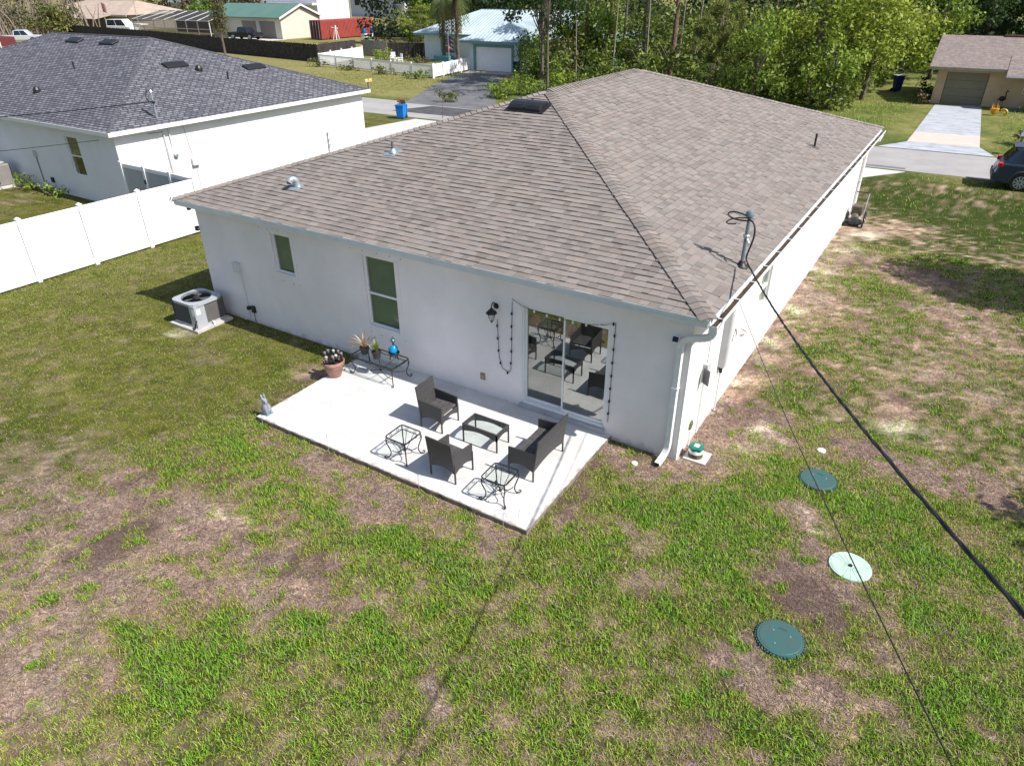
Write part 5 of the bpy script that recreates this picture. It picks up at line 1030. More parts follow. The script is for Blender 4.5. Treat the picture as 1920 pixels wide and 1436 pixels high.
# ================================================================ VEHICLES
def vehicle(name, label, cat, x, y, rz, L, Wd, low, up, col, glass, wr, wx, bed=None, detail=False):
    """low/up: side outlines in (length, height); nose towards local +x"""
    t = thing(name, label, cat, (x, y, 0)); R = Matrix.Translation((x, y, 0)) @ Matrix.Rotation(rz, 4, 'Z'); h = Wd/2
    part('body', B().ext([(u, -h, z) for u, z in low], (0, Wd, 0)).xf(R), col, t, bevel=.07)
    k = len(up); b = B(); tuck = .17
    zs = [z for u, z in up]; z0, z1 = min(zs), max(zs)
    b.v = [(u, -h+.06+tuck*(z-z0)/(z1-z0), z) for u, z in up]+[(u, h-.06-tuck*(z-z0)/(z1-z0), z) for u, z in up]; b.f = [tuple(range(k)), tuple(reversed(range(k, 2*k)))]+[(i, k+i, k+(i+1) % k, (i+1) % k) for i in range(k)]
    part('cabin', b.xf(R), col, t, bevel=.05)
    c = (sum(u for u, z in up)/k, sum(z for u, z in up)/k)
    def band(s0, s1, f_in):   # side glass as an inset panel
        pass
    us = sorted(u for u, z in up); zt = z1-.09; zb = z0+.07
    def ux(z, side):   # outline x at height z
        cr = []
        for i in range(k):
            (a, za), (c_, zc) = up[i], up[(i+1) % k]
            if (za-z)*(zc-z) < 0: cr.append(a+(c_-a)*(z-za)/(zc-za))
        return min(cr)+.14 if side < 0 else max(cr)-.14
    ends = [(ux(zb, -1), ux(zt, -1)), (ux(zb, 1), ux(zt, 1))]; n = 2
    for s in (-1, 1):
        yy = lambda z: s*(h-.06-tuck*(z-z0)/(z1-z0)+.006)
        for i in range(n):
            a0, a1 = i/n+.015, (i+1)/n-.015; L0 = lambda e, q: ends[0][e]+(ends[1][e]-ends[0][e])*q
            part('side_window', B().poly([(L0(0, a0), yy(zb), zb), (L0(0, a1), yy(zb), zb), (L0(1, a1), yy(zt), zt), (L0(1, a0), yy(zt), zt)]).xf(R), glass, t)
        for q in wx:
            w = part('wheel', B().cyl((q, s*(h-.20), wr), (q, s*(h+.015), wr), wr, n=24).xf(R), M_dark, t, bevel=.03)
            part('wheel_rim', B().lathe([(wr*.66, 0), (wr*.64, .012), (wr*.18, .004)], (0, 0, 0), 20).xf(R @ Matrix.Translation((q, s*(h+.016), wr)) @ Matrix.Rotation(-s*PI/2, 4, 'X')), M_dark if detail else M_galv, w)
            if detail:
                for j in range(10): a = j*2*PI/10; part('rim_spoke', B().box((wr*.36, 0, .018), (wr*.52, .045, .012)).xf(R @ Matrix.Translation((q, s*(h+.016), wr)) @ Matrix.Rotation(-s*PI/2, 4, 'X') @ Matrix.Rotation(a, 4, 'Z')), M_galv, w)
                part('rim_ring', B().tube([(wr*.64*math.cos(j*PI/12), wr*.64*math.sin(j*PI/12), .018) for j in range(24)], .014, 5, close=True).xf(R @ Matrix.Translation((q, s*(h+.016), wr)) @ Matrix.Rotation(-s*PI/2, 4, 'X')), M_galv, w)
                part('wheel_arch', B().tube([(q+(wr+.05)*math.cos(j*PI/10), s*(h+.004), wr+(wr+.05)*math.sin(j*PI/10)) for j in range(11)], .045, 6).xf(R), mat('grey_cladding', (.045, .045, .05), .6), t)
    return t, R
M_cglass = mat('car_glass', (.008, .012, .022), .06, spec=.8, var=.05)
M_suv = mat('slate_blue_car_paint', (.036, .055, .09), .22, metal=.35, var=.05, sc=2, spec=.6); M_clad = mat('grey_cladding2', (.05, .05, .055), .55)
low = [(-2.28, .36), (-2.33, .62), (-2.24, .98), (-2.1, 1.06), (.95, 1.02), (2.0, .92), (2.3, .72), (2.33, .36), (1.95, .26), (-1.95, .26)]
up_ = [(-2.12, 1.02), (-1.72, 1.62), (-1.3, 1.70), (.15, 1.70), (.5, 1.62), (1.15, 1.0)]
sv_, R = vehicle('parked_suv', 'dark slate-blue SUV parked at the grass verge, only its rear in view', 'car', 6.62, 26.12, .03, 4.6, 1.86, low, up_, M_suv, M_cglass, .36, (-1.35, 1.35), detail=True)
part('rear_bumper', B().bx(-2.40, -2.2, -.88, .88, .34, .62).xf(R), M_clad, sv_, bevel=.05); part('rear_window', B().poly([(-2.10, -.66, 1.10), (-2.10, .66, 1.10), (-1.80, .58, 1.54), (-1.80, -.58, 1.54)]).xf(R @ Matrix.Translation((-.02, 0, .02))), M_cglass, sv_)
M_red = mat('tail_light_red', (.55, .012, .02), .15, spec=.6)
for s in (-1, 1):
    part('tail_light', B().box((-2.20, s*.80, .98), (.20, .30, .16)).xf(R), M_red, sv_, bevel=.03); part('roof_rail', B().tube([(-1.5, s*.62, 1.71), (-1.4, s*.62, 1.76), (0, s*.62, 1.76), (.1, s*.62, 1.71)], .02, 6).xf(R), M_dark, sv_); part('sill_cladding', B().bx(-1.0, 1.0, s*.93-.02, s*.93+.02, .27, .45).xf(R), M_clad, sv_, bevel=.01); part('door_handle', B().bx(-.55, -.35, s*.935-.012, s*.935+.012, .93, .97).xf(R), M_galv, sv_)
part('spoiler', B().box((-1.72, 0, 1.66), (.3, 1.2, .05)).xf(R), M_suv, sv_, bevel=.015); part('antenna_fin', B().box((-1.2, 0, 1.74), (.2, .04, .09)).xf(R), M_suv, sv_, bevel=.01); part('number_plate', B().box((-2.36, 0, .72), (.02, .34, .16)).xf(R), M_white, sv_); part('headlight', B().box((2.2, .7, .78), (.2, .36, .12)).xf(R), M_galv, sv_)
plow = [(-2.8, .55), (-2.8, 1.05), (-.9, 1.05), (1.3, 1.08), (2.6, 1.02), (2.8, .8), (2.8, .5), (2.3, .42), (-2.5, .42)]; pup = [(-.85, 1.02), (-.75, 1.68), (-.5, 1.78), (.7, 1.78), (.9, 1.7), (1.45, 1.05)]
M_bpk = mat('black_truck_paint', (.012, .013, .018), .25, spec=.6, var=.05); M_spk = mat('silver_truck_paint', (.55, .57, .6), .3, metal=.3, var=.05)
vehicle('pickup_truck', 'black pickup truck parked before the green-roofed garage', 'truck', -98.0, 70.8, .12, 5.6, 1.95, plow, pup, M_bpk, M_cglass, .42, (-1.7, 1.75))
vehicle('pickup_truck', 'silver pickup truck beyond the ridge of the dark grey roof', 'truck', -122.6, 49.3, .8, 5.6, 1.95, plow, pup, M_spk, M_cglass, .42, (-1.7, 1.75))
vlow = [(-2.9, .4), (-2.95, 1.2), (1.6, 1.2), (2.6, 1.05), (2.75, .5), (2.3, .35)]; vup = [(-2.9, 1.15), (-2.85, 2.2), (.9, 2.25), (1.9, 1.15)]
vehicle('white_van', 'white panel van behind the brown fence near the screened porch', 'van', -132, 71.5, .2, 5.7, 2.0, vlow, vup, mat('white_van_paint', (.75, .76, .78), .3, var=.03), M_cglass, .38, (-1.8, 1.9))
# ================================================================ ACROSS THE ROAD, LEFT: METAL-ROOF HOUSE
M_mroof = mat('pale_blue_metal_roof', (.56, .66, .70), .35, metal=.25, var=.12, sc=.5); M_teal = mat('teal_trim', (.16, .33, .33), .6); M_mw = mat('ice_white_stucco', (.66, .71, .73), .9, var=.05, sc=1)
mh = thing('metal_roof_house', 'white house with a pale standing-seam metal roof and teal trim', 'house', (-42, 58, 0))
w_ = B(); MG = (-40.3, -36.1, .02, 2.15)
holes_wall(w_, -41.0, -35.3, 0, 2.7, [MG], lambda x, y, z: (x, 51.75+y, z)); w_.bx(-35.5, -35.3, 51.96, 60, 0, 2.7); w_.bx(-41, -40.8, 51.96, 58.9, 0, 2.7)
MW = [(-49.6, -48.2, .8, 2.2)]; holes_wall(w_, -52.4, -41.05, 0, 2.7, MW, lambda x, y, z: (x, 58.9+y, z)); w_.bx(-35.3, -29.0, 58.9, 59.1, 0, 2.7); w_.bx(-29.2, -29.0, 59.11, 68, 0, 2.7); part('wall', w_, M_mw, mh)
def seam_roof(name, x0, x1, y0, y1, ze, sl):
    b = B(); E, R, fs = hip_roof(b, x0, x1, y0, y1, ze, sl); r = part(name, b, M_mroof, mh); s = B(); h = min(x1-x0, y1-y0)/2; st = .42
    wx_, dy_ = x1-x0, y1-y0
    for i in range(1, int(wx_/st)):
        u = i*st; v = min(u, wx_-u, dy_/2 if wx_ > dy_ else 1e9, h); s.tube([(x0+u, y0, ze+.02), (x0+u, y0+v, ze+sl*v+.02)], .03, 4, cap=False)
    for i in range(1, int(dy_/st)):
        u = i*st; v = min(u, dy_-u, h); s.tube([(x1, y0+u, ze+.02), (x1-v, y0+u, ze+sl*v+.02)], .03, 4, cap=False)
    part('standing_seams', s, M_mroof, r, kind='stuff')
    for a, c in ((E[0], R[0]), (E[1], R[-1] if wx_ > dy_ else R[0])): part('hip_flashing', B().tube([a, c], .07, 5), M_mroof, r)
    part('ridge_flashing', B().tube([R[0], R[1]], .07, 5), M_mroof, r)
    f = B()
    for a in ((x0, x1, y0-.03, y0), (x1, x1+.03, y0-.03, y1)): f.bx(*a, ze-.2, ze)
    part('fascia', f, M_teal, r); return r
seam_roof('roof', -53.1, -28.3, 57.9, 69.2, 2.75, .39); seam_roof('garage_roof', -41.7, -34.4, 51.0, 62.5, 2.72, .42)
part('garage_door', B().bx(MG[0]+.02, MG[1]-.02, 51.82, 51.87, .03, 2.14), M_white, mh)
for k in range(4): part('door_panel', B().bx(MG[0]+.06, MG[1]-.06, 51.805, 51.82, .07+k*.52, .53+k*.52), M_white, mh, bevel=.01)
for a in ((MG[0]-.25, MG[0], 0, 2.4), (MG[1], MG[1]+.25, 0, 2.4), (MG[0], MG[1], 2.152, 2.4)): part('garage_trim', B().bx(a[0], a[1], 51.70, 51.748, a[2], a[3]), M_teal, mh)
x0, x1, z0, z1 = MW[0]; part('window', B().bx(x0, x0+.07, 58.92, 59.0, z0, z1).bx(x1-.07, x1, 58.92, 59.0, z0, z1).bx(x0+.07, x1-.07, 58.92, 59.0, 1.46, 1.54), M_white, mh); part('pane', B().poly([(x0, 58.97, z0), (x1, 58.97, z0), (x1, 58.97, z1), (x0, 58.97, z1)]), mat('dim_glass', (.10, .09, .09), .15), mh)
for a in ((x0-.45, x0-.02), (x1+.02, x1+.45)): part('shutter', B().bx(*a, 58.85, 58.895, z0, z1), M_teal, mh)
part('porch_column', B().bx(-42.0, -41.75, 57.9, 58.15, 0, 2.7), M_white, mh); part('front_door', B().bx(-44.8, -43.7, 58.86, 58.895, 0, 2.1), mat('grey_door', (.16, .18, .19), .6), mh)
pb = solo('planter_box', B().bx(-50.2, -47.9, 57.6, 58.3, 0, .55), mat('turquoise_planter', (.10, .34, .36), .6), 'turquoise planter box under the front window of the metal-roof house', 'planter', bevel=.03)
# picket and solid white fences
pf = thing('picket_fence', 'low white picket fence around the front yard of the metal-roof house', 'fence', (-48, 45.6, 0))
def pickets(p, q, h, n, gap=.13, wd=.07):
    p, q = Vector((*p, 0)), Vector((*q, 0)); d = (q-p).normalized(); ln = (q-p).length; nrm = Vector((-d.y, d.x, 0)); R = Matrix((d, nrm, Vector((0, 0, 1)))).transposed()
    for i in range(n+1): c = p+d*(ln*i/n); part('post', B().box((c.x, c.y, h/2+.04), (.12, .12, h+.08), M=R), M_vin, pf)
    for i in range(n):
        s0, s1 = ln*i/n+.07, ln*(i+1)/n-.07; b = B()
        for z in (.18, h-.06): part('rail', B().box(tuple(p+d*((s0+s1)/2)+Vector((0, 0, z))), (s1-s0, .05, .10), M=R), M_vin, pf)
        s = s0+.03
        while s < s1: b.box(tuple(p+d*s+Vector((0, 0, h/2+.02))), (wd, .02, h-.2), M=R); s += gap
        part('pickets', b, M_vin, pf, kind='stuff')
pickets((-57.4, 47.2), (-39.85, 44.2), 1.15, 6); pickets((-39.85, 44.32), (-40.8, 51.3), 1.2, 4, .10, .085)
sw = thing('white_wall_fence', 'solid white vinyl fence side running back to the brown fence', 'fence', (-58.4, 51.5, 0))
for i in range(4):
    a, c = Vector((-57.5, 47.35, 0)).lerp(Vector((-59.6, 56.2, 0)), i/4), Vector((-57.5, 47.35, 0)).lerp(Vector((-59.6, 56.2, 0)), (i+1)/4); m_ = (a+c)/2; ang = math.atan2(c.y-a.y, c.x-a.x)
    part('panel', B().box((m_.x, m_.y, .62), ((c-a).length-.12, .05, 1.15), ang), M_vin, sw); part('post', B().box((c.x, c.y, .68), (.13, .13, 1.36), ang), M_vin, sw)
# wooden fences: one part per board-and-rail bay
def wood_fence(name, label, pts, h, m, bay=2.4, bw=.145):
    t = thing(name, label, 'fence', (pts[0][0], pts[0][1], 0)); rr_ = random.Random(9)
    for p, q in zip(pts, pts[1:]):
        p, q = Vector((*p, 0)), Vector((*q, 0)); d = (q-p).normalized(); ln = (q-p).length; R = Matrix((d, Vector((-d.y, d.x, 0)), Vector((0, 0, 1)))).transposed(); n = max(1, round(ln/bay))
        for i in range(n):
            s0, s1 = ln*i/n, ln*(i+1)/n; b = B(); nb_ = max(1, round((s1-s0)/bw)); bq = (s1-s0)/nb_
            for jb in range(nb_): s = s0+bq*(jb+.5); hh = h+rr_.uniform(-.05, .05); b.box(tuple(p+d*s+Vector((0, 0, hh/2))+Vector((-d.y, d.x, 0))*rr_.uniform(-.01, .01)), (bq-.010, .02, hh), M=R)
            part('fence_bay', b, m, t, kind='stuff'); c = p+d*s0; part('post', B().box((c.x-.1*d.y, c.y+.1*d.x, h/2-.1), (.1, .1, h-.2), M=R), m, t)
M_bwood = mat('weathered_dark_boards', (.062, .052, .05), .95, var=.4, sc=3); M_lwood = mat('silvered_boards', (.36, .32, .28), .95, var=.25, sc=4)
wood_fence('brown_board_fence', 'long weathered dark brown board fence behind the neighbouring roof', [(-136, 62), (-100, 56.9), (-81.5, 53.0), (-60.3, 49.9), (-61.8, 57.5)], 1.8, M_bwood)
wood_fence('silver_board_fence', 'short silvered board fence behind the white picket yard', [(-61.9, 58.6), (-57.6, 58.3)], 1.75, M_lwood)
wood_fence('dark_board_fence', 'dark board fence meeting the left corner of the metal-roof house', [(-57.5, 58.4), (-52.6, 60.0)], 1.6, M_bwood)
cf = thing('mesh_fence', 'black screened chain-link fence with pale posts before the green trees', 'fence', (-80, 86, 0))
for i in range(6):
    x, y = -83+i*3.1, 84+i*.6; part('post', B().cyl((x, y, 0), (x, y, 1.7), .05), M_galv, cf)
    if i < 5: part('screen', B().box((x+1.55, y+.3, .85), (3.02, .02, 1.55), .19), mat('black_screen', (.02, .018, .02), .8), cf)
# picnic chairs in the yard
for i, (x, y, a) in enumerate(((-53.5, 54.5, .5), (-51.6, 53.4, -.4))):
    c_ = thing('garden_chair', ('white garden chair leaning near the weeds in the picket yard' if i == 0 else 'white garden chair closer to the house in the picket yard'), 'chair', (0, 0, 0), 'white chairs in the picket yard')
    part('seat', B().bx(-.25, .25, -.25, .25, .36, .41), M_white, c_); part('backrest', B().box((0, .26, .68), (.5, .05, .6)), M_white, c_)
    for s in (-1, 1):
        part('arm', B().bx(s*.27-.04, s*.27+.04, -.26, .26, .56, .6), M_white, c_)
        for q_ in (-1, 1): part('leg', B().bx(s*.24-.03, s*.24+.03, q_*.22-.03, q_*.22+.03, 0, .36 if q_ > 0 else .56), M_white, c_)
    c_.location = (x, y, 0); c_.rotation_euler = (0, 0, a)
# ================================================================ FAR LEFT YARDS
M_green = mat('green_metal_roof', (.10, .19, .155), .5, var=.08, sc=.4); M_cream = mat('cream_siding', (.60, .56, .48), .85, var=.05, sc=.6)
gg = thing('green_roof_garage', 'cream garage with a green metal gable roof and two taupe doors', 'garage', (-100.3, 77.7, 0))
w_ = B(); gx0, gx1, gy0, gy1 = -109.5, -92.6, 73.6, 82.0; DR = [(-101.8, -98.4, .02, 2.5), (-97.6, -94.0, .02, 2.5)]
holes_wall(w_, gx0, gx1, 0, 3.05, DR, lambda x, y, z: (x, gy0+y, z)); w_.bx(gx1-.2, gx1, gy0+.001, gy1, 0, 3.05); w_.ext([(gx1-.2, gy0, 3.051), (gx1-.2, gy1, 3.051), (gx1-.2, (gy0+gy1)/2, 4.6)], (.2, 0, 0)); part('wall', w_, M_cream, gg)
ym = (gy0+gy1)/2; part('roof', B().ext([(gx0-.4, gy0-.5, 2.95), (gx0-.4, ym, 4.75), (gx0-.4, gy1+.5, 2.95), (gx0-.4, gy1+.5, 3.03), (gx0-.4, ym, 4.86), (gx0-.4, gy0-.5, 3.03)], (gx1-gx0+.8, 0, 0)), M_green, gg)
for s, (a, c_) in enumerate((((gy0-.5, 2.9), (ym, 4.72)), ((gy1+.5, 2.9), (ym, 4.72)))): part('rake_trim', B().ext([(gx1+.41, a[0], a[1]-.1), (gx1+.41, c_[0], c_[1]-.1), (gx1+.41, c_[0], c_[1]+.17), (gx1+.41, a[0], a[1]+.17)], (.05, 0, 0)), M_white, gg)
for a in DR: part('garage_door', B().bx(a[0]+.02, a[1]-.02, gy0+.08, gy0+.14, .03, 2.49), mat('taupe_door', (.25, .22, .19), .7), gg)
sheet('yard_slab', [(-104, 69.8), (-92, 70.5), (-91.5, 73.4), (-104, 73.4)], .02, M_conc)
con = thing('shipping_container', 'rust-red shipping container with its end doors facing the yard', 'container', (-85.6, 80.5, 0)); M_rred = mat('container_red', (.34, .065, .055), .6, var=.12, sc=.7); M_rdk = mat('container_dark_red', (.12, .02, .025), .6)
part('box', B().bx(-88.2, -85.8, 75.4, 87.0, .12, 2.7), M_rred, con)
for i in range(36): part('corrugation', B().bx(-85.8, -85.74, 75.6+i*.315, 75.78+i*.315, .25, 2.58), M_rred, con)
for i in range(2): part('end_door', B().bx(-88.15+i*1.17, -87.05+i*1.17, 75.33, 75.39, .18, 2.62), M_rdk, con)
for i in range(4): part('lock_bar', B().cyl((-87.95+i*.6, 75.28, .2), (-87.95+i*.6, 75.28, 2.6), .035), M_galv, con)
for i, (x, y) in enumerate(((-84.2, 83.2), (-83.8, 84.6))):
    d_ = thing('plastic_drum', ('blue plastic drum on a white stand, first from the container doors' if i == 0 else 'blue plastic drum on a white stand, farther from the container doors'), 'barrel', (x, y, 0), 'blue drums by the container'); part('barrel', B().lathe([(.26, .55), (.30, .6), (.3, 1.35), (.26, 1.42), (.1, 1.43)], (x, y, 0), 14), mat('drum_blue', (.01, .15, .45), .4), d_, smooth=True); part('stand', B().bx(x-.35, x+.35, y-.35, y+.35, 0, .54), M_white, d_)
wv = thing('sawhorse', 'white A-shaped metal stand beside the red container', 'stand', (-84.6, 77.2, 0))
for p, q in (((-84.9, 76.9, 0), (-84.5, 77.2, 2.0)), ((-84.2, 76.9, 0), (-84.5, 77.2, 2.0)), ((-84.5, 77.8, 0), (-84.5, 77.2, 2.0)), ((-85.4, 77.2, 1.7), (-84.0, 77.2, 1.6))): part('strut', B().cyl(p, q, .06), M_white, wv)
kb = solo('kiddie_pool', B().lathe([(.7, 0), (.8, .25), (.76, .27), (.66, .06)], (-80.5, 80.2, 0), 20), mat('mint_plastic', (.2, .42, .32), .5), 'mint green plastic tub on the far lawn near the drums', 'tub')
# screened enclosure
def meshmat(name, c, op):
    M = bpy.data.materials.new(name); M.use_nodes = True; n = M.node_tree.nodes; L = M.node_tree.links; p = n['Principled BSDF']; p.inputs['Base Color'].default_value = (*c, 1); p.inputs['Roughness'].default_value = .8; p.inputs['Alpha'].default_value = op
    return M
se = thing('screen_enclosure', 'white-framed screened porch enclosure with a dark mesh roof', 'enclosure', (-116, 75, 0)); M_frm = mat('white_frame', (.6, .6, .58), .6); M_mesh = meshmat('dark_mesh', (.05, .05, .055), .62)
ex0, ex1, ey0, ey1 = -127, -106, 70.5, 82
for i in range(8):
    x = ex0+(ex1-ex0)*i/7; part('post', B().bx(x-.06, x+.06, ey0-.06, ey0+.06, 0, 2.4), M_frm, se); part('rafter', B().cyl((x, ey0, 2.4), (x+(-.8 if i > 5 else .8 if i < 2 else 0), ey0+5, 3.6), .07, n=4), M_frm, se)
    if i < 7: part('screen', B().poly([(x+.07, ey0, .1), (x+2.93, ey0, .1), (x+2.93, ey0, 2.35), (x+.07, ey0, 2.35)]), M_mesh, se); part('roof_screen', B().poly([(x+.07, ey0+.02, 2.42), (x+2.93, ey0+.02, 2.42), (x+2.93, ey0+5, 3.58), (x+.07, ey0+5, 3.58)]), M_mesh, se)
for z, y in ((2.4, ey0), (1.2, ey0), (.1, ey0), (3.6, ey0+5)): part('rail', B().bx(ex0, ex1, y-.05, y+.05, z-.05, z+.05), M_frm, se)
part('rear_wall', B().bx(ex0, ex1, ey1-3, ey1-2.8, 0, 3.4), mat('dark_brick', (.20, .13, .11), .9, var=.2, sc=1.5), se)  # dark brick colour with random tone
wh = thing('white_house', 'long white house with dark windows behind the screened porch', 'house', (-150, 112, 0)); M_wh = mat('cool_white_siding', (.60, .62, .68), .85, var=.05, sc=.4)
part('wall', B().bx(-176, -124, 112, 122, 0, 8.5), M_wh, wh); part('eave_trim', B().bx(-176, -124, 110.6, 112.0, 3.6, 4.0), M_white, wh)
for x in (-170, -158, -145, -132): 
    for dx in (0, 1.9): w = part('window', B().bx(x+dx, x+dx+1.5, 111.93, 111.99, 4.6, 6.9), mat('dark_pane', (.03, .03, .045), .2), wh); part('mullion', B().bx(x+dx+.7, x+dx+.8, 111.9, 111.925, 4.6, 6.9), M_white, w)
w2 = thing('white_house', 'white cottage with a grey roof behind the green-roofed garage', 'house', (-140, 150, 0)); part('wall', B().bx(-156, -128, 146, 156, 0, 5.5), M_wh, w2); part('roof', B().ext([(-157, 145, 5.4), (-157, 151, 9), (-157, 157, 5.4)], (30, 0, 0)), mat('grey_roof', (.12, .125, .14), .9), w2)
for x in (-152, -145, -138): part('window', B().bx(x, x+1.6, 145.9, 145.98, 2.6, 4.4), mat('dark_pane2', (.03, .03, .045), .2), w2)
bgh = thing('tan_roof_house', 'low house with a broad tan shingle roof beyond the white van', 'house', (-152, 84, 0)); M_tan = mat('tan_shingle', (.42, .33, .27), .95, var=.12, sc=.8)
b = B(); hip_roof(b, -172, -139, 77, 92, 2.6, .30); part('roof', b, M_tan, bgh); part('wall', B().bx(-171, -140, 78, 91, 0, 2.55), mat('tan_wall', (.42, .36, .30), .9), bgh); part('porch_roof', B().ext([(-158, 73.5, 1.9), (-158, 77, 2.5), (-158, 77, 2.58), (-158, 73.5, 2.0)], (14, 0, 0)), M_tan, bgh)
part('fascia', B().bx(-172, -139, 76.9, 76.99, 2.3, 2.6), M_cream, bgh)
red = thing('red_trailer', 'small dark red trailer with a white frame beside the silver truck', 'trailer', (-112, 40, 0)); part('box', B().bx(-113.4, -109.6, 40.2, 42.2, .5, 1.6), M_rdk, red); part('frame', B().bx(-113.5, -109.5, 40.1, 40.19, 1.5, 1.75).bx(-113.5, -113.3, 40.1, 40.19, .3, 1.49).bx(-109.7, -109.5, 40.1, 40.19, .3, 1.49), M_white, red)
# golf cart, flags, poles
gc_ = thing('golf_cart', 'small cream golf cart parked by the screened porch', 'golf cart', (-121, 68, 0)); part('roof', B().bx(-122.2, -119.8, 67.3, 68.7, 1.75, 1.85), M_cream, gc_); part('body', B().bx(-122.2, -119.6, 67.3, 68.7, .3, .8), M_cream, gc_, bevel=.1)
for x in (-122, -120): part('post', B().cyl((x, 67.4, .8), (x, 67.4, 1.75), .03), M_galv, gc_); part('wheel', B().cyl((x, 67.2, .25), (x, 67.35, .25), .25, n=12), M_dark, gc_)
def flag(label, x, y, H, stripes, dx=1.5):
    t = thing('flagpole', label, 'flag', (x, y, 0), 'flags in the far yards'); part('pole', B().cyl((x, y, 0), (x, y, H), .05), M_galv, t); b = 7
    for k in range(b): part('stripe', B().poly([(x+.05+dx*.0, y, H-.2-k*.2), (x+dx*.5, y+.1, H-.45-k*.2), (x+dx*.6, y+.2, H-.65-k*.2), (x+.05, y, H-.4-k*.2)]), stripes[k % 2], t)
    if stripes[0] is not stripes[1]: part('canton', B().poly([(x+.05, y-.02, H-.2), (x+dx*.3, y+.04, H-.35), (x+dx*.3, y+.04, H-1.1), (x+.05, y-.02, H-.95)]), mat('flag_navy', (.02, .03, .12), .8), t)
fr_, fw_ = mat('flag_red', (.45, .03, .04), .8), mat('flag_white', (.7, .68, .68), .8)
flag('tall pole with a red flag standing behind the dark grey roof ridge', -128.5, 66.5, 5.2, (fr_, fr_)); flag('striped flag on a pole left of the screened porch', -119, 66.5, 7.5, (fr_, fw_), 2.2); flag('striped flag hanging by the front window of the metal-roof house', -46.2, 55.2, 3.0, (fr_, fw_), .9)
up1 = solo('utility_pole', B().cyl((-99, 96, 0), (-99, 96, 11), .16, .12), mat('pole_wood', (.36, .31, .26), .9, var=.2, sc=3), 'pale wooden utility pole beside the dark screened fence', 'pole')
# ================================================================ TREES AND PLANTS
M_leaf = vmat('foliage', rough=.55, var=0, transl=.35, spec=.35)
M_bark = mat('grey_brown_bark', (.17, .135, .11), .95, var=.35, sc=6, bump=.8, bsc=14); M_pbark = mat('pine_bark', (.22, .135, .10), .95, var=.4, sc=5, bump=.8, bsc=10)
def leafcloud(clumps, per, size, c1, c2, seed, flat=.35, lean=0):
    """clumps: list of (centre, radius); leaf-sized rhombs scattered through each"""
    r = np.random.default_rng(seed); Vs, Fs, Cs = [], [], []; off = 0
    for (c, rad) in clumps:
        n = max(6, int(per*rad**2)); d = r.normal(size=(n, 3)); d /= np.linalg.norm(d, axis=1)[:, None]
        q = rad*(r.random(n)**.45)[:, None]; P = np.array(c)+d*q*np.array((1, 1, .8))
        nrm = d*.7+r.normal(size=(n, 3))*.6+np.array((0, 0, flat)); nrm /= np.linalg.norm(nrm, axis=1)[:, None]
        t = np.cross(nrm, r.normal(size=(n, 3))); t /= np.linalg.norm(t, axis=1)[:, None]; b = np.cross(nrm, t)
        s = size*r.uniform(.6, 1.3, n)[:, None]
        V = np.stack([P-t*s*.6, P-b*s*.32, P+t*s*.6, P+b*s*.32], 1).reshape(-1, 3); V[:, 2] = np.maximum(V[:, 2], .01)
        tone = np.clip(r.normal(.5, .22, n)+r.normal(0, .22), 0, 1)[:, None]; col_ = (np.array(c1)*(1-tone)+np.array(c2)*tone)*r.uniform(.75, 1.2, n)[:, None]
        Vs.append(V); Fs.append((np.arange(n)*4)[:, None]+np.arange(4)[None, :]+off); Cs.append(np.repeat(col_, 4, 0)); off += 4*n
    return np.concatenate(Vs), np.concatenate(Fs), np.concatenate(Cs)
def put_leaves(name, V, F, C, parent=None, kind=None, m=None):
    off = np.array(ROOT[parent.name]) if parent else 0
    o = bpy.data.objects.new(name, raw_mesh(name, V-off, F, m or M_leaf, C)); COL.objects.link(o)
    if parent: o.parent = parent; ROOT[o.name] = ROOT[parent.name]
    if kind: o['kind'] = kind
    return o
def clumps_in(c, rad, k, cr, seed, low=-1):
    r = np.random.default_rng(seed); out = []
    while len(out) < k:
        d = r.normal(size=3); d /= np.linalg.norm(d)
        if d[2] < low: continue
        q = r.random()**.35; out.append((tuple(np.array(c)+d*q*np.array(rad)), cr*r.uniform(.6, 1.25)))
    return out
LIME = ((.15, .21, .02), (.37, .43, .055)); MID = ((.06, .115, .018), (.19, .27, .04)); DEEP = ((.02, .05, .014), (.065, .12, .028)); OLV = ((.08, .095, .025), (.20, .20, .06)); FRESH = ((.11, .18, .02), (.29, .38, .05))
def tree(name, label, x, y, H, rad, cols, k=16, cr=1.1, per=95, size=.26, seed=0, cz=None, trunk=.16, low=-.8, bark=None, group=None, cat='tree', lean=(0, 0)):
    t = thing(name, label, cat, (x, y, 0), group); rr_ = random.Random(seed); cz = cz or H-rad[2]; cx_, cy_ = x+lean[0], y+lean[1]
    b = B(); b.tube([(x, y, -.1), (x+lean[0]*.3+rr_.uniform(-.1, .1), y+lean[1]*.3, cz*.4), (cx_+rr_.uniform(-.15, .15), cy_, cz), (cx_, cy_, cz+rad[2]*.6)], [trunk*1.25, trunk, trunk*.7, trunk*.2], 8)
    part('trunk', b, bark or M_bark, t, smooth=True)
    cl = clumps_in((cx_, cy_, cz), rad, k, cr, seed+5, low)
    for c, r in cl[:7]:
        s = Vector((cx_, cy_, cz*.55)); e = Vector(c); part('limb', B().tube([tuple(s), tuple(s.lerp(e, .5)+Vector((0, 0, -.2))), tuple(e)], [trunk*.5, trunk*.32, .02], 5), bark or M_bark, t)
    V, F, C = leafcloud(cl, per, size, *cols, seed+9); put_leaves('crown', V, F, C, t); return t
G1 = 'bright green trees behind the roof'
tree('leafy_tree', 'tall lime-green leafy tree behind the right roof slope', -7.6, 46.5, 8.5, (3.4, 2.6, 4.0), LIME, 46, 1.15, 100, .26, 1, cz=4.4, group=G1)
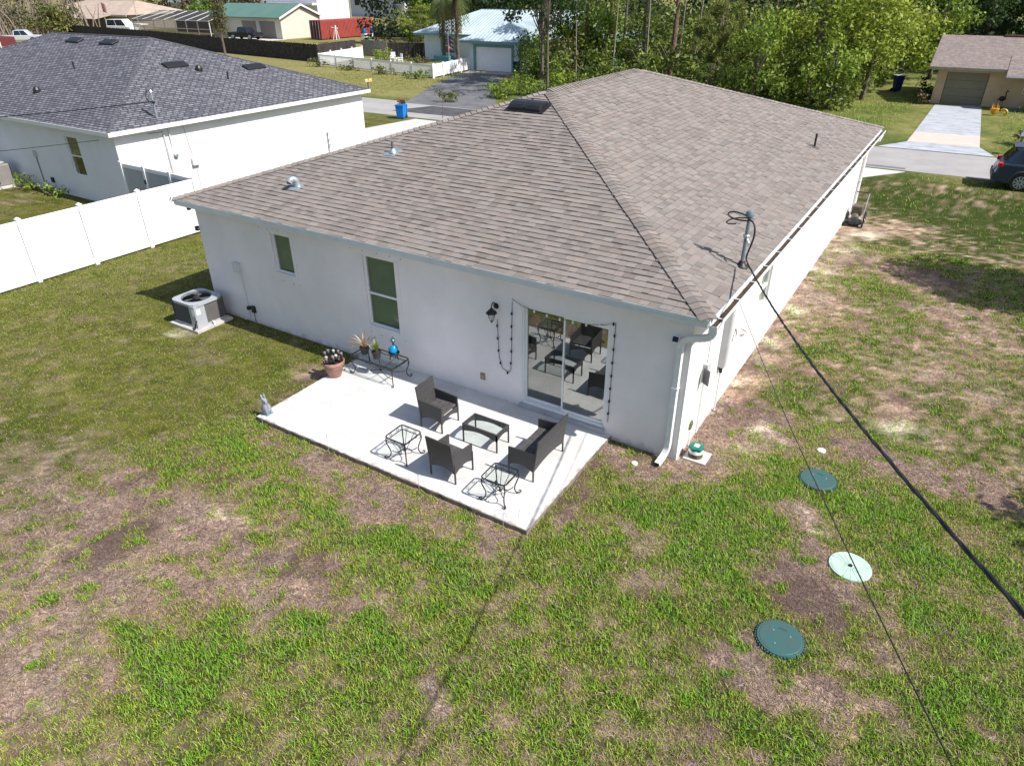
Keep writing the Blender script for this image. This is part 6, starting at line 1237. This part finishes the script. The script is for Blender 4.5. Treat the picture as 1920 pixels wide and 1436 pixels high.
tree('leafy_tree', 'lime-green leafy tree nearest the painted drive lawn', -4.3, 49.5, 8.5, (2.3, 2.2, 4.2), LIME, 34, 1.1, 100, .25, 2, cz=4.2, group=G1)
tree('leafy_tree', 'large bright green tree behind the dark blue bin', -4.6, 60.5, 10, (3.6, 3.0, 5.0), LIME, 46, 1.3, 85, .30, 3, cz=5.2, group=G1)
tree('leafy_tree', 'mid-green leafy tree touching the roof line of the right slope', -10.5, 42.8, 6.2, (2.0, 1.8, 2.8), FRESH, 26, .9, 110, .23, 4, cz=3.0, group=G1)
tree('leafy_tree', 'low bushy green tree at the front corner of the roof', -5.6, 43.8, 5.0, (2.3, 1.8, 2.2), FRESH, 26, .9, 110, .23, 41, cz=2.2, group=G1)
tree('dark_tree', 'dark green tree behind the beige house ridge, left one', 2.0, 74, 10, (4.2, 3.5, 4.6), DEEP, 34, 1.5, 70, .34, 5, cz=5.5, group='dark trees behind the beige house')
tree('dark_tree', 'dark green tree behind the beige house ridge, at the picture edge', 10.0, 72, 10, (4.6, 3.5, 4.6), DEEP, 34, 1.5, 70, .34, 6, cz=5.5, group='dark trees behind the beige house')
tree('leafy_tree', 'green tree at the corner of the beige roof', -1.2, 66, 8.5, (2.6, 2.2, 4.0), FRESH, 28, 1.2, 85, .28, 7, cz=4.2, group=G1)
# pines: bare trunks in view, crowns above the picture
PC = 'tall bare pine trunks behind the roof'
def pine(label, x, y, r, seed, H=14, lean=(0, 0), bark=None):
    t = thing('pine_tree', label, 'tree', (x, y, 0), PC); rr_ = random.Random(seed)
    P = [(x+lean[0]*i/6+rr_.uniform(-.06, .06), y+lean[1]*i/6, H*i/6) for i in range(7)]; part('trunk', B().tube(P, [r*(1.15-.11*i) for i in range(7)], 9), bark or M_pbark, t, smooth=True)
    for k in range(6):
        z = H*(.16+.11*k); a = rr_.uniform(0, 6.28); l = rr_.uniform(.4, 1.5); part('dead_branch', B().tube([(x+lean[0]*z/H, y+lean[1]*z/H, z), (x+l*math.cos(a)*.6, y+l*math.sin(a)*.6, z+.15), (x+l*math.cos(a), y+l*math.sin(a), z+rr_.uniform(-.2, .4))], [.035, .022, .006], 5), M_bark, t)
    V, F, C = leafcloud(clumps_in((x+lean[0], y+lean[1], H-1.5), (1.7, 1.7, 2.4), 13, .8, seed), 75, .34, *MID, seed); put_leaves('crown', V, F, C, t)
for i, (x, y, r, ln, lab) in enumerate([(-31.8, 50.5, .19, (.3, 0), 'dark thick pine trunk in front of the metal-roof house'), (-27.4, 50.0, .13, (.2, 0), 'slim pine trunk just right of the metal-roof house'), (-25.6, 51.5, .14, (-.3, 0), 'pine trunk second right of the metal-roof house'), (-24.8, 52.0, .12, (.5, .2), 'grey slanting pine trunk left of the roof peak'), (-22.0, 50.0, .13, (.2, 0), 'straight pale pine trunk above the roof peak'), (-19.4, 50.0, .20, (.3, 0), 'thick reddish pine trunk right of the roof peak'), (-17.2, 54.0, .22, (1.2, 0), 'leaning grey pine trunk behind the young yellow-green pine'), (-13.0, 56.0, .14, (0, 0), 'dark pine trunk half hidden by the lime trees'), (-9.4, 58.0, .16, (.1, 0), 'pine trunk rising behind the lime-green trees'), (-29.3, 54.0, .12, (.1, 0), 'thin pine trunk behind the vine-covered shrubs')]):
    pine(lab, x, y, r, 20+i, lean=ln, bark=M_bark if i in (0, 3, 4, 6) else None)
for i, (x, y, l_) in enumerate(((-23.4, 47.2, .3), (-20.6, 47.8, -.2), (-16.6, 47.0, .5), (-26.6, 47.0, -.3), (-18.3, 48.6, .2))): part('trunk', B().tube([(x, y, 0), (x+l_*.5, y, 4), (x+l_, y, 9)], [.07, .055, .04], 6), mat('pale_bark', (.34, .29, .24), .9, var=.25, sc=5), thing('slim_tree', ['slim pale trunk left of the roof peak', 'slim pale trunk just right of the roof peak', 'slim pale leaning trunk near the young pine', 'slim pale trunk above the black roof vent', 'slim pale trunk beside the thick reddish pine'][i], 'tree', (x, y, 0), 'slim pale trunks behind the roof'))
# young pine with soft needle tufts
yp = thing('young_pine', 'young yellow-green pine with soft needle tufts behind the roof', 'tree', (-14.2, 45.5, 0)); part('trunk', B().tube([(-14.2, 45.5, 0), (-14.1, 45.5, 3), (-13.8, 45.4, 6.5)], [.11, .08, .03], 7), M_bark, yp, smooth=True)
def needle_tufts(cl, n, ln, c1, c2, seed):
    r = np.random.default_rng(seed); Vs, Fs, Cs = [], [], []; off = 0
    for c, rad in cl:
        d = r.normal(size=(n, 3)); d[:, 2] += .5; d /= np.linalg.norm(d, axis=1)[:, None]; l = ln*r.uniform(.6, 1.1, n)[:, None]*rad; s = np.cross(d, r.normal(size=(n, 3))); s /= np.linalg.norm(s, axis=1)[:, None]; P = np.array(c)+r.normal(size=(n, 3))*.05
        V = np.stack([P-s*.012, P+s*.012, P+d*l+s*.02, P+d*l-s*.02], 1).reshape(-1, 3); t = r.random(n)[:, None]; Vs.append(V); Cs.append(np.repeat(np.array(c1)*(1-t)+np.array(c2)*t, 4, 0)); Fs.append((np.arange(n)*4)[:, None]+np.arange(4)[None, :]+off); off += 4*n
    return np.concatenate(Vs), np.concatenate(Fs), np.concatenate(Cs)
cl = clumps_in((-13.9, 45.4, 4.0), (2.6, 1.6, 2.4), 64, 1, 31)
for c, r in cl[:12]: part('branch', B().tube([(-14.05, 45.45, max(.6, c[2]-.8)), c], [.035, .012], 5), M_bark, yp)
put_leaves('needles', *needle_tufts(cl, 90, .48, (.13, .16, .03), (.26, .28, .07), 32), yp)
# palmettos: fans of pleated blades
def fan_plant(name, label, x, y, n, H, cols, seed, spread=.8, group=None):
    rr_ = random.Random(seed); t = thing(name, label, 'plant', (x, y, 0), group); b = B(); b.c = []; st_ = B()
    for k in range(n):
        a = rr_.uniform(0, 6.28); e = rr_.uniform(.3, 1)*spread; h = H*rr_.uniform(.6, 1.1); tip = Vector((x+math.cos(a)*e*H*.7, y+math.sin(a)*e*H*.7, h)); st_.tube([(x, y, .1), (x+math.cos(a)*e*H*.3, y+math.sin(a)*e*H*.3, h*.7), tuple(tip)], .015, 4)
        col_ = cols[k % len(cols)]; out = Vector((math.cos(a), math.sin(a), .3)); sd_ = Vector((-math.sin(a), math.cos(a), 0))
        for j in range(13):
            q = -1.5+3.0*j/12; d = (out*math.cos(q)+sd_*math.sin(q)).normalized(); L = .62*H*.45; w_ = sd_*.028*math.cos(q)+out*-.028*math.sin(q); m_ = tip+d*L*.6+Vector((0, 0, .03)); e_ = tip+d*L+Vector((0, 0, -.18*H*.5))
            k0 = len(b.v); b.v += [tuple(tip), tuple(m_-w_), tuple(e_), tuple(m_+w_)]; b.f.append((k0, k0+1, k0+2, k0+3)); sh_ = rr_.uniform(.8, 1.2); b.c += [(*[c*sh_ for c in col_], 1)]*4
    part('stalks', st_, M_bark, t); part('fronds', b, M_leaf, t)
PALM = [(.10, .17, .03), (.16, .22, .04), (.22, .26, .05), (.08, .13, .03)]
fan_plant('palmetto', 'saw palmetto with drooping fan leaves just above the roof hip', -11.9, 43.0, 22, 2.2, PALM, 1, group='palmettos'); fan_plant('palmetto', 'saw palmetto half hidden behind the roof hip', -13.6, 43.4, 18, 2.3, PALM, 2, group='palmettos')
fan_plant('palmetto', 'olive palmetto clump beside the red container and drums', -79.2, 84.5, 26, 3.2, [(.16, .17, .06), (.20, .19, .08), (.11, .13, .04)], 3, .6, group='palmettos'); fan_plant('palmetto', 'tall yellow-green fan palm left of the metal-roof house', -60.5, 67.5, 26, 4.6, [(.20, .24, .04), (.27, .28, .05), (.13, .20, .03)], 4, .8, group='palmettos')
# queen palms by the metal house: trunk, brown skirt, hanging fronds
def palm(label, x, y, H, seed, lean=0):
    rr_ = random.Random(seed); t = thing('palm_tree', label, 'tree', (x, y, 0), 'palms before the metal-roof house'); part('trunk', B().tube([(x, y, 0), (x+lean*.4, y, H*.5), (x+lean, y, H)], [.2, .17, .15], 10), M_bark, t, smooth=True)
    for nm, cc, n, z0 in (('dead_skirt', [(.20, .13, .06), (.13, .085, .045)], 16, 0), ('fronds', [(.10, .14, .04), (.16, .19, .06), (.07, .11, .03)], 26, .6)):
        b = B(); b.c = []
        for k in range(n):
            a = rr_.uniform(0, 6.28); L = rr_.uniform(2.0, 3.4); drop = rr_.uniform(1.4, 2.6) if nm == 'fronds' else 2.6; P = []
            for i in range(9): s = i/8; o_ = L*.55*math.sin(min(1.0, s*1.4)*PI/2)*(.35 if nm == 'dead_skirt' else 1); P.append(Vector((x+lean+math.cos(a)*o_, y+math.sin(a)*o_, H+z0+.7*s-drop*1.5*s*s)))
            sd_ = Vector((-math.sin(a), math.cos(a), 0)); col_ = cc[k % len(cc)]
            for i in range(8):
                for s in (-1, 1):
                    for f_ in (0, .5):
                        p = P[i].lerp(P[i+1], f_); q = p+sd_*s*.30+Vector((0, 0, -.45)); k0 = len(b.v); d = (P[i+1]-P[i])*.18; b.v += [tuple(p), tuple(p+d), tuple(q+d*.4), tuple(q)]; b.f.append((k0, k0+1, k0+2, k0+3)); v_ = rr_.uniform(.75, 1.2); b.c += [(*[c*v_ for c in col_], 1)]*4
        part(nm, b, M_leaf, t)
palm('queen palm with a ragged brown skirt before the metal-roof house', -49.0, 58.0, 5.6, 1, .2); palm('queen palm with green hanging fronds right beside the skirted palm', -46.6, 57.4, 6.1, 2, -.1)
# forest undergrowth: one mass nobody could count
r = np.random.default_rng(50); cl = []
for i in range(420):
    x, y = r.uniform(-33, -3), r.uniform(49, 66); cl.append(((x, y, r.uniform(.3, 6.5)*r.random()**.3), r.uniform(.7, 1.5)))
for i in range(190): x = r.uniform(-27, -4.5); cl.append(((x, r.uniform(42.5, 50), r.uniform(.2, 2.6)), r.uniform(.5, 1.0)))
V, F, C = leafcloud(cl, 55, .30, (.035, .07, .014), (.24, .29, .05), 51); o = put_leaves('undergrowth', V, F, C, kind='stuff'); o['label'] = 'dense mixed undergrowth filling the wood behind the roof'; o['category'] = 'undergrowth'
cl = []
for i in range(420): cl.append(((r.uniform(-75, 30), r.uniform(72, 90), r.uniform(0, 9.5)), r.uniform(1.6, 2.8)))
V, F, C = leafcloud(cl, 26, .5, (.016, .035, .012), (.06, .09, .03), 52); o = put_leaves('woodland', V, F, C, kind='stuff'); o['label'] = 'dark far woodland closing the view behind the trees'; o['category'] = 'woodland'
br_ = B()
for i in range(120):
    x, y = r.uniform(-32, -6), r.uniform(48, 62); z = r.uniform(0, 2); a = r.uniform(0, 6.28); l = r.uniform(1, 3); br_.tube([(x, y, z), (x+l*.4*math.cos(a), y+l*.4*math.sin(a), z+l*.6), (x+l*.7*math.cos(a), y+l*.7*math.sin(a), z+l*r.uniform(.5, 1))], [.03, .02, .006], 4)
bo = struct('undergrowth_twigs', br_, mat('dry_twigs', (.30, .25, .20), .9), 'stuff'); bo['label'] = 'pale dry twigs tangled through the undergrowth'; bo['category'] = 'twigs'
def shrub(label, x, y, rad, cols, seed, k=14, cr=.5, per=190, size=.17, name='shrub', group='shrubs along the far drive', stem=True):
    t = thing(name, label, 'shrub', (x, y, 0), group); V, F, C = leafcloud([(c, q) for c, q in clumps_in((x, y, rad[2]*.8), rad, k, cr, seed)], per, size, *cols, seed); put_leaves('foliage', V, F, C, t)
    for j in range(5): a = j*1.3+seed; part('stem', B().tube([(x, y, 0), (x+rad[0]*.5*math.cos(a), y+rad[1]*.5*math.sin(a), rad[2]*1.1)], [.03, .008], 5), M_bark, t)
shrub('vine-covered tall shrub at the right edge of the asphalt drive', -30.6, 46.8, (1.5, 1.5, 2.3), MID, 61, 30, .75, 120, .22); shrub('dark vine-covered shrub between the pine trunks and metal roof', -28.2, 47.5, (1.6, 1.5, 2.1), OLV, 62, 28, .75, 120, .22); shrub('olive shrub beside the dark bin and garage door', -33.0, 50.3, (1.2, 1.2, 1.9), MID, 63, 24, .7, 120, .22)
shrub('low bright green shrub at the drive edge nearest the road', -27.6, 36.6, (1.3, 1.0, .7), FRESH, 64, 18, .45); shrub('low green shrub second from the road along the drive', -27.0, 39.0, (1.3, 1.2, .9), FRESH, 65, 20, .5); shrub('weedy green shrub just above the left roof hip', -24.6, 37.6, (1.5, 1.2, .8), MID, 66, 20, .5); shrub('leafy green shrub below the slim pines', -25.4, 42.5, (1.8, 1.3, 1.1), FRESH, 67, 24, .6); shrub('small weedy shrub on the verge by the asphalt drive', -30.2, 33.2, (1.0, .7, .4), OLV, 68, 12, .35)
for i, (x, y) in enumerate(((-57.0, 46.4), (-51.5, 45.4), (-46.0, 44.4), (-41.3, 43.4))): shrub(['scrubby weeds at the far left picket fence end', 'scrubby weeds second along the picket fence', 'scrubby weeds third along the picket fence', 'shaded scrub at the picket fence corner'][i], x, y, (1.5, .5, .45), OLV if i < 3 else MID, 70+i, 14, .35, 150, .2, group='weeds along the picket fence')
shrub('bright weeds behind the picket fence near the silvered boards', -55.2, 55.2, (1.9, 1.2, .7), FRESH, 75, 16, .5, group='weeds along the picket fence'); shrub('pale weeds before the turquoise planter box', -49.5, 55.0, (2.6, 1.0, .35), OLV, 76, 16, .4, group='weeds along the picket fence')
shrub('dry brown bush beside the slate mailbox at the picture edge', 6.1, 36.2, (1.2, 1.0, .8), ((.10, .06, .03), (.22, .15, .07)), 77, 18, .45, group='shrubs before the beige house'); shrub('small green and brown bush at the left garage corner of the beige house', -.5, 49.4, (.5, .5, .45), ((.07, .09, .02), (.24, .17, .09)), 78, 10, .3, group='shrubs before the beige house'); shrub('green flower bed under the beige house window', 6.3, 48.4, (1.5, .5, .3), MID, 79, 12, .3, group='shrubs before the beige house'); shrub('dark shaded shrub beside the beige house side wall', -.6, 54.2, (.7, 1.6, .8), DEEP, 80, 14, .4, group='shrubs before the beige house')
# trees on the far left
tree('dense_tree', 'big dark green broadleaf tree behind the screened mesh fence', -78, 98, 10, (6.5, 4, 5), MID, 44, 1.7, 60, .40, 81, cz=4.5); tree('dense_tree', 'dark tree mass left of the palms', -66, 92, 11, (6, 4, 5.5), DEEP, 40, 1.8, 55, .42, 82, cz=5); tree('dense_tree', 'bright broadleaf shrub-tree before the dark board fence', -63.5, 72, 6, (2.6, 2, 2.8), FRESH, 28, 1.0, 85, .30, 83, cz=3)
tree('dense_tree', 'dark evergreen behind the wooden utility pole', -90, 104, 9, (4, 3, 4.5), DEEP, 30, 1.5, 60, .40, 84, cz=4.5)
tree('vine_tree', 'slim vine-covered tree standing before the brown board fence', -72.4, 47.0, 8, (.75, .75, 3.2), ((.08, .075, .03), (.17, .16, .05)), 28, .55, 190, .2, 85, cz=4.9, trunk=.13); 
tw = thing('bare_tree', 'leafless grey-brown thicket tree beside the silver pickup truck', 'tree', (-146, 62, 0)); rr_ = random.Random(8)
for k in range(150):
    x, y = -146+rr_.uniform(-14, 12), 62+rr_.uniform(-8, 8); h = rr_.uniform(2.5, 8); a = rr_.uniform(0, 6.28); l = rr_.uniform(.5, 3)
    part('branch', B().tube([(x, y, 0), (x+l*.3*math.cos(a), y+l*.3*math.sin(a), h*.5), (x+l*math.cos(a), y+l*math.sin(a), h)], [.14, .10, .03], 4), mat('dry_bark', (.22, .18, .15), .95) if k == 0 else bpy.data.materials['dry_bark'], tw)
V, F, C = leafcloud(clumps_in((-146, 62, 3.5), (13, 8, 3.5), 60, 1.6, 86), 14, .5, (.10, .09, .05), (.22, .19, .12), 87); put_leaves('twig_haze', V, F, C, tw)
tree('leafy_tree', 'small olive-green tree just above the dark roof ridge', -134, 60, 5, (5, 4, 2.6), OLV, 26, 1.5, 40, .45, 88, cz=2.6)
for i, (x, y, lab) in enumerate(((-165, 104, 'dry grove tree behind the tan roof, left one'), (-142, 104, 'dry grove tree behind the tan roof, right one'), (-185, 98, 'dry grove tree at the upper left picture corner'))): tree('grove_tree', lab, x, y, 9, (9, 4, 4.5), ((.09, .08, .04), (.20, .17, .10)), 30, 2.0, 22, .6, 90+i, cz=4.5)
tree('leafy_tree', 'small green tree by the striped flag', -126, 84, 6, (3, 3, 3), MID, 18, 1.4, 40, .45, 95, cz=3)
tree('drive_oak', 'sparse dark-leaved oak leaning over the asphalt drive before the metal roof', -28.6, 44.6, 9.5, (3.6, 3.2, 2.6), DEEP, 44, .9, 95, .26, 101, cz=6.6, trunk=.14)
tree('drive_oak', 'taller oak behind the low shrubs along the asphalt drive', -25.2, 39.6, 11.5, (3.2, 3.0, 2.6), MID, 22, .9, 60, .26, 102, cz=8.8, trunk=.09)
tree('drive_oak', 'oak at the far end of the asphalt drive beside the dark bin', -31.2, 48.6, 9.5, (2.4, 2.6, 2.4), MID, 34, .9, 95, .26, 103, cz=7.4, trunk=.15)
tree('leafy_tree', 'bushy green tree covering the right end of the metal roof', -29.6, 52.0, 7.5, (2.4, 2.0, 3.4), MID, 36, 1.0, 100, .26, 104, cz=3.8, group=G1)
tree('leafy_tree', 'fresh green tree between the pines right of the metal roof', -25.8, 50.8, 7.5, (2.2, 1.8, 3.2), FRESH, 32, 1.0, 100, .26, 105, cz=3.6, group=G1)
# trees beside the plot whose shade falls on the lawn
tree('yard_tree', 'leafy oak just outside the plot whose shadow lies on the side lawn', 10.4, 12.9, 7.6, (2.9, 1.6, 1.6), MID, 60, 1.0, 230, .22, 96, cz=5.6, trunk=.2)
tree('yard_tree', 'small oak just outside the plot shading the lawn edge', 10.4, 1.7, 5.2, (1.5, 1.2, 1.3), MID, 34, .7, 260, .18, 97, cz=3.8, trunk=.12)
# shadow-side weeds by the neighbouring wall
shrub('green weeds along the neighbouring back wall', -28.6, 3.9, (1.6, .3, .3), FRESH, 98, 14, .25, 260, .12, group='weeds at the neighbouring wall'); shrub('green weeds between the taupe air conditioner and wall', -30.7, 4.0, (.6, .3, .4), FRESH, 99, 9, .25, 260, .12, group='weeds at the neighbouring wall')
solo('roadside_sapling', B().tube([(-25.9, 27.2, 0), (-25.85, 27.2, .7), (-25.9, 27.25, 1.3)], [.02, .015, .006], 5).tube([(-25.86, 27.2, .8), (-25.7, 27.3, 1.15)], .008, 4).tube([(-25.87, 27.2, .95), (-26.05, 27.1, 1.2)], .008, 4), M_bark, 'thin leafless sapling beside the white drive above the roof hip', 'sapling')
